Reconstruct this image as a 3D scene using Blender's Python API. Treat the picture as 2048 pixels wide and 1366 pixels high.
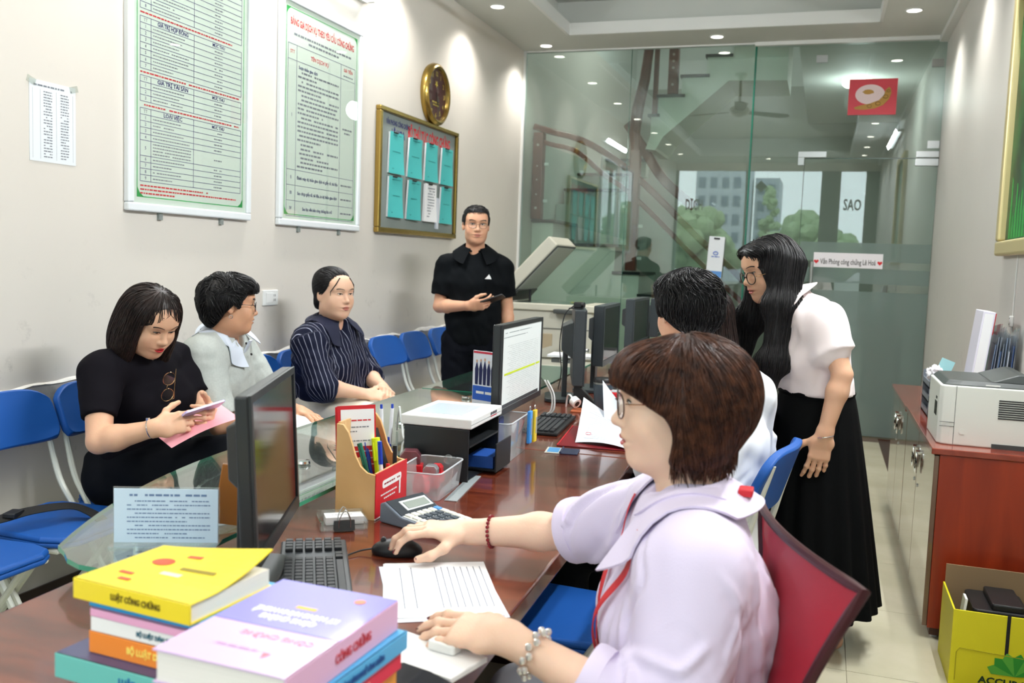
import bpy, bmesh, math, random
import numpy as np
from mathutils import Vector, Matrix
random.seed(7); np.random.seed(7)
for _o in list(bpy.data.objects): bpy.data.objects.remove(_o)
SC = bpy.context.scene
COL = SC.collection
PI = math.pi

# ---------------------------------------------------------------- camera
CAM_H = 1.40
def _cam_axes(yaw, pitch, roll):
    cy, sy = math.cos(yaw), math.sin(yaw)
    f = Vector((-sy*math.cos(pitch), cy*math.cos(pitch), -math.sin(pitch)))
    r = Vector((cy, sy, 0)); d = f.cross(r)
    return (math.cos(roll)*r + math.sin(roll)*d, -math.sin(roll)*r + math.cos(roll)*d, f)
_r, _d, _f = _cam_axes(math.radians(18.435), math.radians(5.087), math.radians(-2.088))
cam_data = bpy.data.cameras.new('camera'); cam = bpy.data.objects.new('camera', cam_data); COL.objects.link(cam)
cam.matrix_world = Matrix(((_r.x, -_d.x, -_f.x, 0), (_r.y, -_d.y, -_f.y, 0), (_r.z, -_d.z, -_f.z, CAM_H), (0, 0, 0, 1)))
cam_data.sensor_width = 36; cam_data.lens = 1851.35/2048*36; cam_data.clip_start = 0.02; cam_data.clip_end = 500
cam_data.dof.use_dof = True; cam_data.dof.focus_distance = 2.9; cam_data.dof.aperture_fstop = 5.0
SC.camera = cam

# ---------------------------------------------------------------- world, exposure
w = bpy.data.worlds.new('world'); SC.world = w; w.use_nodes = True
_bg = w.node_tree.nodes['Background']; _bg.inputs[0].default_value = (0.88, 0.94, 1.0, 1); _bg.inputs[1].default_value = 4.5
SC.view_settings.view_transform = 'Standard'; SC.view_settings.look = 'None'
SC.view_settings.exposure = -0.15; SC.view_settings.gamma = 1.0; SC.view_settings.use_curve_mapping = False
SC.cycles.use_denoising = True
SC.cycles.max_bounces = 8; SC.cycles.transparent_max_bounces = 16; SC.cycles.caustics_reflective = False; SC.cycles.caustics_refractive = False
SC.cycles.sample_clamp_indirect = 6.0
# daylight enters through the open glass front behind the camera; the portal only guides sampling of the sky
_pl = bpy.data.lights.new('front_window_portal', 'AREA'); _pl.shape = 'RECTANGLE'; _pl.size = 3.5; _pl.size_y = 3.1
_pl.cycles.is_portal = True
_po = bpy.data.objects.new('front_window_portal', _pl); COL.objects.link(_po); _po.location = (-0.96, -1.0, 1.6); _po.rotation_euler = (PI/2, 0, 0)

# ---------------------------------------------------------------- materials
def lin(c):
    if isinstance(c, str):
        c = c.lstrip('#'); c = [int(c[i:i+2], 16)/255 for i in (0, 2, 4)]
    return tuple((x/12.92 if x <= 0.04045 else ((x+0.055)/1.055)**2.4) for x in c)
_M = {}
def mat(name, c, rough=0.5, metal=0.0, spec=0.5, var=0.0, vscale=8.0, bump=0.0, bscale=60.0, sub=0.0, alpha=1.0,
        trans=0.0, emit=0.0, coat=0.0, stretch=None, c2=None, sheen=0.0, ior=1.45, aniso=0.0):
    if name in _M: return _M[name]
    m = bpy.data.materials.new(name); m.use_nodes = True; nt = m.node_tree; b = nt.nodes['Principled BSDF']
    col = lin(c)
    b.inputs['Base Color'].default_value = (*col, 1); b.inputs['Roughness'].default_value = rough
    b.inputs['Metallic'].default_value = metal; b.inputs['Specular IOR Level'].default_value = spec
    b.inputs['IOR'].default_value = ior
    if sub:
        b.inputs['Subsurface Weight'].default_value = sub; b.inputs['Subsurface Radius'].default_value = (1.0, .35, .2); b.inputs['Subsurface Scale'].default_value = 0.006
    if alpha < 1: b.inputs['Alpha'].default_value = alpha
    if trans: b.inputs['Transmission Weight'].default_value = trans
    if coat: b.inputs['Coat Weight'].default_value = coat; b.inputs['Coat Roughness'].default_value = 0.08
    if sheen: b.inputs['Sheen Weight'].default_value = sheen
    if emit: b.inputs['Emission Color'].default_value = (*col, 1); b.inputs['Emission Strength'].default_value = emit
    if var or bump:
        tc = nt.nodes.new('ShaderNodeTexCoord'); mp = nt.nodes.new('ShaderNodeMapping')
        nt.links.new(tc.outputs['Object'], mp.inputs[0])
        if stretch: mp.inputs['Scale'].default_value = stretch
    if var:
        nz = nt.nodes.new('ShaderNodeTexNoise'); nz.inputs['Scale'].default_value = vscale; nz.inputs['Detail'].default_value = 6
        nt.links.new(mp.outputs[0], nz.inputs['Vector'])
        rp = nt.nodes.new('ShaderNodeValToRGB'); rp.color_ramp.elements[0].position = 0.3; rp.color_ramp.elements[1].position = 0.7
        k = lin(c2) if c2 else tuple(x*(1-var) for x in col)
        rp.color_ramp.elements[0].color = (*k, 1); rp.color_ramp.elements[1].color = (*col, 1)
        nt.links.new(nz.outputs[0], rp.inputs[0]); nt.links.new(rp.outputs[0], b.inputs['Base Color'])
    if bump:
        n2 = nt.nodes.new('ShaderNodeTexNoise'); n2.inputs['Scale'].default_value = bscale; n2.inputs['Detail'].default_value = 4
        nt.links.new(mp.outputs[0], n2.inputs['Vector'])
        bp = nt.nodes.new('ShaderNodeBump'); bp.inputs['Strength'].default_value = bump; bp.inputs['Distance'].default_value = 0.004
        nt.links.new(n2.outputs[0], bp.inputs['Height']); nt.links.new(bp.outputs[0], b.inputs['Normal'])
    _M[name] = m; return m
def glassy(name, tint, refl=1.0, rough=0.0, body=0.0, bodycol=(0.8, 0.9, 0.88)):
    """thin architectural glass: tinted see-through + Fresnel reflection (+ a little diffuse film)"""
    if name in _M: return _M[name]
    m = bpy.data.materials.new(name); m.use_nodes = True; nt = m.node_tree; nt.nodes.clear()
    out = nt.nodes.new('ShaderNodeOutputMaterial'); tr = nt.nodes.new('ShaderNodeBsdfTransparent'); tr.inputs[0].default_value = (*tint, 1)
    gl = nt.nodes.new('ShaderNodeBsdfGlossy'); gl.inputs['Roughness'].default_value = rough; gl.inputs['Color'].default_value = (1, 1, 1, 1)
    lw = nt.nodes.new('ShaderNodeLayerWeight'); lw.inputs[0].default_value = .5      # Schlick Fresnel, same from both sides of the thin sheet
    pw5 = nt.nodes.new('ShaderNodeMath'); pw5.operation = 'POWER'; pw5.inputs[1].default_value = 5; nt.links.new(lw.outputs['Facing'], pw5.inputs[0])
    fr = nt.nodes.new('ShaderNodeMath'); fr.operation = 'MULTIPLY_ADD'; fr.inputs[1].default_value = .96; fr.inputs[2].default_value = .04; nt.links.new(pw5.outputs[0], fr.inputs[0])
    ml = nt.nodes.new('ShaderNodeMath'); ml.operation = 'MULTIPLY'; ml.inputs[1].default_value = refl; ml.use_clamp = True
    mx = nt.nodes.new('ShaderNodeMixShader'); nt.links.new(fr.outputs[0], ml.inputs[0]); nt.links.new(ml.outputs[0], mx.inputs[0])
    src = tr
    if body:
        df = nt.nodes.new('ShaderNodeBsdfDiffuse'); df.inputs[0].default_value = (*bodycol, 1)
        tl = nt.nodes.new('ShaderNodeBsdfTranslucent'); tl.inputs[0].default_value = (*bodycol, 1)
        m1 = nt.nodes.new('ShaderNodeMixShader'); m1.inputs[0].default_value = 0.5
        nt.links.new(df.outputs[0], m1.inputs[1]); nt.links.new(tl.outputs[0], m1.inputs[2])
        m2 = nt.nodes.new('ShaderNodeMixShader'); m2.inputs[0].default_value = body
        nt.links.new(tr.outputs[0], m2.inputs[1]); nt.links.new(m1.outputs[0], m2.inputs[2]); src = m2
    nt.links.new(src.outputs[0], mx.inputs[1]); nt.links.new(gl.outputs[0], mx.inputs[2]); nt.links.new(mx.outputs[0], out.inputs[0])
    _M[name] = m; return m

# ---------------------------------------------------------------- mesh builder
def V(*a): return Vector(a)
class MB:
    def __init__(s): s.v = []; s.f = []; s.mi = []; s.cur = 0
    def add(s, vs, fs):
        o = len(s.v); s.v += [tuple(v) for v in vs]; s.f += [tuple(i+o for i in f) for f in fs]; s.mi += [s.cur]*len(fs); return s
    def m(s, i): s.cur = i; return s
    def box(s, c, h, R=None, taper=1.0):
        """c centre, h half sizes, R optional Matrix"""
        pts = []
        for z in (-1, 1):
            k = taper if z > 0 else 1
            for x, y in ((-1, -1), (1, -1), (1, 1), (-1, 1)): pts.append(Vector((x*h[0]*k, y*h[1]*k, z*h[2])))
        if R is not None: pts = [R @ p for p in pts]
        pts = [p+Vector(c) for p in pts]
        return s.add(pts, [(3, 2, 1, 0), (4, 5, 6, 7), (0, 1, 5, 4), (1, 2, 6, 5), (2, 3, 7, 6), (3, 0, 4, 7)])
    def b(s, x0, x1, y0, y1, z0, z1): return s.box(((x0+x1)/2, (y0+y1)/2, (z0+z1)/2), (abs(x1-x0)/2, abs(y1-y0)/2, abs(z1-z0)/2))
    def rbox(s, c, h, r, n=4, R=None):
        """box with rounded vertical corners (about local z), flat top"""
        pts = []
        for i, (sx, sy) in enumerate(((1, 1), (-1, 1), (-1, -1), (1, -1))):
            for k in range(n+1):
                a = PI/2*(i+k/n); pts.append((sx*(h[0]-r)+r*math.cos(a), sy*(h[1]-r)+r*math.sin(a)))
        return s.prism(pts, -h[2], h[2], c, R)
    def prism(s, poly, z0, z1, c=(0, 0, 0), R=None, top=None):
        n = len(poly); tp = top or poly
        pts = [Vector((x, y, z0)) for x, y in poly]+[Vector((x, y, z1)) for x, y in tp]
        if R is not None: pts = [R @ p for p in pts]
        pts = [p+Vector(c) for p in pts]
        return s.add(pts, [tuple(range(n-1, -1, -1)), tuple(range(n, 2*n))]+[(i, (i+1) % n, n+(i+1) % n, n+i) for i in range(n)])
    def cyl(s, a, b, ra, rb=None, n=16, cap=True):
        a = Vector(a); b = Vector(b); rb = ra if rb is None else rb; d = (b-a).normalized()
        u = d.orthogonal().normalized(); w_ = d.cross(u)
        pts = [a+ra*(math.cos(2*PI*i/n)*u+math.sin(2*PI*i/n)*w_) for i in range(n)]+[b+rb*(math.cos(2*PI*i/n)*u+math.sin(2*PI*i/n)*w_) for i in range(n)]
        fs = [(i, (i+1) % n, n+(i+1) % n, n+i) for i in range(n)]
        if cap: fs += [tuple(range(n-1, -1, -1)), tuple(range(n, 2*n))]
        return s.add(pts, fs)
    def tube(s, path, r, n=8, cap=True, closed=False):
        P = [Vector(p) for p in path]; m = len(P); rr = r if hasattr(r, '__len__') else [r]*m
        pts = []; fs = []; u = None
        for i in range(m):
            if closed: d = (P[(i+1) % m]-P[i-1]).normalized()
            else: d = (P[min(i+1, m-1)]-P[max(i-1, 0)]).normalized()
            if u is None: u = d.orthogonal().normalized()
            else: u = (u-d*u.dot(d)); u = u.normalized() if u.length > 1e-6 else d.orthogonal().normalized()
            w_ = d.cross(u)
            for k in range(n): pts.append(P[i]+rr[i]*(math.cos(2*PI*k/n)*u+math.sin(2*PI*k/n)*w_))
        for i in range(m if closed else m-1):
            j = (i+1) % m
            for k in range(n): fs.append((i*n+k, i*n+(k+1) % n, j*n+(k+1) % n, j*n+k))
        if cap and not closed: fs += [tuple(range(n-1, -1, -1)), tuple(range((m-1)*n, m*n))]
        return s.add(pts, fs)
    def flat(s, path, w_, t, up):
        """rectangular strip along path"""
        P = [Vector(p) for p in path]; m = len(P); up = Vector(up); pts = []; fs = []
        for i in range(m):
            d = (P[min(i+1, m-1)]-P[max(i-1, 0)]).normalized(); sd = d.cross(up).normalized(); nn = sd.cross(d).normalized()
            for a, b_ in ((-1, -1), (1, -1), (1, 1), (-1, 1)): pts.append(P[i]+sd*(a*w_/2)+nn*(b_*t/2))
        for i in range(m-1):
            for k in range(4): fs.append((i*4+k, i*4+(k+1) % 4, i*4+4+(k+1) % 4, i*4+4+k))
        fs += [(3, 2, 1, 0), tuple(range(4*m-4, 4*m))]
        return s.add(pts, fs)
    def lathe(s, prof, c=(0, 0, 0), n=24, R=None):
        pts = []; fs = []; m = len(prof)
        for r, z in prof:
            for k in range(n): pts.append(Vector((max(r, 1e-4)*math.cos(2*PI*k/n), max(r, 1e-4)*math.sin(2*PI*k/n), z)))
        if R is not None: pts = [R @ p for p in pts]
        pts = [p+Vector(c) for p in pts]
        for i in range(m-1):
            for k in range(n): fs.append((i*n+k, i*n+(k+1) % n, (i+1)*n+(k+1) % n, (i+1)*n+k))
        fs += [tuple(range(n-1, -1, -1)), tuple(range((m-1)*n, m*n))]
        return s.add(pts, fs)
    def sheet(s, fn, nu, nv, thick=0.0):
        """fn(u,v)->Vector, u,v in 0..1"""
        P = [[Vector(fn(i/nu, j/nv)) for j in range(nv+1)] for i in range(nu+1)]
        pts = [p for row in P for p in row]; W = nv+1
        fs = [(i*W+j, (i+1)*W+j, (i+1)*W+j+1, i*W+j+1) for i in range(nu) for j in range(nv)]
        if thick:
            N = []
            for i in range(nu+1):
                for j in range(nv+1):
                    du = P[min(i+1, nu)][j]-P[max(i-1, 0)][j]; dv = P[i][min(j+1, nv)]-P[i][max(j-1, 0)]
                    N.append(du.cross(dv).normalized())
            k = len(pts); pts = pts+[p-n_*thick for p, n_ in zip(pts, N)]
            fs += [tuple(x+k for x in reversed(f)) for f in list(fs)]
            bd = [i*W for i in range(nu+1)]+[nu*W+j for j in range(1, nv+1)]+[i*W+nv for i in range(nu-1, -1, -1)]+[j for j in range(nv-1, 0, -1)]
            for a, b_ in zip(bd, bd[1:]+bd[:1]): fs.append((b_, a, a+k, b_+k))
        return s.add(pts, fs)
    def obj(s, name, m, parent=None, loc=(0, 0, 0), rot=None, smooth=False, bevel=0.0, seg=2, auto=None):
        me = bpy.data.meshes.new(name); me.from_pydata(s.v, [], s.f); me.update()
        ms = m if isinstance(m, (list, tuple)) else [m]
        for k in ms: me.materials.append(k)
        if len(ms) > 1: me.polygons.foreach_set('material_index', s.mi)
        if smooth:
            me.polygons.foreach_set('use_smooth', [True]*len(me.polygons))
            me.set_sharp_from_angle(angle=math.radians(auto or 40))
        o = bpy.data.objects.new(name, me); COL.objects.link(o); o.location = loc
        if rot: o.rotation_euler = rot
        if parent: o.parent = parent
        if bevel:
            md = o.modifiers.new('bevel', 'BEVEL'); md.width = bevel; md.segments = seg; md.limit_method = 'ANGLE'; md.angle_limit = math.radians(40)
        return o
def thing(name, label, cat, loc=(0, 0, 0), rz=0.0, group=None, rot=None):
    o = bpy.data.objects.new(name, None); COL.objects.link(o); o.empty_display_size = 0.05
    o.location = loc; o.rotation_euler = rot if rot else (0, 0, rz); return tag(o, label, cat, group)
def tag(o, label, cat, group=None):
    o['label'] = label; o['category'] = cat
    if group: o['group'] = group
    return o
def struct(o, label=None):
    o['kind'] = 'structure'
    if label: o['label'] = label
    return o
def dup(root, loc=None, rz=None, label=None, group=None, parent=None):
    r = root.copy(); COL.objects.link(r); r.parent = parent
    if loc is not None: r.location = loc
    if rz is not None: r.rotation_euler = (0, 0, rz)
    if label: r['label'] = label
    if group: r['group'] = group
    for ch in list(root.children): dup(ch, parent=r)
    return r
def rotz(a): return Matrix.Rotation(a, 3, 'Z')
def frame(x, y=None, z=None):
    """3x3 matrix whose columns are x (given), y~ , z"""
    x = Vector(x).normalized()
    if z is not None:
        z = Vector(z); z = (z-x*z.dot(x)).normalized(); y = z.cross(x)
    else:
        y = Vector(y); y = (y-x*y.dot(x)).normalized(); z = x.cross(y)
    return Matrix((x, y, z)).transposed()
_font_cache = {}
def text_mesh(txt, size, c=(0, 0, 0), R=None, depth=0.0004, align='CENTER', width=None, bold=0.0):
    """returns (verts, faces) of lettering lying in local XY, transformed by R, c"""
    cu = bpy.data.curves.new('t', 'FONT'); cu.body = txt; cu.size = size; cu.align_x = align; cu.align_y = 'CENTER'; cu.extrude = depth; cu.resolution_u = 2
    if bold: cu.offset = bold
    o = bpy.data.objects.new('t', cu); COL.objects.link(o)
    dg = bpy.context.evaluated_depsgraph_get(); me = bpy.data.meshes.new_from_object(o.evaluated_get(dg))
    vs = [Vector(v.co) for v in me.vertices]; fs = [tuple(p.vertices) for p in me.polygons]
    bpy.data.objects.remove(o); bpy.data.curves.remove(cu); bpy.data.meshes.remove(me)
    if width and vs:
        xs = [v.x for v in vs]; k = width/(max(xs)-min(xs)); 
        for v in vs: v.x *= k
    if R is not None: vs = [R @ v for v in vs]
    return [v+Vector(c) for v in vs], fs
MB.text = lambda s, *a, **k: s.add(*text_mesh(*a, **k))
def greek(s, x0, x1, y, h, rnd, c=(0, 0, 0), R=None, fill=0.75):
    """one line of unreadable small print: word-length dashes between x0 and x1 at height y"""
    x = x0
    while x < x1:
        w_ = rnd.uniform(1.2, 4.0)*h
        if rnd.random() < fill+0.2:
            e = min(x+w_, x1); P = [Vector((x, y-h/2, 0)), Vector((e, y-h/2, 0)), Vector((e, y+h/2, 0)), Vector((x, y+h/2, 0))]
            if R is not None: P = [R @ p for p in P]
            s.add([p+Vector(c) for p in P], [(0, 1, 2, 3)])
        x += w_+h*0.6
    return s
MB.greek = greek
def catmull(P, n=6, closed=False):
    P = [Vector(p) for p in P]; m = len(P); out = []
    for i in range(m if closed else m-1):
        p0 = P[i-1] if (i or closed) else P[0]; p1 = P[i]; p2 = P[(i+1) % m]; p3 = P[(i+2) % m] if (closed or i+2 < m) else P[-1]
        for k in range(n):
            t = k/n
            out.append(0.5*((2*p1)+(p2-p0)*t+(2*p0-5*p1+4*p2-p3)*t*t+(3*p1-p0-3*p2+p3)*t**3))
    if not closed: out.append(P[-1])
    return out
# ================================================================ THE ROOM
XL, XR, YF, YB, ZC = -2.75, 0.823, -1.0, 8.322, 3.31
def wall_paint(name, base, stain):
    m = bpy.data.materials.new(name); m.use_nodes = True; nt = m.node_tree; b = nt.nodes['Principled BSDF']; b.inputs['Roughness'].default_value = 0.45
    b.inputs['Specular IOR Level'].default_value = 0.35
    tc = nt.nodes.new('ShaderNodeTexCoord'); L = nt.links.new
    n1 = nt.nodes.new('ShaderNodeTexNoise'); n1.inputs['Scale'].default_value = 1.3; n1.inputs['Detail'].default_value = 5; L(tc.outputs['Object'], n1.inputs['Vector'])
    n2 = nt.nodes.new('ShaderNodeTexNoise'); n2.inputs['Scale'].default_value = 9; n2.inputs['Detail'].default_value = 8; n2.inputs['Roughness'].default_value = .7; L(tc.outputs['Object'], n2.inputs['Vector'])
    r1 = nt.nodes.new('ShaderNodeValToRGB'); r1.color_ramp.elements[0].position = .35; r1.color_ramp.elements[1].position = .75
    c = lin(base); k = lin(stain); r1.color_ramp.elements[0].color = (*c, 1); r1.color_ramp.elements[1].color = (*[x*.955 for x in c], 1)
    L(n1.outputs[0], r1.inputs[0])
    # scuff marks: sparse dark specks, stronger low on the wall where people lean
    r2 = nt.nodes.new('ShaderNodeValToRGB'); r2.color_ramp.elements[0].position = .60; r2.color_ramp.elements[1].position = .78
    r2.color_ramp.elements[0].color = (0, 0, 0, 1); r2.color_ramp.elements[1].color = (1, 1, 1, 1); L(n2.outputs[0], r2.inputs[0])
    sx = nt.nodes.new('ShaderNodeSeparateXYZ'); L(tc.outputs['Object'], sx.inputs[0])
    mr = nt.nodes.new('ShaderNodeMapRange'); mr.inputs[1].default_value = 1.5; mr.inputs[2].default_value = .5; mr.inputs[3].default_value = .08; mr.inputs[4].default_value = .8; L(sx.outputs[2], mr.inputs[0])
    mm = nt.nodes.new('ShaderNodeMath'); mm.operation = 'MULTIPLY'; L(r2.outputs[0], mm.inputs[0]); L(mr.outputs[0], mm.inputs[1])
    mx = nt.nodes.new('ShaderNodeMix'); mx.data_type = 'RGBA'; L(mm.outputs[0], mx.inputs[0]); L(r1.outputs[0], mx.inputs[6]); mx.inputs[7].default_value = (*k, 1)
    L(mx.outputs[2], b.inputs['Base Color'])
    bp = nt.nodes.new('ShaderNodeBump'); bp.inputs['Strength'].default_value = .06; bp.inputs['Distance'].default_value = .004; L(n2.outputs[0], bp.inputs['Height']); L(bp.outputs[0], b.inputs['Normal'])
    return m
M_wall = wall_paint('cream_wall_paint', '#e0dad1', '#8d8880'); M_wallR = wall_paint('grey_white_wall_paint', '#d3d0ca', '#9a978f')
M_ceil = mat('ceiling_paint', '#dcdfda', .7); M_trim = mat('white_trim', '#eef0ee', .35)
M_tile = mat('cream_floor_tile', '#cbc5ae', .16, var=.10, vscale=3.0, c2='#b9b49a', spec=.5)
M_grout = mat('grout', '#a39d88', .8); M_tileD = mat('brown_border_tile', '#4b3028', .2)
M_steel = mat('brushed_steel', '#b9bcbc', .28, metal=1.0); M_chrome = mat('chrome', '#dfe2e3', .1, metal=1.0)
M_black = mat('black_plastic', '#1a1b1d', .42); M_white = mat('white_plastic', '#eceeec', .35)

# floor: grout bed + one object for each tile
fl = MB().b(XL, XR, YF, YB, -.06, -.004).obj('floor', M_grout); struct(fl, 'cream tiled floor of the office')
TS = .68; tile_me = None; x0 = .16-TS*5; y0 = 4.05-TS*8
for i in range(8):
    for j in range(15):
        xa, xb = max(x0+i*TS, XL), min(x0+(i+1)*TS, XR-.31); ya, yb = max(y0+j*TS, YF), min(y0+(j+1)*TS, YB-.19)
        if xb-xa < .02 or yb-ya < .02: continue
        full = abs(xb-xa-TS) < 1e-6 and abs(yb-ya-TS) < 1e-6
        if full and tile_me:
            o = bpy.data.objects.new('tile', tile_me); COL.objects.link(o)
        else:
            o = MB().b(-(xb-xa)/2+.0012, (xb-xa)/2-.0012, -(yb-ya)/2+.0012, (yb-ya)/2-.0012, -.02, 0).obj('tile', M_tile)
            if full: tile_me = o.data
        o.location = ((xa+xb)/2, (ya+yb)/2, 0); o.parent = fl
for k in range(8):   # dark border tiles along the right wall and the partition
    ya, yb = YF+k*1.165+.001, YF+(k+1)*1.165-.001
    MB().b(XR-.31, XR, ya, min(yb, YB), -.02, 0).obj('border_tile', M_tileD, fl)
MB().b(XL, XR-.312, YB-.189, YB, -.02, 0).obj('threshold_strip', mat('threshold_stone', '#6d5d50', .3), fl)

# walls
wl = MB().b(XL-.12, XL, YF, YB+5.2, -.06, 3.9).obj('wall_left', M_wall); struct(wl, 'scuffed cream wall on the left')
wr = MB().b(XR, XR+.12, YF, YB+5.2, -.06, 3.9).obj('wall_right', M_wallR); struct(wr, 'grey white wall on the right')
# old wainscot line: chipped plaster edge along the left wall
rnd = random.Random(3); pts = []
y = .5
def ridge(y): return .866+.007*math.sin(y*3.1)+.006*math.sin(y*11.3+1)+.004*math.sin(y*29)
N = 260; vs = []; fs = []
for i in range(N+1):
    yy = .4+i*(8.2-.4)/N; z = ridge(yy); h = .005+.022*max(0, math.sin(yy*2.1+.4)*math.sin(yy*5.3)+.15)+.004*rnd.random()
    vs += [(XL-.002, yy, z+h*.5), (XL+.007, yy, z), (XL+.011, yy, z-h*.6), (XL-.002, yy, z-h*1.15)]
for i in range(N):
    for k in range(3): fs.append((i*4+k, i*4+k+1, i*4+4+k+1, i*4+4+k))
MB().add(vs, fs).obj('chipped_plaster_edge', mat('chipped_plaster', '#e6e3dd', .8, var=.15, vscale=30, bump=.5), wl, smooth=True)
MB().b(XL, XL+.004, .4, 8.3, .10, .862).obj('lower_plaster_panel', wall_paint('grey_lower_plaster', '#cfcac2', '#77736c'), wl)
bb = MB().b(XL, XL+.012, -.9, 8.3, 0, .10).obj('baseboard_left', mat('dark_baseboard_tile', '#3a2e2a', .25)); struct(bb, 'dark tiled baseboard under the row of chairs')

# ceiling: soffit ring, fascia, recessed tray
ce = MB()
rx0, rx1, ry0, ry1 = -2.19, .30, .1, 7.77
for a in ((XL, rx0, YF, YB), (rx1, XR, YF, YB), (rx0, rx1, YF, ry0), (rx0, rx1, ry1, YB)): ce.b(*a, ZC, ZC+.09)
ce.b(XL, XR, YF, YB, 3.62, 3.70)
for a in ((XL, rx0-.14, YF, YB), (rx1+.14, XR, YF, YB), (rx0-.14, rx1+.14, YF, ry0-.14), (rx0-.14, rx1+.14, ry1+.14, YB)): ce.b(*a, ZC+.091, 3.62)
ceil = ce.obj('ceiling', M_ceil); struct(ceil, 'white ceiling with a recessed tray')
for k, a in enumerate(((rx0-.005, rx0+.02, ry0, ry1), (rx1-.02, rx1+.005, ry0, ry1), (rx0, rx1, ry1-.02, ry1+.005))):
    MB().b(*a, ZC-.004, ZC+.095).obj('fascia', M_trim, ceil)
mk = MB().b(XR-.06, XR, -.9, YB, ZC-.045, ZC).obj('trim_1', M_trim); struct(mk, 'white cornice strip along the right wall')
mk = MB().b(XL, XL+.02, YB-.03, YB+.03, 0, ZC).obj('trim_2', M_trim); struct(mk, 'white corner strip at the glass partition')
mk = MB().b(XL, -.68, YB-.02, YB+.03, ZC-.012, ZC).b(-.68, XR, YB-.045, YB+.045, ZC-.03, ZC).obj('trim_3', M_trim); struct(mk, 'white track above the glass partition')

# ceiling downlights (their light stays with them)
M_lampon = mat('lit_downlight', '#fff6e8', .5, emit=14)
names = {}
dl = [(-2.48, y) for y in (8.10, 6.80, 5.52, 4.30, 3.0, 1.7, .4)]+[(.5, y) for y in (7.47, 6.2, 4.95, 3.7, 2.44, 1.26, .2)]+[(-.97, 8.02), (-1.05, -.3)]
DLAB = {0: 'round lit ceiling downlight in the far left corner by the glass partition', 1: 'round lit ceiling downlight over the gold clock',
        7: 'round lit ceiling downlight above the cabinet by the right wall',
        14: 'round lit ceiling downlight in the middle above the glass partition'}
for i, (x, y) in enumerate(dl):
    t = thing('ceiling_downlight', DLAB.get(i, 'round lit ceiling downlight in the side rows'), 'downlight', (x, y, ZC), group='ceiling downlights')
    MB().tube([(.055*math.cos(2*PI*k/24), .055*math.sin(2*PI*k/24), -.002) for k in range(24)], .007, 6, closed=True).obj('ring', M_white, t, smooth=True)
    MB().lathe([(.0, -.0035), (.05, -.0035), (.05, .003), (.0, .003)], n=24).obj('lens', M_lampon, t)
    ld = bpy.data.lights.new('downlight_lamp', 'SPOT'); ld.energy = 75; ld.spot_size = math.radians(125); ld.spot_blend = .8; ld.shadow_soft_size = .05; ld.color = (1, .965, .91)
    lo = bpy.data.objects.new('lamp', ld); COL.objects.link(lo); lo.parent = t; lo.location = (0, 0, -.012)
# fluorescent tubes high on both walls, just above the picture
M_tube = mat('lit_tube', '#f4fbff', .5, emit=9)
for (x, ya, yb, z, nx, lab) in ((XL, 4.02, 5.17, 2.93, 1, 'lit fluorescent tube on the left wall above the framed price boards'), (XR, 2.4, 4.1, 3.16, -1, 'lit fluorescent tube high on the right wall')):
    t = thing('fluorescent_tube', lab, 'tube light', (x, (ya+yb)/2, z)); L_ = (yb-ya)/2
    MB().b(0, nx*.03, -L_, L_, -.02, .02).obj('batten', M_white, t)
    MB().cyl((nx*.055, -L_+.02, 0), (nx*.055, L_-.02, 0), .013, n=12).obj('tube', M_tube, t, smooth=True)
    for s in (-1, 1): MB().b(nx*.03, nx*.07, s*L_-.015, s*L_+.015, -.015, .015).obj('holder', M_white, t)
    ld = bpy.data.lights.new('tube_lamp', 'AREA'); ld.shape = 'RECTANGLE'; ld.size = .05; ld.size_y = 2*L_; ld.energy = 45 if nx > 0 else 110; ld.color = (.93, .97, 1)
    lo = bpy.data.objects.new('lamp', ld); COL.objects.link(lo); lo.parent = t; lo.location = (nx*.085, 0, -.01); lo.rotation_euler = (0, math.radians(-62 if nx > 0 else 62), 0)

# ceiling fan
t = thing('ceiling_fan', 'brown bladed ceiling fan hanging from the ceiling tray', 'fan', (-1.05, 5.5, 3.62))
MB().lathe([(.07, 0), (.07, -.03), (.03, -.06), (.016, -.07), (.016, -.34), (.05, -.36), (.11, -.39), (.12, -.43), (.10, -.47), (.03, -.49)]).obj('motor', mat('fan_cream', '#d8d4c8', .4), t, smooth=True)
for k in range(3):
    a = math.radians(203+120*k)
    R = rotz(a) @ Matrix.Rotation(.14, 3, 'X')
    MB().prism([(.10, -.03), (.2, -.055), (.60, -.075), (.66, -.03), (.66, .03), (.60, .075), (.2, .055), (.10, .03)], -.004, .004, (0, 0, -.43), R).obj('blade', mat('fan_blade_brown', '#5b4636', .5), t)

# ================================================================ GLASS PARTITION
G = glassy('partition_glass', (.84, .93, .90), 2.7); G2 = glassy('door_glass', (.82, .92, .89), 2.7)
M_gedge = mat('glass_edge_green', '#1f6f5a', .15, spec=.8)
M_frost = glassy('frosted_film', (.55, .66, .62), .9, body=.62, bodycol=(.46, .56, .53))
gp = MB().b(XL+.02, -.675, YB-.005, YB+.005, .0, ZC-.012).obj('window_1', G); struct(gp, 'tall fixed glass pane of the partition in front of the staircase')
MB().b(-.676, -.664, YB-.012, YB+.012, 0, ZC-.03).obj('glass_edge', M_gedge, gp)
MB().b(-1.745, -1.742, YB-.006, YB+.006, 0, ZC-.012).obj('pane_joint', M_gedge, gp)
g2 = MB().b(-.664, XR, YB-.005, YB+.005, 2.345, ZC-.03).b(-.664, -.222, YB-.005, YB+.005, 0, 2.345).obj('window_2', G2); struct(g2, 'glass panes above and beside the office door')
MB().b(-.664, -.66, YB-.006, YB+.006, 0, ZC-.03).obj('glass_edge', M_gedge, g2)
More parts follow.
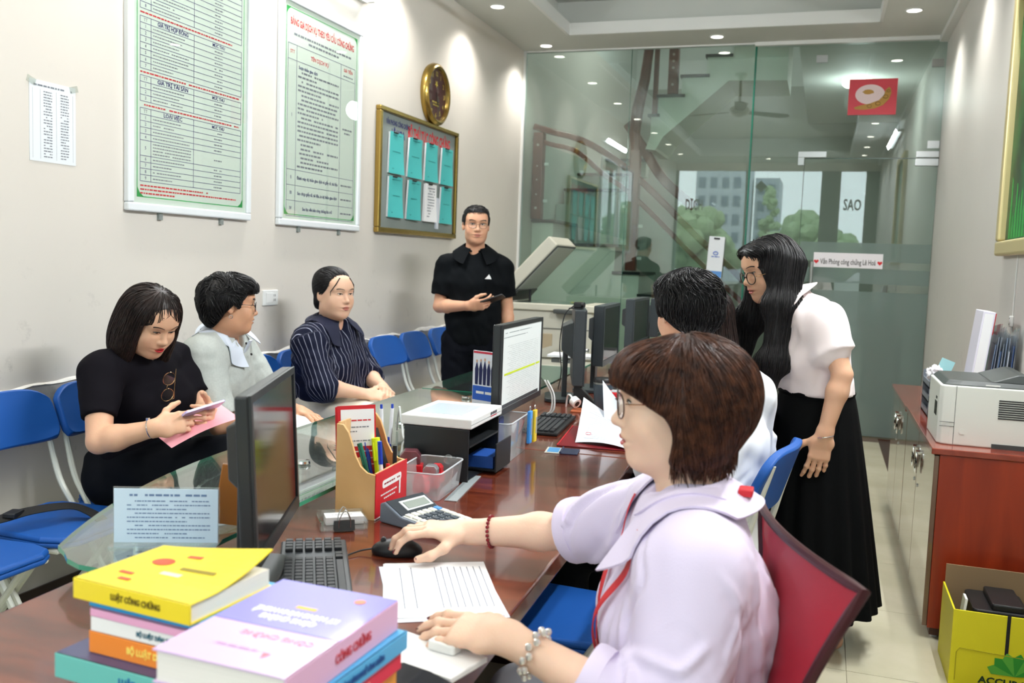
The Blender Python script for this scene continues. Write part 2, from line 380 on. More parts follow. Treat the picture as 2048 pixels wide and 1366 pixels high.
dr = MB().b(-.218, XR-.004, YB-.006, YB+.006, .012, 2.338).obj('door_1', G2); struct(dr, 'frameless glass office door with frosted bands')
for z0, z1 in ((1.485, 1.64), (1.30, 1.425), (.015, 1.235)):
    MB().b(-.21, XR-.006, YB-.0075, YB-.0063, z0, z1).obj('frosted_band', M_frost, dr)
MB().b(-.220, -.217, YB-.008, YB+.008, .012, 2.338).obj('door_edge', mat('dark_glass_edge', '#3d5a50', .2), dr)
MB().b(-.217, XR, YB-.008, YB+.008, 2.336, 2.342).obj('door_edge', mat('dark_glass_edge', '#3d5a50', .2), dr)
MB().b(-.272, -.045, YB-.025, YB+.025, 2.345, 2.395).b(-.272, -.222, YB-.025, YB+.025, 2.28, 2.345).obj('patch_fitting', M_steel, dr, bevel=.002)
MB().b(.648, XR-.002, YB-.025, YB+.025, 2.346, 2.395).b(.648, XR-.002, YB-.025, YB+.025, 2.278, 2.336).obj('hinge_fitting', M_steel, dr, bevel=.002)
MB().b(-.2, .0, YB-.025, YB+.025, .012, .07).obj('floor_fitting', M_steel, dr)
MB().cyl((-.105, YB-.07, .92), (-.105, YB-.07, 1.47), .014).cyl((-.105, YB-.07, 1.0), (-.105, YB, 1.0), .009).cyl((-.105, YB-.07, 1.4), (-.105, YB, 1.4), .009).obj('handle', M_steel, dr, smooth=True)
for (x, z) in ((-.13, 3.16), (XR-.06, 3.10), (XR-.05, 2.45)): MB().b(x-.045, x+.045, YB-.015, YB+.015, z-.03, z+.03).obj('glass_clamp', M_steel, dr)

# things stuck on the glass
Rg = frame((1, 0, 0), z=(0, -1, 0))     # local x -> +X, local z -> towards camera
t = thing('red_poster', 'red square poster with a gold drawing stuck high on the glass', 'poster', (.285, YB-.009, 2.84))
MB().b(-.187, .187, -.001, .001, -.146, .146).obj('sheet', mat('poster_red', '#d8404f', .35, var=.06, vscale=6), t)
pg = MB()
for k in range(24): pass
pg.add([(.085*math.cos(-2*PI*k/28)*1.35-.02, -.0022, .085*math.sin(-2*PI*k/28)*.95+.02) for k in range(28)], [tuple(range(28))]).obj('pale_glow', mat('poster_pink', '#f6dfe0', .4), t)
pm = MB(); gold = mat('poster_gold', '#b98b3c', .4); gold2 = mat('poster_gold_dark', '#6c4a1c', .4)
up_ = [(-.14, -.085), (-.09, -.068), (-.02, -.055), (.05, -.028), (.085, .01), (.098, .055), (.122, .078)]; lo_ = [(-.13, -.10), (-.06, -.105), (.02, -.095), (.085, -.068), (.128, -.02), (.143, .03), (.135, .068)]
MB().add([(x, -.0032, z) for x, z in up_]+[(x, -.0032, z) for x, z in lo_], [(7+k, 8+k, k+1, k) for k in range(6)]).obj('drawing', gold, t)
for cx, cz, s in ((-.02, -.075, .018), (.045, -.055, .02), (.1, .0, .02), (.12, .045, .014)): MB().tube([(cx+s*math.cos(a/8*2*PI), -.0035, cz+s*.7*math.sin(a/8*2*PI)) for a in range(8)], .0022, 4, closed=True).obj('drawing_line', gold2, t)
MB().add([(-.035+.042*math.cos(a/14*2*PI)*(1+.18*math.sin(3*a)), -.0035, .04+.020*math.sin(a/14*2*PI)) for a in range(14)], [tuple(range(14))]).obj('drawing_top', gold, t)
t = thing('door_sign', 'white paper strip with printed name and two red hearts on the glass door', 'sign', (.18, YB-.0095, 1.49))
MB().b(-.275, .275, -.001, .001, -.062, .062).obj('sheet', mat('sign_paper', '#f1eef4', .5), t)
MB().text('Văn Phòng công chứng Lê Hoá', .062, (0, -.0015, -.015), Rg, width=.44, bold=.0006).obj('lettering', mat('print_black', '#1c1a1e', .6), t)
def heart(s, n=20): return [(s*16*math.sin(a)**3/16, s*(13*math.cos(a)-5*math.cos(2*a)-2*math.cos(3*a)-math.cos(4*a))/16) for a in [2*PI*k/n for k in range(n)]]
for x in (-.252, .252): MB().add([(x+a*.02, -.0016, -.015+b*.02) for a, b in heart(1)], [tuple(range(20))]).obj('heart', mat('heart_red', '#d92b2f', .4), t)
t = thing('hanging_tag', 'white and blue printed card hanging against the glass partition', 'card', (-.92, YB-.05, 1.30), rot=(0, math.radians(2.5), 0))
MB().b(-.068, .068, -.004, .004, 0, .36).obj('card', mat('card_white', '#e9eef5', .3), t, bevel=.002)
MB().b(-.066, .066, -.0052, -.0042, .005, .06).obj('blue_base', mat('card_blue', '#5d93d6', .4), t)
MB().text('hd', .05, (0, -.0055, .20), Rg, bold=.003).obj('logo', mat('logo_blue', '#2d5fc0', .4), t) if False else MB().tube([(.02*math.cos(a), -.005, .215+.014*math.sin(a)) for a in [2*PI*k/12 for k in range(12)]], .004, 5, closed=True).greek(-.035, .035, .185, .008, random.Random(5), (0, -.005, 0), Matrix(((1, 0, 0), (0, 0, -1), (0, 1, 0)))).obj('logo', mat('logo_blue', '#2d5fc0', .4), t)
MB().b(-.025, .025, -.006, .004, .335, .35).obj('hang_slot', M_black, t)

# ================================================================ HALL BEHIND THE GLASS
hall = MB().b(XL, XR, YB, 13.5, -.06, 0).obj('floor_hall', mat('hall_tile', '#b9b5a0', .2, var=.1, vscale=3)); struct(hall, 'tiled floor of the hall behind the glass')
hb = MB().b(XL, XR, 13.5, 13.6, 0, 3.9).obj('wall_back', mat('hall_wall', '#a9aaa0', .6)); struct(hb, 'far wall of the hall behind the glass')
hc = MB().b(-.3, XR, YB, 13.5, 3.4, 3.5).b(XL, -.3, YB, 13.5, 4.6, 4.7).b(XL-.12, XL, YB, 13.5, 3.9, 4.7).b(-.34, -.3, YB, 13.5, 3.4, 4.6).b(XL, -.3, 13.5, 13.6, 3.9, 4.7).b(XL, -.3, YB, YB+.06, 3.6, 4.6).obj('ceiling_hall', M_ceil); struct(hc, 'ceiling of the stair hall')
M_tread = mat('black_granite', '#23282a', .2); M_mint = mat('stair_wall_paint', '#dfe2d6', .6, var=.04, vscale=5); M_rail = mat('stair_wood', '#6e3022', .35, var=.25, vscale=14, stretch=(1, 1, .15)); M_baseb = mat('stair_riser', '#c9cfc6', .5)
st = thing('staircase', 'white staircase with black treads, glass railing and brown wooden posts behind the glass', 'staircase', (0, 0, 0))
Y0, Y1 = 8.72, 9.55
# lower flight climbs to the left; each step a solid block with its tread
steps = [(-.40, -.12, .195), (-.66, -.385, .39), (-.92, -.645, .58), (-1.19, -.905, .76), (-1.45, -1.175, .94), (-1.67, -1.435, 1.115), (-1.92, -1.65, 1.32), (-2.55, -1.83, 1.575)]
MB().prism([(XL+.005, 0), (-.12, 0), (-.12, .17), (-.40, .17), (-.40, .365), (-.66, .365), (-.66, .555), (-.92, .555), (-.92, .735), (-1.19, .735), (-1.19, .915), (-1.45, .915), (-1.45, 1.09), (-1.665, 1.09), (-1.665, 1.295), (-1.905, 1.295), (-1.905, 1.55), (-2.53, 1.55), (-2.53, 1.765), (XL+.005, 1.765)], -.83, 0, (0, Y0, 0), Matrix(((1, 0, 0), (0, 0, -1), (0, 1, 0)))).obj('stair_wall', M_mint, st)
for (xa, xb, z) in steps: MB().b(xa, xb, Y0-.03, Y1, z-.028, z).obj('tread', M_tread, st)
MB().b(XL+.005, -2.50, Y0-.03, Y1, 1.767, 1.795).obj('tread', M_tread, st)
MB().b(XL+.005, -1.9, Y1, Y1+.02, 1.5, 2.0).obj('riser', M_baseb, st)
for k, (xa, xb, z) in enumerate(((XL+.02, -2.0, 2.0), (-2.72, -2.0, 2.18), (-2.62, -2.0, 2.36), (-2.35, -1.9, 2.53))):
    yy = 9.57+.16*k
    MB().b(xa, xb, yy, yy+.2, z-.028, z).obj('tread', M_tread, st)
    MB().b(xa, xb, yy+.03, yy+.2, z-.19, z-.029).obj('riser', M_baseb, st)
# upper flight climbs to the right
prof = [(-1.62, 2.60), (-1.62, 2.77), (-1.56, 2.77), (-1.56, 2.945), (-1.35, 2.945), (-1.35, 3.12), (-1.13, 3.12), (-1.13, 3.295), (-.9, 3.295), (-.9, 3.47), (-.65, 3.47), (-.65, 3.65), (-.42, 3.65), (-.42, 3.07), (-.93, 3.08), (-1.50, 2.585), (-1.57, 2.46), (-1.66, 2.47)]
MB().prism(prof, -.8, 0, (0, 8.72, 0), Matrix(((1, 0, 0), (0, 0, -1), (0, 1, 0)))).obj('upper_flight', M_mint, st)
for xa, xb, z in ((-1.65, -1.54, 2.79), (-1.575, -1.315, 2.965), (-1.365, -1.10, 3.14), (-1.145, -.9, 3.315), (-.92, -.65, 3.49)): MB().b(xa, xb, 8.69, 9.5, z-.025, z).obj('tread', M_tread, st)
def post(x, y, z0, z1, r, name='newel_post'):
    MB().b(x-r, x+r, y-r, y+r, z0, z1).obj(name, M_rail, st, bevel=.008)
post(-1.735, 8.66, 1.33, 2.45, .048); post(-2.68, 8.66, 1.795, 2.62, .05)
MB().tube([(-1.735, 8.66, 2.4), (-1.76, 8.66, 2.62), (-1.735, 8.66, 2.85), (-1.69, 8.68, 3.1), (-1.665, 8.7, 3.4)], [.05, .055, .055, .05, .045], 8).obj('curved_post', M_rail, st, smooth=True)
post(-1.59, 8.72, 2.79, 3.5, .022, 'baluster'); post(-1.43, 8.72, 2.965, 3.55, .045, 'baluster')
rail = [(-2.74, 8.66, 2.68), (-2.56, 8.66, 2.63), (-2.31, 8.66, 2.565), (-2.06, 8.66, 2.448), (-1.82, 8.66, 2.287), (-1.576, 8.66, 2.082), (-1.334, 8.66, 1.857), (-1.094, 8.66, 1.635), (-.6, 8.66, 1.2)]
MB().flat(catmull(rail, 5), .07, .06, (0, 0, 1)).obj('handrail', M_rail, st, bevel=.012)
MB().flat(catmull([(x, y, z-.20+(.08 if i < 3 else 0)) for i, (x, y, z) in enumerate(rail)], 5), .04, .045, (0, 0, 1)).obj('lower_rail', M_rail, st, bevel=.008)
MB().flat(catmull([(-1.9, 9.0, 2.75), (-1.72, 8.95, 2.5), (-1.5, 8.9, 2.2), (-1.2, 8.9, 1.95)], 5), .05, .09, (0, 0, 1)).obj('handrail', M_rail, st, bevel=.01)
Gr = glassy('railing_glass', (.62, .80, .76), 1.5)
MB().add([(-2.62, 8.66, 1.80), (-1.79, 8.66, 1.62), (-1.79, 8.66, 2.06), (-2.06, 8.66, 2.26), (-2.31, 8.66, 2.40), (-2.62, 8.66, 2.50)], [(0, 1, 2, 3, 4, 5)]).obj('railing_pane', Gr, st)
MB().add([(-1.68, 8.66, 1.36), (-.8, 8.66, .75), (-.8, 8.66, 1.18), (-1.68, 8.66, 1.95)], [(0, 1, 2, 3)]).obj('railing_pane', Gr, st)
for x, z in ((-2.6, 2.32), (-2.6, 1.97), (-1.82, 1.93), (-1.82, 1.6), (-1.66, 1.75), (-1.66, 1.45)): MB().box((x, 8.655, z), (.02, .012, .014)).obj('glass_clip', mat('clip_white', '#d9dfda', .3), st, bevel=.003)
for z in (2.5, 2.3, 2.17, 2.03, 1.9): MB().cyl((-2.68, 8.605, z), (-2.68, 8.61, z), .013 if z in (2.5, 1.9) else .008, n=10).obj('inlay', mat('inlay_pale', '#b7aaa0', .4), st)
for z in (3.05, 3.2, 3.26, 3.32): MB().cyl((-1.43, 8.672, z), (-1.43, 8.677, z), .012, n=10).obj('inlay', mat('inlay_pale', '#b7aaa0', .4), st)
# two unseen fill lamps, added to brighten the hall behind the glass
for lx, ly, lz, le in ((-1.5, 10.6, 4.58, 52), (.2, 10.5, 3.38, 16)):
    t = thing('hall_fill_lamp', 'added round fill lamp on the stair hall ceiling' if le > 30 else 'added round fill lamp behind the glass door', 'lamp', (lx, ly, lz)); MB().lathe([(.15, 0), (.15, -.03), (.12, -.055), (0, -.06)], n=24).obj('shade', mat('fill_lamp_shade', '#fffaf0', .4, emit=4), t, smooth=True)
    ld = bpy.data.lights.new('hall_fill_lamp', 'POINT'); ld.energy = le; ld.shadow_soft_size = .12; lo = bpy.data.objects.new('lamp', ld); COL.objects.link(lo); lo.parent = t; lo.location = (0, 0, -.2)
# dark wooden bench-like cupboard beyond the door
t = thing('hall_cupboard', 'blurred reddish brown cupboard behind the frosted glass door', 'cupboard', (.45, 9.3, 0))
MB().b(-.27, .27, -.2, .2, .12, .98).obj('body', mat('hall_wood', '#7c2f1c', .4), t, bevel=.006)
for s in (-1, 1): MB().b(s*.135-.128, s*.135+.128, -.215, -.2, .15, .95).obj('door', mat('hall_wood2', '#8a3a22', .4), t, bevel=.004)
MB().b(-.27, .27, -.2, .2, 0, .119).obj('plinth', mat('hall_wood3', '#b5431d', .4), t)

# ================================================================ STREET FRONT BEHIND THE CAMERA (seen mirrored in the glass)
wf = MB().b(XL-.12, XR+.12, YF-.12, YF, 3.17, 3.9).b(XL-.12, XR+.12, YF-.12, YF, -.06, .1).obj('wall_front', M_wall); struct(wf, 'lintel and sill of the street front')
fg = glassy('front_glass', (.93, .96, .95), 1.2)
f1 = MB().b(XL, XR, YF-.06, YF-.052, .1, 3.17).obj('window_3', fg); struct(f1, 'glass street front')
MB().b(-.15, .18, YF-.11, YF-.01, .1, 3.17).obj('pier', mat('front_frame', '#6f7a78', .4), f1); MB().b(.60, XR, YF-.11, YF-.01, .1, 3.17).obj('pier', mat('front_frame', '#6f7a78', .4), f1)
for x in (XL+.02, -1.45): MB().b(x-.025, x+.025, YF-.1, YF-.02, .1, 3.17).obj('mullion', mat('front_frame', '#6f7a78', .4), f1)
Ro = frame((1, 0, 0), z=(0, -1, 0))
MB().text('DỊCH', .28, (-2.40, YF-.065, 2.53), Ro, width=.32, bold=.006).text('SAO', .28, (.395, YF-.065, 2.57), Ro, width=.30, bold=.006).obj('lettering', mat('vinyl_dark', '#4c5550', .6), f1)
MB().add([(-1.2, YF-.066, 3.0), (-1.09, YF-.066, 2.89), (-1.2, YF-.066, 2.78), (-1.31, YF-.066, 2.89)], [(0, 1, 2, 3)]).obj('diamond_sticker', mat('vinyl_dark', '#4c5550', .6), f1)
gr = MB().b(-60, 60, -140, YF-.12, -.3, -.1).obj('ground', mat('street_ground', '#8d8f88', .8, var=.15, vscale=.3)); struct(gr, 'street in front of the office')
M_leaf = mat('tree_leaves', '#9db587', .7, var=.3, vscale=3, bump=.8, bscale=12); M_bark = mat('tree_bark', '#6b5a48', .9)
def tree(x, y, h, r, label, tall=False):
    t = thing('street_tree', label, 'tree', (x, y, -.1)); rr = random.Random(int(x*10+y))
    h *= .70; r *= .8
    MB().cyl((0, 0, 0), (0, 0, h*.6), .16, .1, 8).obj('trunk', M_bark, t)
    bm = bmesh.new()
    for k in range(60):
        ph = rr.uniform(0, 2*PI); q = rr.uniform(0, 1); w_ = math.sin(PI*(.12+.80*q))**.7*(.42 if tall else 1); rad = rr.uniform(.2, .95)*r*w_
        bmesh.ops.create_icosphere(bm, subdivisions=2, radius=r*rr.uniform(.16, .30)*(.7 if tall else 1), matrix=Matrix.Translation((rad*math.cos(ph), rad*math.sin(ph), h*(.30+.68*q))))
    for v in bm.verts: v.co += Vector((rr.uniform(-1, 1), rr.uniform(-1, 1), rr.uniform(-1, 1)))*.035*r
    me = bpy.data.meshes.new('crown'); bm.to_mesh(me); bm.free(); me.materials.append(M_leaf); o = bpy.data.objects.new('crown', me); COL.objects.link(o); o.parent = t
for a in ((-6.5, -34, 6.2, 3.0, 'leafy street tree mirrored left of the diamond sticker'), (-10.5, -30, 5.6, 3.2, 'leafy street tree mirrored beside the stair rail'), (-3.2, -38, 8.8, 1.6, 'tall narrow tree mirrored in the glass door', True), (-.6, -30, 5.4, 3.0, 'bushy tree mirrored in the glass door'), (4.5, -36, 6.4, 3.4, 'bushy tree mirrored at the right end of the glass door'), (-16.5, -33, 6, 3.5, 'leafy tree mirrored at the left end of the glass')): tree(*a)
t = thing('apartment_tower', 'pale apartment tower mirrored in the glass partition', 'building', (-10.8, -88, -.1))
M_tw = mat('tower_wall', '#b9c2cb', .8); M_tww = mat('tower_window', '#6c7d90', .3)
MB().b(-2.6, 2.6, -5, 5, 0, 21).obj('walls', M_tw, t)
for i in range(4):
    for j in range(9): MB().b(-2.3+i*1.2, -1.6+i*1.2, 5, 5.06, 4+j*1.9, 5.1+j*1.9).obj('window', M_tww, t)
t = thing('apartment_tower', 'lower pale tower mirrored right of the tall one', 'building', (-6.6, -95, -.1))
MB().b(-1.3, 1.3, -4, 4, 0, 11.5).obj('walls', M_tw, t)
for i in range(2):
    for j in range(4): MB().b(-1.0+i*1.1, -.2+i*1.1, 4, 4.06, 4+j*1.9, 5.1+j*1.9).obj('window', M_tww, t)
# ================================================================ IMPLICIT-SURFACE MODELLING FOR PEOPLE
A_ = lambda *p: np.array(p, dtype=np.float64)
def nrm(v): v = np.asarray(v, float); return v/np.linalg.norm(v)
class Field:
    """list of soft-blended solids; evaluated on a grid and turned into one continuous mesh"""
    def __init__(s): s.ops = []
    def _add(s, fn, lo, hi, k, mode='u'): s.ops.append((fn, np.array(lo), np.array(hi), k, mode)); return s
    def cone(s, a, b, ra, rb, k=.02, mode='u', g=0.0, cut=None):
        a = np.asarray(a, float); b = np.asarray(b, float); ra += g; rb += g; d = b-a; L2 = d@d
        def fn(X, Y, Z):
            px, py, pz = X-a[0], Y-a[1], Z-a[2]; t = np.clip((px*d[0]+py*d[1]+pz*d[2])/L2, 0, 1)
            q = np.sqrt((px-t*d[0])**2+(py-t*d[1])**2+(pz-t*d[2])**2)-(ra+t*(rb-ra))
            return q if cut is None else np.maximum(q, cut(X, Y, Z))
        r = max(ra, rb); return s._add(fn, np.minimum(a, b)-r, np.maximum(a, b)+r, k, mode)
    def econe(s, a, b, wa, wb, side, k=.03, mode='u', g=0.0, cut=None, p=2.0):
        """elliptical cone; wa=(half width along side, half depth)"""
        a = np.asarray(a, float); b = np.asarray(b, float); d = b-a; L2 = d@d; u = nrm(d); sd = np.asarray(side, float); sd = nrm(sd-u*(sd@u)); fw = np.cross(u, sd)
        wa = (wa[0]+g, wa[1]+g); wb = (wb[0]+g, wb[1]+g)
        def fn(X, Y, Z):
            px, py, pz = X-a[0], Y-a[1], Z-a[2]; tt = (px*d[0]+py*d[1]+pz*d[2])/L2; t = np.clip(tt, 0, 1)
            W = wa[0]+t*(wb[0]-wa[0]); D = wa[1]+t*(wb[1]-wa[1]); ax = (tt-t)*math.sqrt(L2)
            x = px*sd[0]+py*sd[1]+pz*sd[2]; y = px*fw[0]+py*fw[1]+pz*fw[2]; m = np.minimum(W, D)
            kk = ((np.abs(x)/W)**p+(np.abs(y)/D)**p+(np.abs(ax)/m)**p)**(1/p)
            q = (kk-1)*m
            return q if cut is None else np.maximum(q, cut(X, Y, Z))
        r = max(*wa, *wb); return s._add(fn, np.minimum(a, b)-r, np.maximum(a, b)+r, k, mode)
    def ell(s, c, r, R=None, k=.02, mode='u', g=0.0, cut=None):
        """ellipsoid; R = 3x3 with columns = axes"""
        c = np.asarray(c, float); r = np.asarray(r, float)+g; R = np.eye(3) if R is None else R; m = r.min()
        def fn(X, Y, Z):
            px, py, pz = X-c[0], Y-c[1], Z-c[2]; q = 0
            for i in range(3): q = q+((px*R[0, i]+py*R[1, i]+pz*R[2, i])/r[i])**2
            q = np.sqrt(q); q = (q-1)*m*(.6+.4*q.clip(0, 1)) if False else (q-1)*m
            return q if cut is None else np.maximum(q, cut(X, Y, Z))
        e = np.sqrt(((R*r)**2).sum(1)); return s._add(fn, c-e, c+e, k, mode)
    def bound(s): 
        u = [o for o in s.ops if o[4] == 'u']; return np.min([o[1] for o in u], 0), np.max([o[2] for o in u], 0)
    def _comb(s, D, d, k, mode):
        if mode == 'u':
            h = np.clip(.5+.5*(D-d)/k, 0, 1); return D+(d-D)*h-k*h*(1-h)
        h = np.clip(.5-.5*(D+d)/k, 0, 1); return D+(-d-D)*h+k*h*(1-h)
    def at(s, P):
        X, Y, Z = P[:, 0], P[:, 1], P[:, 2]; D = np.full(len(P), .3)
        for fn, lo, hi, k, mode in s.ops: D = s._comb(D, fn(X, Y, Z), k, mode)
        return D
    def grad(s, P, e=.0015):
        g = np.stack([s.at(P+np.eye(3)[i]*e)-s.at(P-np.eye(3)[i]*e) for i in range(3)], 1); return g/(np.linalg.norm(g, axis=1, keepdims=True)+1e-9)
    def mesh(s, h=.008, fine=(), pad=.012, post=None):
        lo, hi = s.bound(); lo = lo-pad; hi = hi+pad; ax = []
        for i in range(3):
            v = [lo[i]]
            while v[-1] < hi[i]:
                st = h
                for flo, fhi, fh in fine:
                    if flo[i]-.02 < v[-1] < fhi[i]+.01: st = min(st, fh)
                v.append(v[-1]+st)
            ax.append(np.array(v))
        xs, ys, zs = ax; D = np.full((len(xs), len(ys), len(zs)), .06, np.float32)
        for fn, l, u, k, mode in s.ops:
            m = k+.015; i0, i1 = np.searchsorted(xs, (l[0]-m, u[0]+m)); j0, j1 = np.searchsorted(ys, (l[1]-m, u[1]+m)); k0, k1 = np.searchsorted(zs, (l[2]-m, u[2]+m))
            if i1 <= i0 or j1 <= j0 or k1 <= k0: continue
            d = fn(xs[i0:i1, None, None].astype(np.float32), ys[None, j0:j1, None].astype(np.float32), zs[None, None, k0:k1].astype(np.float32)).astype(np.float32)
            D[i0:i1, j0:j1, k0:k1] = s._comb(D[i0:i1, j0:j1, k0:k1], d, np.float32(k), mode)
        if post is not None: D = post(D, xs[:, None, None].astype(np.float32), ys[None, :, None].astype(np.float32), zs[None, None, :].astype(np.float32))
        return surfnet(D, xs, ys, zs)
def surfnet(D, xs, ys, zs):
    S = D < 0; nx, ny, nz = D.shape
    cnt = np.zeros((nx-1, ny-1, nz-1), np.int8)
    for i in (0, 1):
        for j in (0, 1):
            for k in (0, 1): cnt += S[i:nx-1+i, j:ny-1+j, k:nz-1+k]
    act = (cnt > 0) & (cnt < 8); I = np.argwhere(act); idx = np.full(act.shape, -1, np.int32); idx[act] = np.arange(len(I))
    cv = {}
    for c in [(i, j, k) for i in (0, 1) for j in (0, 1) for k in (0, 1)]: cv[c] = D[I[:, 0]+c[0], I[:, 1]+c[1], I[:, 2]+c[2]]
    P = np.zeros((len(I), 3)); n = np.zeros(len(I))
    for a in cv:
        for ax in range(3):
            if a[ax]: continue
            b = list(a); b[ax] = 1; b = tuple(b); m = (cv[a] < 0) != (cv[b] < 0); den = cv[a]-cv[b]; t = np.where(m, cv[a]/np.where(den == 0, 1, den), 0)
            q = np.tile(np.array(a, float), (len(I), 1)); q[:, ax] = t; P += q*m[:, None]; n += m
    P = P/n[:, None]+I
    V_ = np.stack([np.interp(P[:, i], np.arange(len(g)), g) for i, g in enumerate((xs, ys, zs))], 1)
    Q = []
    for ax in range(3):
        sl0 = [slice(1, -1)]*3; sl1 = [slice(1, -1)]*3; sl0[ax] = slice(0, -1); sl1[ax] = slice(1, None)
        a = S[tuple(sl0)]; b = S[tuple(sl1)]; e = np.argwhere(a != b)
        if not len(e): continue
        fl = a[tuple(e.T)]; g = e+1; g[:, ax] -= 1
        o1, o2 = [(1, 2), (2, 0), (0, 1)][ax]; c = []
        for d1, d2 in ((-1, -1), (0, -1), (0, 0), (-1, 0)):
            q = g.copy(); q[:, o1] += d1; q[:, o2] += d2; c.append(idx[q[:, 0], q[:, 1], q[:, 2]])
        c = np.stack(c, 1); c[~fl] = c[~fl][:, ::-1]; Q.append(c)
    Q = np.concatenate(Q); Q = Q[(Q >= 0).all(1)]
    return V_, Q
def np_obj(name, V_, Q, m, parent=None, smooth=True, off=None, attr=None):
    V_ = np.asarray(V_, np.float64); Q = np.asarray(Q, np.int64)
    if off is not None: V_ = V_-np.asarray(off)
    me = bpy.data.meshes.new(name); k = Q.shape[1]
    me.vertices.add(len(V_)); me.vertices.foreach_set('co', V_.astype(np.float32).ravel())
    me.loops.add(Q.size); me.loops.foreach_set('vertex_index', Q.astype(np.int32).ravel())
    me.polygons.add(len(Q)); me.polygons.foreach_set('loop_start', np.arange(0, Q.size, k, dtype=np.int32)); me.polygons.foreach_set('loop_total', np.full(len(Q), k, np.int32))
    if smooth: me.polygons.foreach_set('use_smooth', np.ones(len(Q), bool))
    me.update(calc_edges=True); me.validate()
    for mm in (m if isinstance(m, (list, tuple)) else [m]): me.materials.append(mm)
    if attr:
        for an, av in attr.items():
            at = me.attributes.new(an, 'FLOAT', 'POINT'); at.data.foreach_set('value', np.asarray(av, np.float32))
    o = bpy.data.objects.new(name, me); COL.objects.link(o)
    if parent: o.parent = parent
    return o
def folds(seed, amp=.003, n=7, lam=(.05, .14)):
    r = np.random.RandomState(seed); W = []
    for i in range(n):
        d = nrm(r.randn(3)); e = nrm(r.randn(3)); l = r.uniform(*lam); W.append((d*2*PI/l, e*2*PI/(l*r.uniform(1.8, 3)), r.uniform(0, 6.28), r.uniform(0, 6.28), r.uniform(.5, 1)))
    def f(X, Y, Z):
        q = 0
        for d, e, p, p2, a in W: q = q+a*np.sin(d[0]*X+d[1]*Y+d[2]*Z+p+1.6*np.sin(e[0]*X+e[1]*Y+e[2]*Z+p2))
        return (amp/math.sqrt(n))*q
    return f

# ---------------------------------------------------------------- materials for people
def skin_mat(name, c, blush=None):
    return mat(name, c, .48, spec=.35, sub=.22, var=.05, vscale=14, bump=.10, bscale=260)
def hair_mat(name, c, c2, rough=.45):
    m = bpy.data.materials.new(name); m.use_nodes = True; nt = m.node_tree; b = nt.nodes['Principled BSDF']; L = nt.links.new
    b.inputs['Roughness'].default_value = rough; b.inputs['Specular IOR Level'].default_value = .35
    tc = nt.nodes.new('ShaderNodeTexCoord'); n1 = nt.nodes.new('ShaderNodeTexNoise'); n1.inputs['Scale'].default_value = 55; n1.inputs['Detail'].default_value = 3
    L(tc.outputs['Object'], n1.inputs['Vector']); rp = nt.nodes.new('ShaderNodeValToRGB'); rp.color_ramp.elements[0].position = .35; rp.color_ramp.elements[1].position = .68
    rp.color_ramp.elements[0].color = (*lin(c), 1); rp.color_ramp.elements[1].color = (*lin(c2), 1); L(n1.outputs[0], rp.inputs[0]); L(rp.outputs[0], b.inputs['Base Color'])
    return m
M_eyeW = mat('eye_white', '#e9e4de', .2); M_iris = mat('iris_dark', '#1c120d', .1); M_lash = mat('lash_black', '#15100f', .6); M_hairB = hair_mat('hair_black', '#0d0c0e', '#1b191b'); M_hairD = hair_mat('hair_dark_brown', '#1a1211', '#2b1c18'); M_hairH = hair_mat('hair_chestnut', '#2e170f', '#59331f', .42)
M_lens = glassy('spectacle_lens', (.97, .98, .98), 1.4)

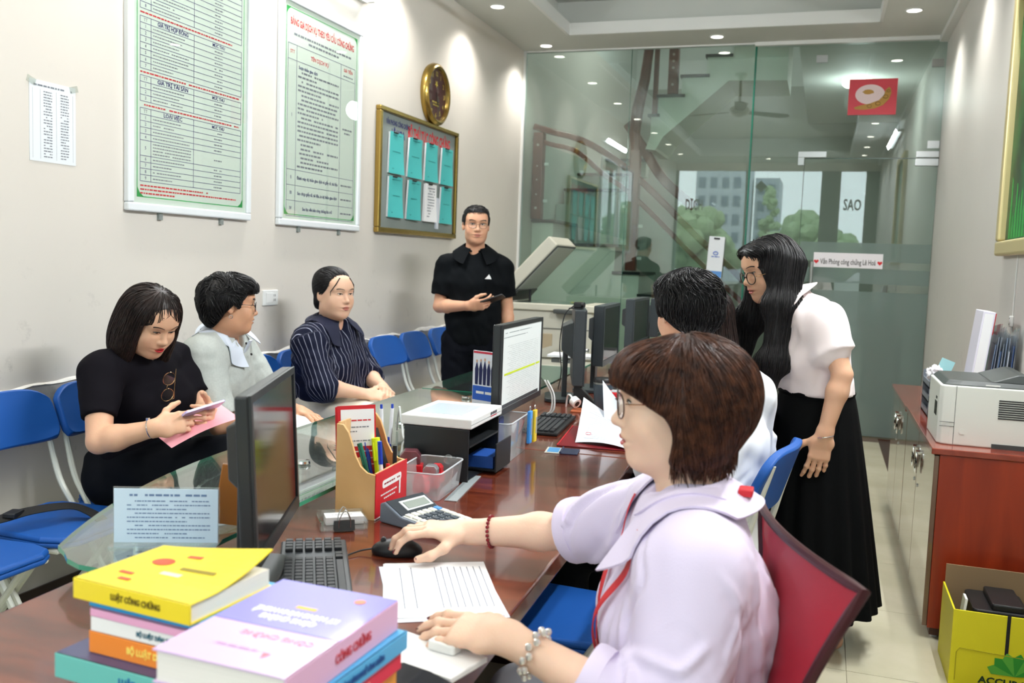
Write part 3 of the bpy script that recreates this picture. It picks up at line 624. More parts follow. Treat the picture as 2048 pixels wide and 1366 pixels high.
# ---------------------------------------------------------------- head
def head_frame(c, fwd, up=(0, 0, 1), s=1.0):
    y = nrm(fwd); z = np.asarray(up, float); z = nrm(z-y*(z@y)); x = np.cross(y, z)
    return np.asarray(c, float), np.stack([x, y, z], 1), s
def H2W(H, p): c, R, s = H; return c+(np.atleast_2d(p)*s)@R.T
def head_ops(F, H, fat=1.0, jaw=1.0):
    c, R, s = H
    P = lambda *p: H2W(H, A_(*p))[0]
    F.ell(P(0, -.018, .034), A_(.076, .096, .084)*s, R, k=.02)
    F.ell(P(0, .022, -.022), A_(.064*fat, .070, .082)*s, R, k=.035*s)
    F.ell(P(0, .018, -.062), A_(.057*fat*jaw, .058, .046)*s, R, k=.03*s)
    F.ell(P(0, .066, -.092), A_(.024*jaw, .020, .019)*s, R, k=.03*s)
    for x in (-1, 1):
        F.ell(P(x*.037, .056, -.026), A_(.027*fat, .026, .030)*s, R, k=.025*s)
        F.cone(P(x*.014, .083, .030), P(x*.045, .072, .032), .009*s, .008*s, k=.02*s)
    F.ell(P(0, .052, .055), A_(.058, .040, .045)*s, R, k=.03*s)
    for x in (-1, 1): F.ell(P(x*.032, .104, .010), A_(.020, .020, .0135)*s, R, k=.014*s, mode='s')
    for x in (-1, 1): F.ell(P(x*.031, .0735, .011), A_(.0165, .0125, .0095)*s, R, k=.006*s)
    F.cone(P(0, .083, .018), P(0, .1035, -.022), .0068*s, .0098*s, k=.012*s)
    F.ell(P(0, .1045, -.025), A_(.0105, .0105, .009)*s, R, k=.008*s)
    for x in (-1, 1): F.ell(P(x*.0125, .0935, -.0285), A_(.0075, .0095, .0065)*s, R, k=.008*s)
    F.ell(P(0, .083, -.052), A_(.024, .013, .016)*s, R, k=.016*s)
    F.ell(P(0, .0915, -.0525), A_(.020, .0075, .0058)*s, R, k=.006*s); F.ell(P(0, .0895, -.0645), A_(.017, .0075, .0062)*s, R, k=.006*s)
    F.ell(P(0, .098, -.0585), A_(.024, .010, .0022)*s, R, k=.005*s, mode='s')
    for x in (-1, 1):
        F.ell(P(x*.079, -.008, -.004), A_(.0075, .017, .029)*s, R@np.array([[math.cos(.35*x), -math.sin(.35*x), 0], [math.sin(.35*x), math.cos(.35*x), 0], [0, 0, 1]]), k=.006*s)
        F.ell(P(x*.088, -.004, .0), A_(.006, .009, .016)*s, R, k=.006*s, mode='s')
def face_proj(F, H, xz):
    """front surface point (head-local) for local x,z pairs"""
    ys = np.linspace(.135, .02, 140); xz = np.asarray(xz); n = len(xz)
    G_ = np.stack([np.repeat(xz[:, 0], 140), np.tile(ys, n), np.repeat(xz[:, 1], 140)], 1)
    d = F.at(H2W(H, G_)).reshape(n, 140); i = np.argmax(d < 0, 1); i = np.clip(i, 1, 139); r = np.arange(n)
    d0, d1 = d[r, i-1], d[r, i]; t = d0/(d0-d1+1e-9); return np.stack([xz[:, 0], ys[i-1]+t*(ys[i]-ys[i-1]), xz[:, 1]], 1)
def face_parts(F, H, parent, off, lip='#b0606a', brow=M_hairB, eye=.8, look=(0, 0), browz=0.0, female=True):
    s = H[2]
    def patch(name, m, cx, cz, hw, up, dn, lift, nu=14, nv=5, tilt=0.0, bulge=0.0):
        u = np.linspace(-1, 1, nu+1); v = np.linspace(0, 1, nv+1); pts = []
        for a in u:
            zt = up*(1-a*a)**.75; zb = -dn*(1-a*a)**.85
            for b in v: pts.append((cx+a*hw, cz+zb+(zt-zb)*b+tilt*a*hw*(1 if cx >= 0 else -1), 4*b*(1-b)*(1-a*a)))
        pts = np.array(pts); q = face_proj(F, H, pts[:, :2]); q[:, 1] += lift+bulge*pts[:, 2]
        W = nv+1; f = [(i*W+j, (i+1)*W+j, (i+1)*W+j+1, i*W+j+1) for i in range(nu) for j in range(nv)]
        return np_obj(name, H2W(H, q), np.array(f), m, parent, off=off)
    for x in (-1, 1):
        patch('eye', M_eyeW, x*.0315, .0105, .0142, .0055*eye, .0050*eye, .0006, tilt=.10)
        patch('iris', M_iris, x*.0315+look[0]*.004, .0108+look[1]*.002, .0058, .0054*eye, .0050*eye, .0010)
        P = [(x*.0315+a*.0148, .0105+.0052*eye*(1-a*a)**.7+.10*a*.0148*x) for a in np.linspace(-1, 1, 11)]
        q = face_proj(F, H, np.array(P)); q[:, 1] += .0012; MB().tube([Vector(p) for p in (H2W(H, q)-off)], [.0009*s]+[.0016*s]*9+[.0009*s], 5).obj('eyelash', M_lash, parent)
        u = np.linspace(0, 1, 12); bx = .013+.040*u; bz = .0305+browz+.0075*np.sin(u*2.2)-.003*u; th = (.0046 if female else .0068)*np.sin(np.clip(u*1.1+.25, 0, PI*.98))**.7
        pts = np.concatenate([np.stack([x*bx, bz-th/2], 1), np.stack([x*bx, bz+th/2], 1)]); q = face_proj(F, H, pts); q[:, 1] += .0009
        f = [(i, i+1, 13+i, 12+i) if x > 0 else (12+i, 13+i, i+1, i) for i in range(11)]
        np_obj('eyebrow', H2W(H, q), np.array(f), brow, parent, off=off)
    lm = mat('lip_'+lip, lip, .32, spec=.5)
    patch('upper_lip', lm, 0, -.0575, .0225, .0085, -.0010, .0007, 16, 6, bulge=.0012); patch('lower_lip', lm, 0, -.0595, .020, -.0010, .0095, .0007, 16, 6, bulge=.0016)
def spectacles(F, H, label, rimc, rim=.0014, lw=.0235, lh=.020, cz=.004, cy=.104, temple=None, square=3.0, group=None):
    c, R, s = H; o = thing('eyeglasses', label, 'glasses', tuple(H2W(H, A_(0, cy, cz))[0]), group=group); off = np.array(o.location)
    m = rimc; W = lambda p: [Vector(q) for q in (H2W(H, np.array(p))-off)]
    for x in (-1, 1):
        ring = []
        for a in np.linspace(0, 2*PI, 29)[:-1]:
            ca, sa = math.cos(a), math.sin(a); k = (abs(ca)**square+abs(sa)**square)**(-1/square)
            ring.append((x*.033+lw*k*ca, cy-.010*((lw*k*ca*x+.033)/.06)**2, cz+lh*k*sa))
        MB().tube(W(ring), rim*s, 6, closed=True).obj('rim', m, o, smooth=True)
        MB().add(W(ring), [tuple(range(28))]).obj('lens', M_lens, o)
        e = (x*(.033+lw), cy-.012, cz+.006)
        MB().tube(W([e, (x*.070, cy-.022, cz+.007), (x*.079, .05, cz+.007), (x*.083, .0, cz+.006), (x*.083, -.02, cz-.012)]), rim*.8*s, 6).obj('temple', temple or m, o, smooth=True)
    MB().tube(W([(-.033+lw, cy-.001, cz+.004), (0, cy+.003, cz+.008), (.033-lw, cy-.001, cz+.004)]), rim*s, 6).obj('bridge', m, o, smooth=True)
    return o

# ---------------------------------------------------------------- hands
FL = [(.042, .026, .021), (.046, .029, .022), (.042, .027, .021), (.033, .020, .018)]
def hand_ops(F, W, d, n, thumb, curls=(.25, .3, .25), spread=.06, th=None, s=1.0, per=None, fat=1.0):
    """W wrist, d towards fingers, n = back of hand normal, thumb=+1/-1 thumb on side d x n; returns finger chains"""
    W = np.asarray(W, float); d = nrm(d); n = np.asarray(n, float); n = nrm(n-d*(n@d)); sd = np.cross(d, n)*thumb
    F.econe(W-d*.01*s, W+d*.03*s, (.026*s, .018*s), (.034*s, .0155*s), sd, k=.02*s)
    F.econe(W+d*.028*s, W+d*.082*s, (.035*s*fat, .0150*s), (.0395*s*fat, .0125*s), sd, k=.015*s, p=2.6)
    F.ell(W+d*.035*s+sd*.022*s-n*.008*s, A_(.024, .016, .015)*s, np.stack([nrm(d+sd*.5), nrm(np.cross(n, nrm(d+sd*.5))), n], 1), k=.012*s)
    out = []
    for i in range(4):
        off = (.0285, .0095, -.0095, -.0275)[i]; b = W+d*(.082, .086, .083, .075)[i]*s+sd*off*s+n*.001*s
        c3 = per[i] if per else curls; ang = 0; chain = [b]; f0 = nrm(d+sd*spread*(1.5-i))
        r = (.0090, .0092, .0088, .0078)[i]*s*fat
        for k in range(3):
            ang += c3[k]; dir_ = math.cos(ang)*f0-math.sin(ang)*n; chain.append(chain[-1]+dir_*FL[i][k]*s)
        for k in range(3): F.cone(chain[k], chain[k+1], r*(1-.10*k), r*(.90-.10*k), k=.0045*s)
        F.ell(chain[1], A_(1, 1, 1)*r*1.03, None, k=.004*s)
        out.append((chain, dir_, math.sin(ang)*f0+math.cos(ang)*n, r*.72))
    t = th or ((.55, .80, -.35), (.80, .45, -.35), (.92, .25, -.25)); b = W+d*.022*s+sd*.022*s-n*.006*s; chain = [b]; L_ = (.044, .033, .027)
    for k in range(3): q = nrm(d*t[k][0]+sd*t[k][1]+n*t[k][2]); chain.append(chain[-1]+q*L_[k]*s)
    for k in range(3): F.cone(chain[k], chain[k+1], (.0125, .0105, .0098)[k]*s, (.0108, .0098, .0080)[k]*s, k=.008*s)
    tn = nrm(n*.6+sd*.6-q*((n*.6+sd*.6)@q)); out.append((chain, q, tn, .0080*s)); return out
def nails(chains, m, parent, off, s=1.0):
    for ch, dr, nn, r in chains:
        c = ch[-1]-dr*.002*s+nn*(r*.80); sd = np.cross(dr, nn); vs = []; fs = []
        for i in range(5):
            u = -1+i/2
            for j in range(5):
                v = -1+j/2; vs.append(c+dr*u*.0058*s+sd*v*.0050*s*(1-.25*max(u, 0))+nn*(.0012-.0022*v*v)*s-off)
        for i in range(4):
            for j in range(4): fs.append((i*5+j, (i+1)*5+j, (i+1)*5+j+1, i*5+j+1))
        MB().add([Vector(v) for v in vs], fs).obj('fingernail', m, parent, smooth=True)
def fine_box(*pts, r=.05, h=.004):
    P = np.array(pts); return (P.min(0)-r, P.max(0)+r, h)

# ---------------------------------------------------------------- hair strands sliding over the hair volume
def strands(F, roots, dirfn, H, n=14, step=.012, r=.0011, lift=.002, keep=None, seed=0, jit=.25, rnd_len=.4, cling=True):
    rs = np.random.RandomState(seed); P = roots.copy(); path = [P.copy()]; m = len(P); jd = rs.randn(m, 3)*jit; stp = step*(1-rnd_len*rs.rand(m))[:, None]
    lf = lift*(.3+rs.rand(m)*1.2)
    for i in range(n):
        L = (P-H[0])@H[1]/H[2]; d = dirfn(L)@H[1].T+jd*.35
        if cling:
            g = F.grad(P); d = d-g*(d*g).sum(1, keepdims=True)
        d = d/(np.linalg.norm(d, axis=1, keepdims=True)+1e-9); P = P+d*stp
        if cling:
            q = F.at(P); g = F.grad(P); P = P-g*(q-lf)[:, None]
        path.append(P.copy())
    path = np.stack(path, 1); N = n+1
    rad = r*(.6+.8*rs.rand(m))[:, None]*np.concatenate([[.7], np.ones(N-3), [.75, .25]])[None, :]
    T = np.gradient(path, axis=1); T /= np.linalg.norm(T, axis=2, keepdims=True)+1e-9
    up = rs.randn(m, 1, 3); U = np.cross(T, up); U /= np.linalg.norm(U, axis=2, keepdims=True)+1e-9; W = np.cross(T, U)
    ring = np.stack([path+rad[..., None]*(math.cos(a)*U+math.sin(a)*W) for a in (0, 2*PI/3, 4*PI/3)], 2)
    V_ = ring.reshape(-1, 3); b = (np.arange(m)[:, None]*N+np.arange(N-1)[None, :])*3
    Q = np.concatenate([np.stack([b+k, b+(k+1) % 3, b+3+(k+1) % 3, b+3+k], -1).reshape(-1, 4) for k in range(3)])
    return V_, Q
def merge(*VQ):
    Vs, Qs, o = [], [], 0
    for v, q in VQ: Vs.append(v); Qs.append(q+o); o += len(v)
    return np.concatenate(Vs), np.concatenate(Qs)
def surf_samples(V_, Q, n, seed=0, cond=None):
    rs = np.random.RandomState(seed); t = V_[Q]; a = np.linalg.norm(np.cross(t[:, 2]-t[:, 0], t[:, 3]-t[:, 1]), axis=1)
    c = t.mean(1)
    if cond is not None: a = a*cond(c)
    i = rs.choice(len(Q), n, p=a/a.sum()); w_ = rs.rand(n, 2); q = t[i]; u, v = w_[:, :1], w_[:, 1:]
    return (q[:, 0]*(1-u)+q[:, 1]*u)*(1-v)+(q[:, 3]*(1-u)+q[:, 2]*u)*v
def mid(a, b, t=.5): return np.asarray(a, float)*(1-t)+np.asarray(b, float)*t
def plane(p, n): 
    p = np.asarray(p, float); n = nrm(n); return lambda X, Y, Z: (X-p[0])*n[0]+(Y-p[1])*n[1]+(Z-p[2])*n[2]
def local_sub(F, H, fn, r=.25, k=.006):
    c, R, s = H
    def f(X, Y, Z):
        X, Y, Z = X-c[0], Y-c[1], Z-c[2]
        return fn((X*R[0, 0]+Y*R[1, 0]+Z*R[2, 0])/s, (X*R[0, 1]+Y*R[1, 1]+Z*R[2, 1])/s, (X*R[0, 2]+Y*R[1, 2]+Z*R[2, 2])/s)*s
    return F._add(f, c-r, c+r, k, 's')
def torso_ops(F, J, g, bw=1.0, bd=1.0, k=.05, hem=None, belly=0.0, bust=0.0, neck=True):
    sd = nrm(J['shR']-J['shL']); pel, che, nb = J['pel'], J['che'], J['nb']; m = mid(pel, che, .52); fw = np.cross(nrm(nb-pel), sd)*-1
    fw = J.get('fwd', fw)
    F.econe(pel, m, (.160*bw, .112*bd), (.140*bw, .108*bd), sd, k=k, g=g, cut=hem); F.econe(m, che, (.140*bw, .108*bd), (.158*bw, .112*bd), sd, k=k, g=g, cut=hem)
    F.econe(che, mid(che, nb, .55), (.156*bw, .110*bd), (.120*bw, .075*bd), sd, k=k, g=g)
    F.cone(mid(J['shL'], nb, .12), mid(J['shR'], nb, .12), .044*bd, .044*bd, k=k, g=g); 
    for s_ in ('shL', 'shR'): F.cone(mid(nb, che, .06), mid(J[s_], nb, .02), .030, .040, k=k, g=g)
    if belly: F.ell(mid(pel, che, .35)+fw*.055, A_(.13*bw, .07+belly, .13), np.stack([sd, fw, np.cross(sd, fw)], 1), k=k, g=g, cut=hem)
    if bust:
        for x in (-1, 1): F.ell(mid(pel, che, .86)+fw*(.075*bd)+sd*x*.072*bw, A_(.066, .055+bust, .062), np.stack([sd, fw, np.cross(sd, fw)], 1), k=.045, g=g)
def collar(J, H, m, parent, off, F=None, r=.062, h=.035, drop=.045, spread=.9, gap=.5, tip=.05, axis=None, thick=.004):
    """turned-down shirt collar around the neck base; gap = half opening angle at the front"""
    nb = J['nb']; up = nrm(axis if axis is not None else mid(nb, H[0], 1)-nb); f = J['fwd']; f = nrm(f-up*(f@up)); sd = np.cross(f, up)
    def fn(u, v):
        a = gap+(2*PI-2*gap)*u; c_ = math.cos(a); s_ = math.sin(a); front = max(0, c_)
        if v < .4: t = v/.4; rr = r*(1.06+.10*(1-t)); z = -h*.1+h*1.25*t-front*.016
        else: t = (v-.4)/.6; rr = r*(1.06+spread*.95*t)+front*tip*t*1.0; z = h*1.15-front*.016-t*(drop*.85+front*tip*.9)
        return Vector(nb+f*(rr*c_*1.0)+sd*(rr*s_*1.12)+up*z-off)
    if F is None: return MB().sheet(fn, 40, 8, thick).obj('collar', m, parent, smooth=True, auto=60)
    P = np.array([[list(fn(i/44, j/10)) for j in range(11)] for i in range(45)]).reshape(-1, 3)+off
    for _ in range(5):
        q = F.at(P); g = F.grad(P); P = P+g*np.clip(.009-q, 0, .02)[:, None]
    P = (P-off).reshape(45, 11, 3)
    return MB().sheet(lambda u, v: Vector(P[round(u*44), round(v*10)]), 44, 10, thick).obj('collar', m, parent, smooth=True, auto=60)
def leg_ops(F, J, g, r=(.088, .060, .056, .042), k=.035, cutA=None):
    for s_ in 'LR':
        F.cone(J['hip'+s_], J['kn'+s_], r[0], r[1], k=k, g=g); F.cone(J['kn'+s_], J['an'+s_], r[2], r[3], k=k, g=g, cut=cutA[s_] if cutA else None)
def foot(J, s_, fwd, m, parent, off, L=.24):
    a = J['an'+s_]; f = nrm(A_(fwd[0], fwd[1], 0)); F = Field(); b = A_(a[0], a[1], .0); sd = np.cross(f, A_(0, 0, 1))
    F.econe(b-f*.045+A_(0, 0, .035), b+f*.06+A_(0, 0, .035), (.034, .035), (.042, .032), sd, k=.02); F.econe(b+f*.06+A_(0, 0, .03), b+f*(L-.09)+A_(0, 0, .022), (.042, .030), (.036, .020), sd, k=.02); F.cone(a, b+A_(0, 0, .05), .036, .036, k=.02)
    V_, Q = F.mesh(.010); V_[:, 2] = np.maximum(V_[:, 2], .001); np_obj('shoe', V_, Q, m, parent, off=off)
def body(parent, off, J, H, skin, bw=1.0, bd=1.0, fat=1.0, jaw=1.0, arm=1.0, hands=None, legs=True, hh=.0032, hand_h=.0034, base=.010, hcoarse=False, neckr=.050, armtop=.048):
    F = Field(); torso_ops(F, J, -.016, bw, bd)
    hb = H2W(H, A_(0, -.022, -.075))[0]; F.cone(mid(J['nb'], J['che'], .12), hb, neckr*1.08, neckr, k=.03); F.cone(J['nb'], H2W(H, A_(0, .01, -.085))[0], neckr*.9, neckr*.7, k=.03)
    for s_ in 'LR':
        F.cone(J['sh'+s_], J['el'+s_], armtop*arm, .037*arm, k=.02); F.cone(J['el'+s_], mid(J['el'+s_], J['wr'+s_], .28), .036*arm, .038*arm, k=.010); F.cone(mid(J['el'+s_], J['wr'+s_], .28), J['wr'+s_], .038*arm, .0255*arm**.5, k=.02)
    if legs: leg_ops(F, J, -.014)
    head_ops(F, H, fat, jaw); ch = {}; fine = [(H[0]-.13, H[0]+.13, hh)]
    for s_ in 'LR':
        if hands and s_ in hands:
            h = dict(hands[s_]); ch[s_] = hand_ops(F, J['wr'+s_], **h); pts = np.array([p for c in ch[s_] for p in c[0]]+[J['wr'+s_]]); fine.append((pts.min(0)-.015, pts.max(0)+.015, hand_h))
    V_, Q = F.mesh(base, fine); o = np_obj('body', V_, Q, skin, parent, off=off)
    HF = Field(); head_ops(HF, H, fat, jaw); return o, HF, ch
def on_surface(F, P, lift=0.0):
    for _ in range(3): P = P-F.grad(P)*(F.at(P)-lift)[:, None]
    return P
def cloth(name, F, m, parent, off, h=.007, seed=1, amp=.003, lam=(.05, .14), attr=None, extra=None, cr=(), auto=18, aamp=.0045, adir=(0, 0, -1), alen=(.07, .20)):
    """garment: field meshed with soft undulation, then drag folds pressed into the surface along lines that follow it"""
    f = folds(seed, amp, lam=lam)
    def post(D, X, Y, Z):
        D = D+f(X, Y, Z)
        return extra(D, X, Y, Z) if extra else D
    V_, Q = F.mesh(h, post=post, pad=.03); a = attr(V_) if attr else None
    rs = np.random.RandomState(seed+100); lines = [(on_surface(F, np.array([list(p) for p in catmull(pts, 6)])), A, w_) for pts, A, w_ in cr]
    if auto:
        p = V_[rs.randint(len(V_), size=auto)].copy(); d = np.array(adir, float)[None]+rs.randn(auto, 3)*.55; L_ = rs.uniform(*alen, auto)[:, None]; path = [p]; tw = rs.randn(auto, 3)*.25
        for k in range(7):
            g = F.grad(p); q = d+tw*k/7; q = q-g*(q*g).sum(1, keepdims=True); q /= np.linalg.norm(q, axis=1, keepdims=True)+1e-9; p = p+q*L_/7; g = F.grad(p); p = p-g*F.at(p)[:, None]; path.append(p)
        path = np.stack(path, 1)
        for i in range(auto): lines.append((path[i], aamp*rs.uniform(.6, 1.2)*(1 if i % 2 else -1), rs.uniform(.008, .014)))
    if lines:
        N = F.grad(V_); disp = np.zeros(len(V_))
        for P, A, w_ in lines:
            lo = P.min(0)-4*w_; hi = P.max(0)+4*w_; I = np.where(((V_ > lo) & (V_ < hi)).all(1))[0]
            if not len(I): continue
            S = np.concatenate([P[:-1]+(P[1:]-P[:-1])*t for t in (0, .33, .66)]+[P[-1:]]); D2 = ((V_[I][:, None, :]-S[None])**2).sum(2); j = D2.argmin(1); d2 = D2[np.arange(len(I)), j]
            n_ = len(P)-1; tpar = (j % n_)/n_; env = np.sin(np.clip(tpar, 0, 1)*PI)**.6*.8+.2
            disp[I] += A*env*(np.exp(-d2/w_**2)-.45*np.exp(-d2/(2.2*w_)**2))
        V_ = V_+N*disp[:, None]
    return np_obj(name, V_, Q, m, parent, off=off, attr=a), V_, Q
def ribbon_on(F, pts, w_, t, m, name, parent, off, lift=.004, n=6):
    P = np.array([list(p) for p in catmull([tuple(p) for p in pts], n)])
    for _ in range(4):
        q = F.at(P); g = F.grad(P); P = P-g*np.where(q < .06, q-lift, 0)[:, None]
    g = F.grad(P); vs = []; k = len(P); T = np.gradient(P, axis=0); T /= np.linalg.norm(T, axis=1, keepdims=True); S = np.cross(T, g); S /= np.linalg.norm(S, axis=1, keepdims=True)
    for i in range(k):
        for a, b in ((-1, -1), (1, -1), (1, 1), (-1, 1)): vs.append(Vector(P[i]+S[i]*a*w_/2+g[i]*b*t/2-off))
    fs = [(i*4+j, i*4+(j+1) % 4, i*4+4+(j+1) % 4, i*4+4+j) for i in range(k-1) for j in range(4)]+[(3, 2, 1, 0), (4*k-4, 4*k-3, 4*k-2, 4*k-1)]
    return MB().add(vs, fs).obj(name, m, parent)
def hair_obj(F, H, m, parent, off, count, dirfn, h=.006, seed=1, n=12, step=.010, r=.0011, cond=None, lift=.002, ridge=.0012, name='hair', jit=.25, rnd_len=.4, ridge_f=None):
    V_, Q = F.mesh(h); R = surf_samples(V_, Q, count, seed, cond); S = strands(F, R, dirfn, H, n, step, r, lift, seed=seed, jit=jit, rnd_len=rnd_len)
    V2, Q2 = merge((V_, Q), S); return np_obj(name, V2, Q2, m, parent, off=off)
def sleeve(F, a, b, ra, rb, g=0.0, k=.03, flat=True): F.cone(a, mid(a, b, 1.0), ra, rb, k=k, g=g, cut=plane(b, np.asarray(b)-np.asarray(a)) if flat else None)

def creases(X, Y, Z, L):
    q = 0
    for a, b, A, w_ in L:
        a = np.asarray(a); d = np.asarray(b)-a; px, py, pz = X-a[0], Y-a[1], Z-a[2]; t = np.clip((px*d[0]+py*d[1]+pz*d[2])/(d@d), 0, 1)
        d2 = (px-t*d[0])**2+(py-t*d[1])**2+(pz-t*d[2])**2; q = q-A*np.exp(-d2/(w_*w_)*.7)
    return q
# ================================================================ WOMAN IN THE LAVENDER SHIRT (foreground)
def hero():
    t = thing('person', 'woman with short chestnut bob in a lavender shirt working at the desk computer', 'person', (-.10, 1.60, 0)); off = A_(-.10, 1.60, 0)
    J = dict(pel=A_(-.17, 1.62, .56), che=A_(-.185, 1.60, .82), nb=A_(-.195, 1.60, .985), shL=A_(-.165, 1.445, .915), shR=A_(-.245, 1.765, .925), elL=A_(-.185, 1.335, .715), elR=A_(-.475, 1.845, .835),
             wrL=A_(-.450, 1.365, .797), wrR=A_(-.695, 1.83, .810), hipL=A_(-.20, 1.52, .53), hipR=A_(-.20, 1.71, .53), knL=A_(-.50, 1.48, .50), knR=A_(-.52, 1.73, .50), anL=A_(-.44, 1.47, .09), anR=A_(-.46, 1.74, .09), fwd=A_(-1, 0, 0))
    H = head_frame((-.226, 1.60, 1.158), (-1, -.24, -.06), (-.04, 0, 1))
    sk = skin_mat('skin_fair', '#ecc7ae')
    hands = {'R': dict(d=(-.90, -.36, .06), n=(-.15, -.12, 1), thumb=-1, per=[(.18, .55, .50), (.15, .55, .55), (.2, .6, .5), (.25, .6, .5)], spread=.10, th=((.60, .72, -.35), (.80, .35, -.45), (.93, .05, -.30))),
             'L': dict(d=(-.97, .16, -.08), n=(.0, -.35, .95), thumb=1, per=[(.08, .25, .2), (.1, .28, .25), (.15, .3, .25), (.18, .3, .25)], spread=.05)}
    o, HF, ch = body(t, off, J, H, sk, 1.06, .96, fat=1.0, jaw=.94, arm=1.0, hands=hands, hh=.0026, hand_h=.0030)
    face_parts(HF, H, t, off, lip='#c4504f', brow=M_hairD, eye=.85, look=(0, -.3))
    nm = mat('nail_dark_red', '#6d0f18', .15, coat=.5); nails(ch['R'], nm, t, off); nails(ch['L'], nm, t, off)
    # shirt
    M = mat('lavender_cotton', '#d8cde6', .75, sheen=.2, bump=.12, bscale=500); F = Field(); torso_ops(F, J, .020, 1.08, .98, bust=.010, k=.06)
    eR = mid(J['shR'], J['elR'], .97); F.cone(J['shR'], mid(J['shR'], J['elR'], .6), .074, .070, k=.05); sleeve(F, mid(J['shR'], J['elR'], .5), eR, .070, .062)
    F.cone(J['shL'], J['elL'], .078, .070, k=.05); eL = mid(J['elL'], J['wrL'], .48); sleeve(F, J['elL'], eL, .066, .058)
    f2 = [(J['shR'], eR), (J['elL'], eL)]
    CR = [([(-.22, 1.45, .96), (-.21, 1.40, .90), (-.235, 1.43, .82)], -0.0090, .009), ([(-.12, 1.45, .95), (-.08, 1.45, .85), (-.06, 1.50, .70)], 0.0150, .014), ([(-.15, 1.42, .90), (-.10, 1.42, .80), (-.07, 1.46, .68)], -0.0120, .012), ([(-.26, 1.46, .86), (-.25, 1.44, .75), (-.22, 1.45, .62)], 0.0135, .013), ([(-.28, 1.48, .84), (-.28, 1.47, .74), (-.26, 1.46, .62)], -0.0120, .011),
          ([(-.25, 1.37, .765), (-.21, 1.29, .76), (-.15, 1.29, .79)], 0.0150, .010), ([(-.235, 1.37, .735), (-.19, 1.28, .725), (-.13, 1.30, .745)], -0.0150, .010), ([(-.21, 1.37, .80), (-.16, 1.30, .82), (-.12, 1.33, .85)], 0.0120, .010), ([(-.28, 1.32, .74), (-.28, 1.29, .78), (-.27, 1.33, .82)], 0.0120, .009), ([(-.25, 1.32, .70), (-.25, 1.285, .75), (-.245, 1.33, .80)], -0.0120, .009),
          ([(-.30, 1.72, .95), (-.36, 1.76, .86), (-.42, 1.80, .79)], 0.0135, .011), ([(-.33, 1.77, .97), (-.40, 1.79, .90), (-.45, 1.80, .83)], -0.0120, .010), ([(-.28, 1.70, .90), (-.33, 1.72, .82), (-.36, 1.77, .78)], -0.0120, .011), ([(-.38, 1.79, .93), (-.43, 1.80, .88), (-.46, 1.82, .80)], 0.0105, .009), ([(-.29, 1.53, .93), (-.32, 1.53, .80), (-.30, 1.52, .66)], 0.0135, .014), ([(-.27, 1.50, .95), (-.30, 1.49, .82), (-.29, 1.48, .68)], -0.0120, .012),
          ([(-.06, 1.55, .90), (-.05, 1.60, .75), (-.06, 1.62, .60)], 0.0135, .016), ([(-.09, 1.48, .62), (-.05, 1.55, .60), (-.04, 1.62, .62)], 0.0150, .012), ([(-.17, 1.43, .60), (-.10, 1.46, .58), (-.06, 1.52, .58)], -0.0135, .012), ([(-.14, 1.41, .93), (-.11, 1.40, .88), (-.12, 1.37, .82)], 0.0090, .008)]
    F.cone(J['nb']+A_(-.05, 0, .02), J['nb']+A_(0, 0, .09), .036, .05, k=.01, mode='s')
    sh, V_, Q = cloth('shirt', F, M, t, off, .0055, seed=4, amp=.003, lam=(.08, .22), cr=CR, auto=22, aamp=.0045)
    # rolled cuffs
    for a, b, r in ((mid(J['shR'], J['elR'], .86), eR, .0655), (mid(J['elL'], J['wrL'], .38), eL, .0625)):
        MB().tube([Vector(mid(a, b, k/5)-off) for k in range(6)], [r+.002, r+.003, r+.003, r+.003, r+.003, r+.0015], 28, cap=True).obj('cuff', M, t, smooth=True)
    collar(J, H, M, t, off, F, r=.064, h=.040, drop=.058, gap=.62, tip=.075, spread=.95)
    # trousers
    F2 = Field(); F2.econe(J['pel']-A_(0, 0, .02), J['pel']+A_(0, 0, .05), (.175, .13), (.165, .125), A_(0, 1, 0), k=.05); leg_ops(F2, J, .012, k=.06); cloth('trousers', F2, mat('grey_cloth', '#b9bcc4', .8), t, off, .012, 3)
    for s_ in 'LR': foot(J, s_, (-1, 0), M_black, t, off)
    # hair: chin-length layered bob with a fringe
    Hf = Field(); P = lambda *p: H2W(H, A_(*p))[0]; R = H[1]
    Hf.ell(P(0, -.022, .036), A_(.093, .112, .088), R); Hf.ell(P(0, -.066, -.005), A_(.082, .064, .070), R, k=.04); Hf.ell(P(0, -.050, -.072), A_(.062, .040, .045), R, k=.03)
    for x in (-1, 1): Hf.ell(P(x*.066, .012, -.030), A_(.030, .052, .078), R, k=.03)
    Hf.ell(P(0, .062, .062), A_(.076, .046, .040), R, k=.03); Hf.ell(P(0, .082, .045), A_(.062, .026, .026), R, k=.02)
    local_sub(Hf, H, lambda x, y, z: np.maximum(z-np.clip(.000+.62*(y-.036), -.01, .040), (.036+.24*(z-.02)+.010*np.sin(45*z))-y), k=.008)
    local_sub(Hf, H, lambda x, y, z: z+.100+.10*np.clip(-y-.02, 0, .06)-.25*np.clip(y+.0, 0, .05)+.006*np.sin(70*y+40*x), k=.01)
    def dirf(L):
        x, y, z = L[:, 0], L[:, 1], L[:, 2]; rad = np.stack([x, y+.015, 0*z], 1); rad /= np.linalg.norm(rad, axis=1, keepdims=True)+1e-6; w_ = np.clip((z-.045)/.07, 0, 1)[:, None]
        cur = np.stack([-.25*x/.08, np.where(y > .0, .15, -.2), -np.ones_like(z)], 1); inn = np.clip((-.05-z)/.05, 0, 1)[:, None]
        return rad*w_+cur*(1-w_)*(1-.5*inn)-rad*inn*.55*(1-w_)
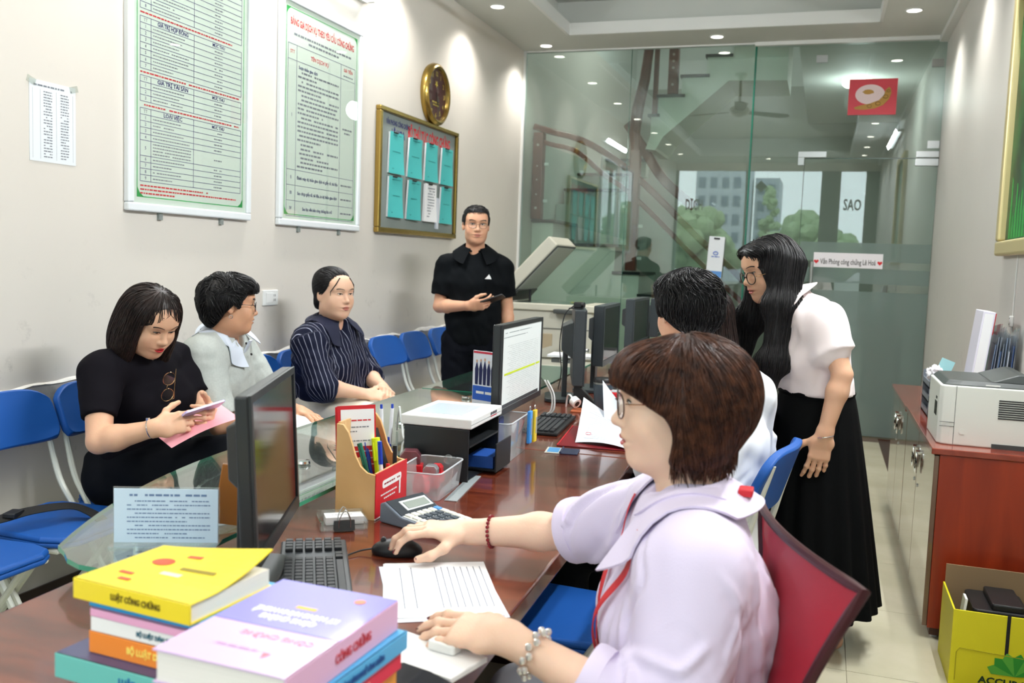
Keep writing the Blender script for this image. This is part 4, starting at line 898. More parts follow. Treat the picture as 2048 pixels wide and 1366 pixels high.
    # loose ends along the lower edge
    rs = np.random.RandomState(3); th = rs.uniform(.15, 2*PI-.15, 1800); R0 = np.stack([.080*np.sin(th)*rs.uniform(.7, 1.02, 1800), -.015-.075*np.cos(th-PI)*-1*rs.uniform(.7, 1.0, 1800), rs.uniform(-.092, -.055, 1800)], 1); R0 = R0[R0[:, 1] < .03]; Wp = on_surface(Hf, H2W(H, R0), .001)
    WS = strands(Hf, Wp, lambda L: np.stack([-.35*L[:, 0]/.08, -.25*np.sign(L[:, 1]+.02)*.6, -np.ones(len(L))], 1), H, 7, .0062, .0008, seed=5, jit=.35, rnd_len=.75, cling=False)
    np_obj('hair_ends', WS[0], WS[1], M_hairH, t, off=off)
    hair_obj(Hf, H, M_hairH, t, off, 7500, dirf, h=.0045, seed=2, n=13, step=.009, r=.0007, lift=.0028, cond=lambda c: (((c-H[0])@H[1])[:, 2] > -.06)*1.0, jit=.22)
    # glasses, lanyard, bracelets, ring
    spectacles(HF, H, 'gold and brown rimmed eyeglasses worn by the woman in lavender', mat('rim_brown', '#4a2c26', .25, coat=.3), rim=.0014, lw=.0245, lh=.0215, cz=.005, temple=mat('gold_metal', '#c9a27a', .2, metal=1.0), square=2.6)
    RB = mat('lanyard_red', '#c8202b', .5); F3 = Field(); torso_ops(F3, J, .022, 1.08, .98, bust=.010, k=.06)
    l = thing('lanyard', 'red lanyard with a badge around the neck of the woman in lavender', 'lanyard', (-.19, 1.60, .98)); lo = A_(-.19, 1.60, .98)
    ribbon_on(F3, [(-.245, 1.485, .955), (-.275, 1.475, .92), (-.305, 1.475, .87), (-.325, 1.485, .82), (-.335, 1.50, .76), (-.335, 1.51, .70)], .019, .0018, RB, 'ribbon', l, lo, lift=.008)
    ribbon_on(F3, [(-.265, 1.68, .955), (-.29, 1.66, .92), (-.315, 1.62, .88), (-.33, 1.58, .83), (-.335, 1.54, .77), (-.335, 1.52, .70)], .019, .0018, RB, 'ribbon', l, lo, lift=.008)
    MB().rbox((.088, -.02, .045), (.012, .018, .006), .004).obj('toggle', RB, l, bevel=.002)
    MB().cyl((-.147, -.085, -.27), (-.150, -.085, -.292), .006, .004, 8).obj('clip', M_chrome, l)
    MB().box((-.156, -.085, -.335), (.003, .030, .045), Matrix.Rotation(.12, 3, 'Y')).obj('badge', M_white, l, bevel=.002); MB().box((-.1595, -.085, -.345), (.001, .027, .025), Matrix.Rotation(.12, 3, 'Y')).obj('badge_print', RB, l)
    w_ = mid(J['wrR'], J['elR'], .24); ax = nrm(J['elR']-J['wrR']); u = nrm(np.cross(ax, A_(0, 0, 1))); v = np.cross(ax, u)
    b = thing('bead_bracelet', 'dark red bead bracelet on the mouse hand wrist', 'bracelet', tuple(w_)); bm = mat('bead_red', '#7b1420', .2, coat=.4)
    for k in range(22):
        a = 2*PI*k/22; p = (u*math.cos(a)*.0325+v*math.sin(a)*.0325)
        MB().lathe([(0, -.0042), (.003, -.003), (.0042, 0), (.003, .003), (0, .0042)], tuple(p), 8).obj('bead', bm, b, smooth=True)
    w_ = mid(J['wrL'], J['elL'], .20); ax = nrm(J['elL']-J['wrL']); u = nrm(np.cross(ax, A_(0, 0, 1))); v = np.cross(ax, u)
    b = thing('silver_bracelet', 'chunky silver and pearl bracelet on the near wrist', 'bracelet', tuple(w_)); sm = mat('silver_pearl', '#e6e3de', .18, metal=.6)
    for k in range(20):
        a = 2*PI*k/20; q = .0365+.003*(k % 2); p = u*math.cos(a)*q+v*math.sin(a)*q+ax*.004*((k % 2)*2-1)
        MB().lathe([(0, -.0062), (.0045, -.0045), (.0062, 0), (.0045, .0045), (0, .0062)], tuple(p), 8).obj('bead', sm if k not in (9, 10) else bm, b, smooth=True)
hero()
# ================================================================ THE OTHER SEVEN PEOPLE
def radial_dir(crown=(0, -.02), fwd=0.0, z0=.04, zr=.06, down=1.0):
    def f(L):
        x, y, z = L[:, 0], L[:, 1], L[:, 2]; rad = np.stack([x-crown[0], y-crown[1], 0*z], 1); rad /= np.linalg.norm(rad, axis=1, keepdims=True)+1e-6; w_ = np.clip((z-z0)/zr, 0, 1)[:, None]
        return rad*w_+np.stack([0*x, fwd+0*y, -down*np.ones_like(z)], 1)*(1-w_)+np.array([[0, fwd, 0]])*w_
    return f
def hcap(H, pad=.014, rx=.076, ry=.096, rz=.084, c=(0, -.018, .034)):
    F = Field(); F.ell(H2W(H, A_(*c))[0], (A_(rx, ry, rz)+pad)*H[2], H[1]); return F
def hairline(F, H, ctrl, k=.006, side=None):
    yy = np.array([c[0] for c in ctrl]); zz = np.array([c[1] for c in ctrl])
    local_sub(F, H, lambda x, y, z: (z-np.interp(y, yy, zz).astype(np.float32))*.8, k=k)
def seated_legs(J, pel, f, sd, w_=.09, thigh=.40, zk=.50, spread=.0):
    for s_, k in (('L', -1), ('R', 1)):
        J['hip'+s_] = pel+sd*k*w_-A_(0, 0, .02); J['kn'+s_] = A_(*(pel+f*thigh+sd*k*(w_+spread))[:2], zk); J['an'+s_] = A_(*(pel+f*(thigh-.02)+sd*k*(w_+spread))[:2], .09)

# ---------------------------------------------------------------- woman in black looking at a phone
def woman_phone():
    off = A_(-2.42, 2.82, 0); t = thing('person', 'seated woman in a black top with shoulder length hair looking down at a phone', 'person', tuple(off))
    f = A_(1, -.10, 0); sd = A_(-.1, -1, 0)    # sd points to her right (towards the camera)
    J = dict(pel=A_(-2.43, 2.85, .57), che=A_(-2.41, 2.83, .86), nb=A_(-2.37, 2.79, 1.02), shR=A_(-2.385, 2.60, .945), shL=A_(-2.40, 3.01, .955), elR=A_(-2.285, 2.485, .735), elL=A_(-2.24, 2.98, .76), wrR=A_(-2.10, 2.545, .79), wrL=A_(-2.07, 2.80, .80), fwd=nrm(f))
    seated_legs(J, J['pel'], nrm(f), sd, .10, .44, .56); J['knR'] = A_(-1.98, 2.80, .63); J['anR'] = A_(-1.90, 3.02, .28); J['knL'] = A_(-2.0, 2.94, .52); J['anL'] = A_(-2.05, 2.95, .09)
    H = head_frame((-2.285, 2.735, 1.125), (.86, -.22, -.46), (.45, -.1, .9), .98)
    sk = skin_mat('skin_warm', '#dcae90')
    hands = {'R': dict(d=(.55, .72, .16), n=(.45, -.62, -.65), thumb=1, curls=(.55, .75, .5), spread=.02, th=((.6, .7, -.3), (.8, .45, -.35), (.9, .3, -.3))), 'L': dict(d=(.55, -.75, .12), n=(.30, .60, -.72), thumb=-1, curls=(.6, .8, .5), spread=.02)}
    hands['R']['n'] = (.35, -.75, .25); hands['L']['n'] = (.5, .6, -.1); hands['R']['thumb'] = -1; hands['L']['thumb'] = 1
    o, HF, ch = body(t, off, J, H, sk, 1.08, 1.08, fat=1.08, arm=1.12, hands=hands)
    face_parts(HF, H, t, off, lip='#c4202c', eye=.45, look=(0, -1))
    M = mat('black_knit', '#100e14', .85, spec=.12); F = Field(); torso_ops(F, J, .016, 1.1, 1.1, bust=.02, belly=.01, k=.05)
    for s_ in 'LR': F.cone(J['sh'+s_], mid(J['sh'+s_], J['el'+s_], .35), .060, .060, k=.04); sleeve(F, J['sh'+s_], mid(J['sh'+s_], J['el'+s_], .66), .060, .058)
    F.cone(J['nb']+nrm(f)*.05+A_(0, 0, .03), J['nb']+nrm(f)*.10-A_(0, 0, .055), .040, .012, k=.01, mode='s'); F.cone(J['nb']-A_(0, 0, .01), J['nb']+A_(0, 0, .08), .058, .07, k=.01, mode='s')
    cloth('top', F, M, t, off, .0075, 8, .0035)
    F = Field(); F.econe(J['pel']-A_(0, 0, .03), J['pel']+A_(0, 0, .09), (.185, .14), (.168, .125), A_(0, 1, 0), k=.06); leg_ops(F, J, .022, (.095, .072, .068, .055), k=.07)
    cloth('trousers', F, mat('black_trouser_cloth', '#0d0f14', .85, spec=.12), t, off, .010, 9, .006, (.08, .22))
    for s_ in 'LR': foot(J, s_, (1, .2), M_black, t, off)
    Hf = hcap(H, .018); P = lambda *p: H2W(H, A_(*p))[0]; R = H[1]
    for x in (-1, 1): Hf.ell(P(x*.078, -.005, -.05), A_(.030, .052, .115), R, k=.03); Hf.cone(P(x*.078, .0, -.04), P(x*.085, .025, -.165), .034, .018, k=.03)
    Hf.ell(P(0, -.07, -.06), A_(.085, .055, .11), R, k=.04)
    local_sub(Hf, H, lambda x, y, z: np.maximum(z-(.085-.022*np.abs(x)/.03), np.maximum(.030+.9*np.clip(np.abs(x)-.045, 0, 1)-y, np.abs(x)-.085)), k=.01)
    hair_obj(Hf, H, M_hairD, t, off, 2600, radial_dir((0, .0), 0, .05, .06), seed=5, n=14, step=.013, r=.0013, lift=.003)
    # phone, pink paper, glasses hooked on the collar, bracelet
    ph = thing('smartphone', 'lilac smartphone held by the woman in black', 'phone', (-2.015, 2.675, .842)); Rm = frame((.42, .88, .20), z=(-.48, .05, .88))
    MB().rbox((0, 0, 0), (.075, .036, .004), .008, R=Rm).obj('case', mat('lilac_case', '#c7bdf0', .3), ph, bevel=.001); MB().rbox(Rm @ V(0, 0, .0045), (.071, .032, .0006), .006, R=Rm).obj('screen', mat('phone_glass', '#20232c', .05), ph)
    pp = thing('pink_paper', 'pink sheet of paper under the hands of the woman in black', 'paper', (-2.06, 2.70, .78)); Rp = frame((.45, .85, .30), z=(.1, -.35, .93))
    MB().sheet(lambda u, v: Rp @ V((u-.5)*.26, (v-.5)*.15, .012*math.sin(u*3)), 8, 4, .0006).obj('sheet', mat('pink_sheet', '#f2a9b4', .6), pp)
    g = thing('hooked_eyeglasses', 'gold rimmed round eyeglasses hooked on the black neckline', 'glasses', (-2.235, 2.755, .90)); gm = mat('gold_metal', '#c9a27a', .2, metal=1.0)
    Rm = frame((.20, -.10, 1), z=(1, -.35, -.2))
    for k in (-1, 1):
        ring = [Rm @ V(k*.031+.024*math.cos(a), .024*math.sin(a), .02) for a in [2*PI*i/24 for i in range(24)]]
        MB().tube(ring, .0013, 6, closed=True).obj('rim', gm, g, smooth=True); MB().add(ring, [tuple(range(24))]).obj('lens', M_lens, g)
    MB().tube([Rm @ V(-.055, .0, .018), Rm @ V(-.05, -.03, .016), Rm @ V(.06, -.034, .005)], .0013, 6).obj('temple', gm, g); MB().tube([Rm @ V(-.008, .003, .02), Rm @ V(0, .007, .022), Rm @ V(.008, .003, .02)], .0013, 6).obj('bridge', gm, g)
    w_ = mid(J['wrR'], J['elR'], .10); ax = nrm(J['elR']-J['wrR']); u = nrm(np.cross(ax, A_(0, 0, 1))); v = np.cross(ax, u)
    b = thing('charm_bracelet', 'thin silver charm bracelet on the wrist of the woman in black', 'bracelet', tuple(w_)); MB().tube([Vector(u*math.cos(a)*.032+v*math.sin(a)*.032) for a in [2*PI*k/24 for k in range(24)]], .0016, 6, closed=True).obj('chain', M_chrome, b); MB().box(Vector(-v*.034), (.005, .005, .006)).obj('charm', M_chrome, b, bevel=.001)
woman_phone()

# ---------------------------------------------------------------- young man in the grey polo
def man_grey():
    off = A_(-2.42, 3.34, 0); t = thing('person', 'seated young man in a light grey polo looking away to the right', 'person', tuple(off))
    J = dict(pel=A_(-2.43, 3.35, .57), che=A_(-2.43, 3.34, .86), nb=A_(-2.38, 3.32, 1.035), shR=A_(-2.42, 3.13, .955), shL=A_(-2.41, 3.535, .965), elR=A_(-2.33, 3.09, .69), elL=A_(-2.25, 3.56, .72), wrR=A_(-2.11, 3.16, .69), wrL=A_(-2.06, 3.34, .72), fwd=A_(1, 0, 0))
    seated_legs(J, J['pel'], A_(1, 0, 0), A_(0, -1, 0), .10, .44, .53); ca, sa = math.cos(.32), math.sin(.32)
    for k_ in J:      # the torso is turned away from the camera
        if k_[:2] in ('sh', 'el', 'wr', 'nb', 'ch'): q_ = J[k_]-J['pel']; J[k_] = J['pel']+A_(ca*q_[0]-sa*q_[1], sa*q_[0]+ca*q_[1], q_[2])+A_(0, -.04, 0)
    J['fwd'] = A_(ca, sa, 0)
    H = head_frame((-2.315, 3.25, 1.165), (.72, .68, -.05), (0, .06, 1), .98); sk = skin_mat('skin_tan', '#d3a080')
    hands = {'R': dict(d=(.9, .40, .0), n=(0, -.2, 1), thumb=-1, curls=(.3, .4, .3)), 'L': dict(d=(.9, -.35, -.1), n=(0, .2, 1), thumb=1, curls=(.25, .35, .3), spread=.1)}
    hands['R']['thumb'] = 1 if False else -1
    o, HF, ch = body(t, off, J, H, sk, 1.05, 1.05, fat=.98, arm=.98, hands=hands, neckr=.052)
    face_parts(HF, H, t, off, lip='#b9746a', eye=.75, female=False)
    M = mat('grey_marl_jersey', '#b7bdb9', .85, var=.10, vscale=120, bump=.15, bscale=300); F = Field(); torso_ops(F, J, .026, 1.08, 1.10, k=.05)
    for s_ in 'LR': F.cone(J['sh'+s_], mid(J['sh'+s_], J['el'+s_], .4), .078, .080, k=.045); sleeve(F, J['sh'+s_], mid(J['sh'+s_], J['el'+s_], .86), .078, .086)
    F.cone(J['nb']+A_(.04, 0, -.01), J['nb']+A_(0, 0, .08), .052, .06, k=.01, mode='s')
    cloth('polo_shirt', F, M, t, off, .0075, 12, .0045, extra=lambda D, X, Y, Z: D+creases(X, Y, Z, [((-2.33, 3.22, .95), (-2.30, 3.26, .72), .008, .014), ((-2.36, 3.18, .90), (-2.34, 3.17, .68), -.008, .014), ((-2.28, 3.42, .92), (-2.30, 3.36, .66), .007, .016)]))
    collar(J, H, mat('pale_blue_cotton', '#d3dbe8', .75), t, off, F, r=.062, h=.034, drop=.05, gap=.55, tip=.05, spread=.9)
    MB().box(Vector(J['nb']+J['fwd']*.088+A_(0, 0, -.06)-off), (.004, .016, .05), rotz(.32) @ Matrix.Rotation(.45, 3, 'Y')).obj('placket', mat('pale_blue_cotton', '#d3dbe8', .75), t)
    for k in range(2): MB().cyl(Vector(J['nb']+J['fwd']*(.088+.022*k)+A_(0, 0, -.03-.045*k)-off), Vector(J['nb']+J['fwd']*(.094+.022*k)+A_(0, 0, -.028-.045*k)-off), .005, n=10).obj('button', M_black, t)
    F = Field(); F.econe(J['pel']-A_(0, 0, .03), J['pel']+A_(0, 0, .05), (.17, .13), (.16, .12), A_(0, 1, 0), k=.05); leg_ops(F, J, .016, k=.05); cloth('trousers', F, mat('navy_trouser_cloth', '#0f1320', .85, spec=.12), t, off, .010, 13, .004)
    for s_ in 'LR': foot(J, s_, (1, 0), M_black, t, off)
    Hf = hcap(H, .020); P = lambda *p: H2W(H, A_(*p))[0]
    Hf.ell(P(0, .035, .085), A_(.072, .062, .034), H[1], k=.03); Hf.ell(P(0, -.075, -.01), A_(.072, .040, .07), H[1], k=.03)
    hairline(Hf, H, [(-.14, -.105), (-.07, -.095), (-.03, -.02), (.0, .015), (.028, .0), (.036, .03), (.06, .062), (.12, .072)])
    def dirf(L):
        n_ = np.sin(L*60+1.3*np.sin(L[:, [1, 2, 0]]*47)); return radial_dir((0, -.03), .25, .03, .06)(L)+.55*n_
    hair_obj(Hf, H, M_hairB, t, off, 2600, dirf, seed=6, n=9, step=.008, r=.0014, lift=.006, jit=.5)
    spectacles(HF, H, 'thin black round eyeglasses worn by the young man in grey', mat('rim_black_metal', '#1a1a1c', .3, metal=.5), rim=.0014, lw=.022, lh=.021, cz=.002, square=2.2)
    e = thing('hoop_earring', 'small silver hoop earring of the young man in grey', 'earring', tuple(P(.083, -.006, -.044))); u = H[1][:, 1]; v = H[1][:, 2]
    MB().tube([Vector(u*math.cos(a)*.007+v*math.sin(a)*.007) for a in [2*PI*k/16 for k in range(16)]], .0014, 6, closed=True).obj('hoop', M_chrome, e)
    pp = thing('white_form', 'white sheet of paper held on the knee of the man in grey', 'paper', (-1.93, 3.30, .675)); Rp = frame((.6, .55, -.25), z=(.1, -.2, 1)); MB().sheet(lambda u, v: Rp @ V((u-.5)*.28, (v-.5)*.2, .008*math.sin(u*3)), 8, 4, .0006).obj('sheet', mat('paper_white', '#f0f1f2', .6), pp)
man_grey()

# ---------------------------------------------------------------- woman in the pinstriped shirt
def stripe_mat():
    m = bpy.data.materials.new('navy_pinstripe'); m.use_nodes = True; nt = m.node_tree; b = nt.nodes['Principled BSDF']; b.inputs['Roughness'].default_value = .7; L = nt.links.new; b.inputs['Specular IOR Level'].default_value = .15
    a = nt.nodes.new('ShaderNodeAttribute'); a.attribute_name = 'stripe'; d = nt.nodes.new('ShaderNodeMath'); d.operation = 'DIVIDE'; d.inputs[1].default_value = .026; L(a.outputs['Fac'], d.inputs[0])
    fr = nt.nodes.new('ShaderNodeMath'); fr.operation = 'FRACT'; L(d.outputs[0], fr.inputs[0]); lt = nt.nodes.new('ShaderNodeMath'); lt.operation = 'LESS_THAN'; lt.inputs[1].default_value = .09; L(fr.outputs[0], lt.inputs[0])
    mx = nt.nodes.new('ShaderNodeMix'); mx.data_type = 'RGBA'; mx.inputs[6].default_value = (*lin('#10142a'), 1); mx.inputs[7].default_value = (*lin('#a3a6bb'), 1); L(lt.outputs[0], mx.inputs[0]); L(mx.outputs[2], b.inputs['Base Color']); return m
def woman_stripe():
    off = A_(-2.42, 4.30, 0); t = thing('person', 'seated woman in a navy pinstriped shirt and cream trousers with hands folded', 'person', tuple(off))
    f = nrm(A_(1, -.12, 0)); sd = A_(-.12, -1, 0)
    J = dict(pel=A_(-2.43, 4.28, .57), che=A_(-2.43, 4.25, .86), nb=A_(-2.40, 4.23, 1.04), shR=A_(-2.42, 4.045, .945), shL=A_(-2.42, 4.435, .945), elR=A_(-2.31, 4.0, .74), elL=A_(-2.29, 4.44, .75), wrR=A_(-2.15, 4.13, .70), wrL=A_(-2.13, 4.30, .715), fwd=f)
    seated_legs(J, J['pel'], f, sd, .11, .46, .545, .03)
    H = head_frame((-2.365, 4.195, 1.185), (.92, -.38, -.03), (0, 0, 1), 1.04); sk = skin_mat('skin_light', '#e2b79c')
    hands = {'R': dict(d=(.75, .62, -.12), n=(.2, -.35, .9), thumb=-1, curls=(.6, .7, .5), spread=.0, fat=1.08), 'L': dict(d=(.72, -.66, -.1), n=(.3, .35, .88), thumb=1, curls=(.6, .7, .5), spread=.0, fat=1.08)}
    o, HF, ch = body(t, off, J, H, sk, 1.08, 1.12, fat=1.14, jaw=1.1, arm=1.12, hands=hands, neckr=.057)
    face_parts(HF, H, t, off, lip='#b56a62', eye=.65)
    F = Field(); torso_ops(F, J, .022, 1.12, 1.16, bust=.012, belly=.03, k=.06)
    for s_ in 'LR': F.cone(J['sh'+s_], J['el'+s_], .074, .072, k=.05); sleeve(F, J['el'+s_], mid(J['el'+s_], J['wr'+s_], .30), .070, .066)
    F.cone(J['nb']+f*.06+A_(0, 0, .03), J['nb']+f*.125-A_(0, 0, .09), .040, .012, k=.01, mode='s'); F.cone(J['nb'], J['nb']+A_(0, 0, .08), .060, .07, k=.01, mode='s')
    sdn = nrm(J['shR']-J['shL'])
    def attr(Vv):
        u = (Vv-J['che'])@sdn; ang = np.zeros(len(Vv)); out = u+.25*((Vv-J['che'])@f)*.0
        for s_ in 'LR':
            a, b = J['sh'+s_], J['el'+s_]; d = nrm(b-a); q = Vv-a; tt = q@d; r = q-np.outer(tt, d); dist = np.linalg.norm(r, axis=1); e1 = nrm(np.cross(d, f)); e2 = np.cross(d, e1)
            isarm = (dist < .098) & (tt > .03) & (np.abs(u) > .16) | ((np.abs(u) > .20) & (tt > -.02))
            isarm &= (np.sign(u) == (1 if s_ == 'R' else -1)); out = np.where(isarm, np.arctan2(r@e2, r@e1)*.080, out)
        return {'stripe': out+5.0}
    cloth('shirt', F, stripe_mat(), t, off, .0070, 21, .0045, attr=attr)
    collar(J, H, mat('navy_cloth', '#171b35', .7), t, off, F, r=.066, h=.036, drop=.05, gap=.55, tip=.055)
    F = Field(); F.econe(J['pel']-A_(0, 0, .03), J['pel']+A_(0, 0, .04), (.20, .16), (.18, .14), sdn, k=.06); leg_ops(F, J, .030, (.105, .085, .075, .060), k=.05)
    cloth('trousers', F, mat('cream_twill', '#e3dccb', .8, bump=.1, bscale=300), t, off, .010, 22, .006, (.08, .2))
    for s_ in 'LR': foot(J, s_, (1, -.1), M_black, t, off)
    Hf = hcap(H, .010); P = lambda *p: H2W(H, A_(*p))[0]; Hf.ell(P(0, -.095, -.045), A_(.04, .032, .04)*H[2], H[1], k=.03); Hf.ell(P(0, -.03, .075), A_(.068, .085, .055)*H[2], H[1], k=.03)
    hairline(Hf, H, [(-.14, -.085), (-.08, -.075), (-.03, -.03), (.008, .0), (.042, .035), (.07, .062), (.12, .070)])
    hair_obj(Hf, H, M_hairB, t, off, 2000, lambda L: np.stack([.0*L[:, 0], -np.ones(len(L)), -.8*np.clip(.1-L[:, 2], 0, .2)/.1], 1), seed=8, n=12, step=.012, r=.0011, lift=.0015)
    for x in (-1, 1): MB().tube([Vector(H2W(H, A_(*p))[0]-off) for p in ((x*.030, .078, .088), (x*.055, .080, .055), (x*.071, .062, .020), (x*.070, .060, .0))], [.003, .003, .0022, .0008], 6).obj('hair_wisp', M_hairB, t, smooth=True)
woman_stripe()

# ---------------------------------------------------------------- standing man in black
def man_black():
    off = A_(-2.10, 5.50, 0); t = thing('person', 'standing man in a black polo shirt and glasses holding a phone', 'person', tuple(off))
    f = nrm(A_(.36, -.93, 0)); sd = np.cross(f, A_(0, 0, 1)); c = A_(-2.10, 5.50, 0)
    P3 = lambda s_, f_, z: A_(*(c+sd*s_+f*f_)[:2], z)
    J = dict(pel=P3(0, 0, .90), che=P3(0, .01, 1.24), nb=P3(0, 0, 1.445), shR=P3(.175, -.01, 1.34), shL=P3(-.175, -.01, 1.34), elR=P3(.215, .02, 1.085), elL=P3(-.215, -.03, 1.09), wrR=P3(.03, .21, 1.105), wrL=P3(-.225, .03, .86), fwd=f,
             hipL=P3(-.095, 0, .86), hipR=P3(.095, 0, .86), knL=P3(-.10, .02, .48), knR=P3(.10, .02, .48), anL=P3(-.10, -.01, .09), anR=P3(.10, -.01, .09))
    H = head_frame(P3(.0, .035, 1.60), f+A_(.12, 0, -.05), (0, 0, 1), 1.0); sk = skin_mat('skin_warm2', '#d6a284')
    hands = {'R': dict(d=-sd*.92+f*.25+A_(0, 0, .12), n=f*.80+sd*.25-A_(0, 0, .50), thumb=-1, curls=(.50, .55, .35), spread=.0, th=((.75, .55, -.2), (.95, .25, -.15), (.98, .1, -.1))), 'L': dict(d=A_(0, 0, -1)+f*.15, n=-sd, thumb=1, curls=(.25, .35, .3))}
    o, HF, ch = body(t, off, J, H, sk, 1.0, .96, fat=.98, jaw=1.08, arm=1.08, hands=hands, neckr=.055)
    face_parts(HF, H, t, off, lip='#b5736a', eye=.8, female=False, look=(.6, 0))
    M = mat('black_polo_cloth', '#0a0d10', .85, spec=.12); hemz = .80; F = Field(); torso_ops(F, J, .014, 1.04, 1.0, k=.05, belly=.008); 
    for s_ in 'LR': F.cone(J['sh'+s_], mid(J['sh'+s_], J['el'+s_], .4), .062, .064, k=.04); sleeve(F, J['sh'+s_], mid(J['sh'+s_], J['el'+s_], .72), .062, .068)
    F.cone(J['nb']+f*.03, J['nb']+A_(0, 0, .08), .045, .055, k=.01, mode='s')
    cloth('polo_shirt', F, M, t, off, .008, 31, .004)
    collar(J, H, M, t, off, F, r=.062, h=.034, drop=.05, gap=.42, tip=.045)
    F = Field(); F.econe(J['pel']-A_(0, 0, .05), J['pel']+A_(0, 0, .06), (.165, .115), (.155, .105), sd, k=.04); leg_ops(F, J, .018, (.088, .065, .060, .05), k=.03); cloth('trousers', F, mat('dark_navy_trousers', '#090b12', .85, spec=.12), t, off, .011, 32, .005)
    for s_ in 'LR': foot(J, s_, f, M_black, t, off)
    q = J['che']+f*.135-sd*.085+A_(0, 0, .045)-off; e1 = -sd; e2 = A_(0, 0, 1)
    MB().add([Vector(q+e1*a+e2*b+f*(.010-.10*abs(a-.01))) for a, b in ((-.022, -.014), (.020, -.014), (.012, .004), (.004, .016), (-.004, .006))], [(0, 1, 2, 3, 4)]).obj('chest_emblem', mat('emblem_white', '#f2f2f2', .5), t)
    Hf = hcap(H, .007); P = lambda *p: H2W(H, A_(*p))[0]; Hf.ell(P(0, .03, .088), A_(.062, .055, .030), H[1], k=.02)
    hairline(Hf, H, [(-.14, -.055), (-.075, -.05), (-.03, -.01), (.0, .02), (.02, .0), (.032, .03), (.055, .066), (.12, .078)])
    hair_obj(Hf, H, M_hairB, t, off, 2200, lambda L: radial_dir((0, -.04), .2, .06, .05, .6)(L), seed=9, n=4, step=.006, r=.0010, lift=.004, jit=.5)
    spectacles(HF, H, 'thin rimmed eyeglasses worn by the standing man in black', mat('rim_dark_metal', '#4b4038', .3, metal=.8), rim=.0011, lw=.0235, lh=.0165, cz=.002, square=3.2)
    ph = thing('smartphone', 'dark smartphone held out by the standing man in black', 'phone', tuple(J['wrR']-sd*.145+f*.035+A_(0, 0, .045))); Rm = frame(tuple(-sd*.9+f*.25+A_(0, 0, .35)), z=tuple(f*-.35+A_(0, 0, 1)))
    MB().rbox((0, 0, 0), (.074, .035, .004), .008, R=Rm).obj('case', M_black, ph, bevel=.001); MB().rbox(Rm @ V(0, 0, .0045), (.070, .031, .0006), .006, R=Rm).obj('screen', mat('phone_glass', '#20232c', .05), ph)
man_black()

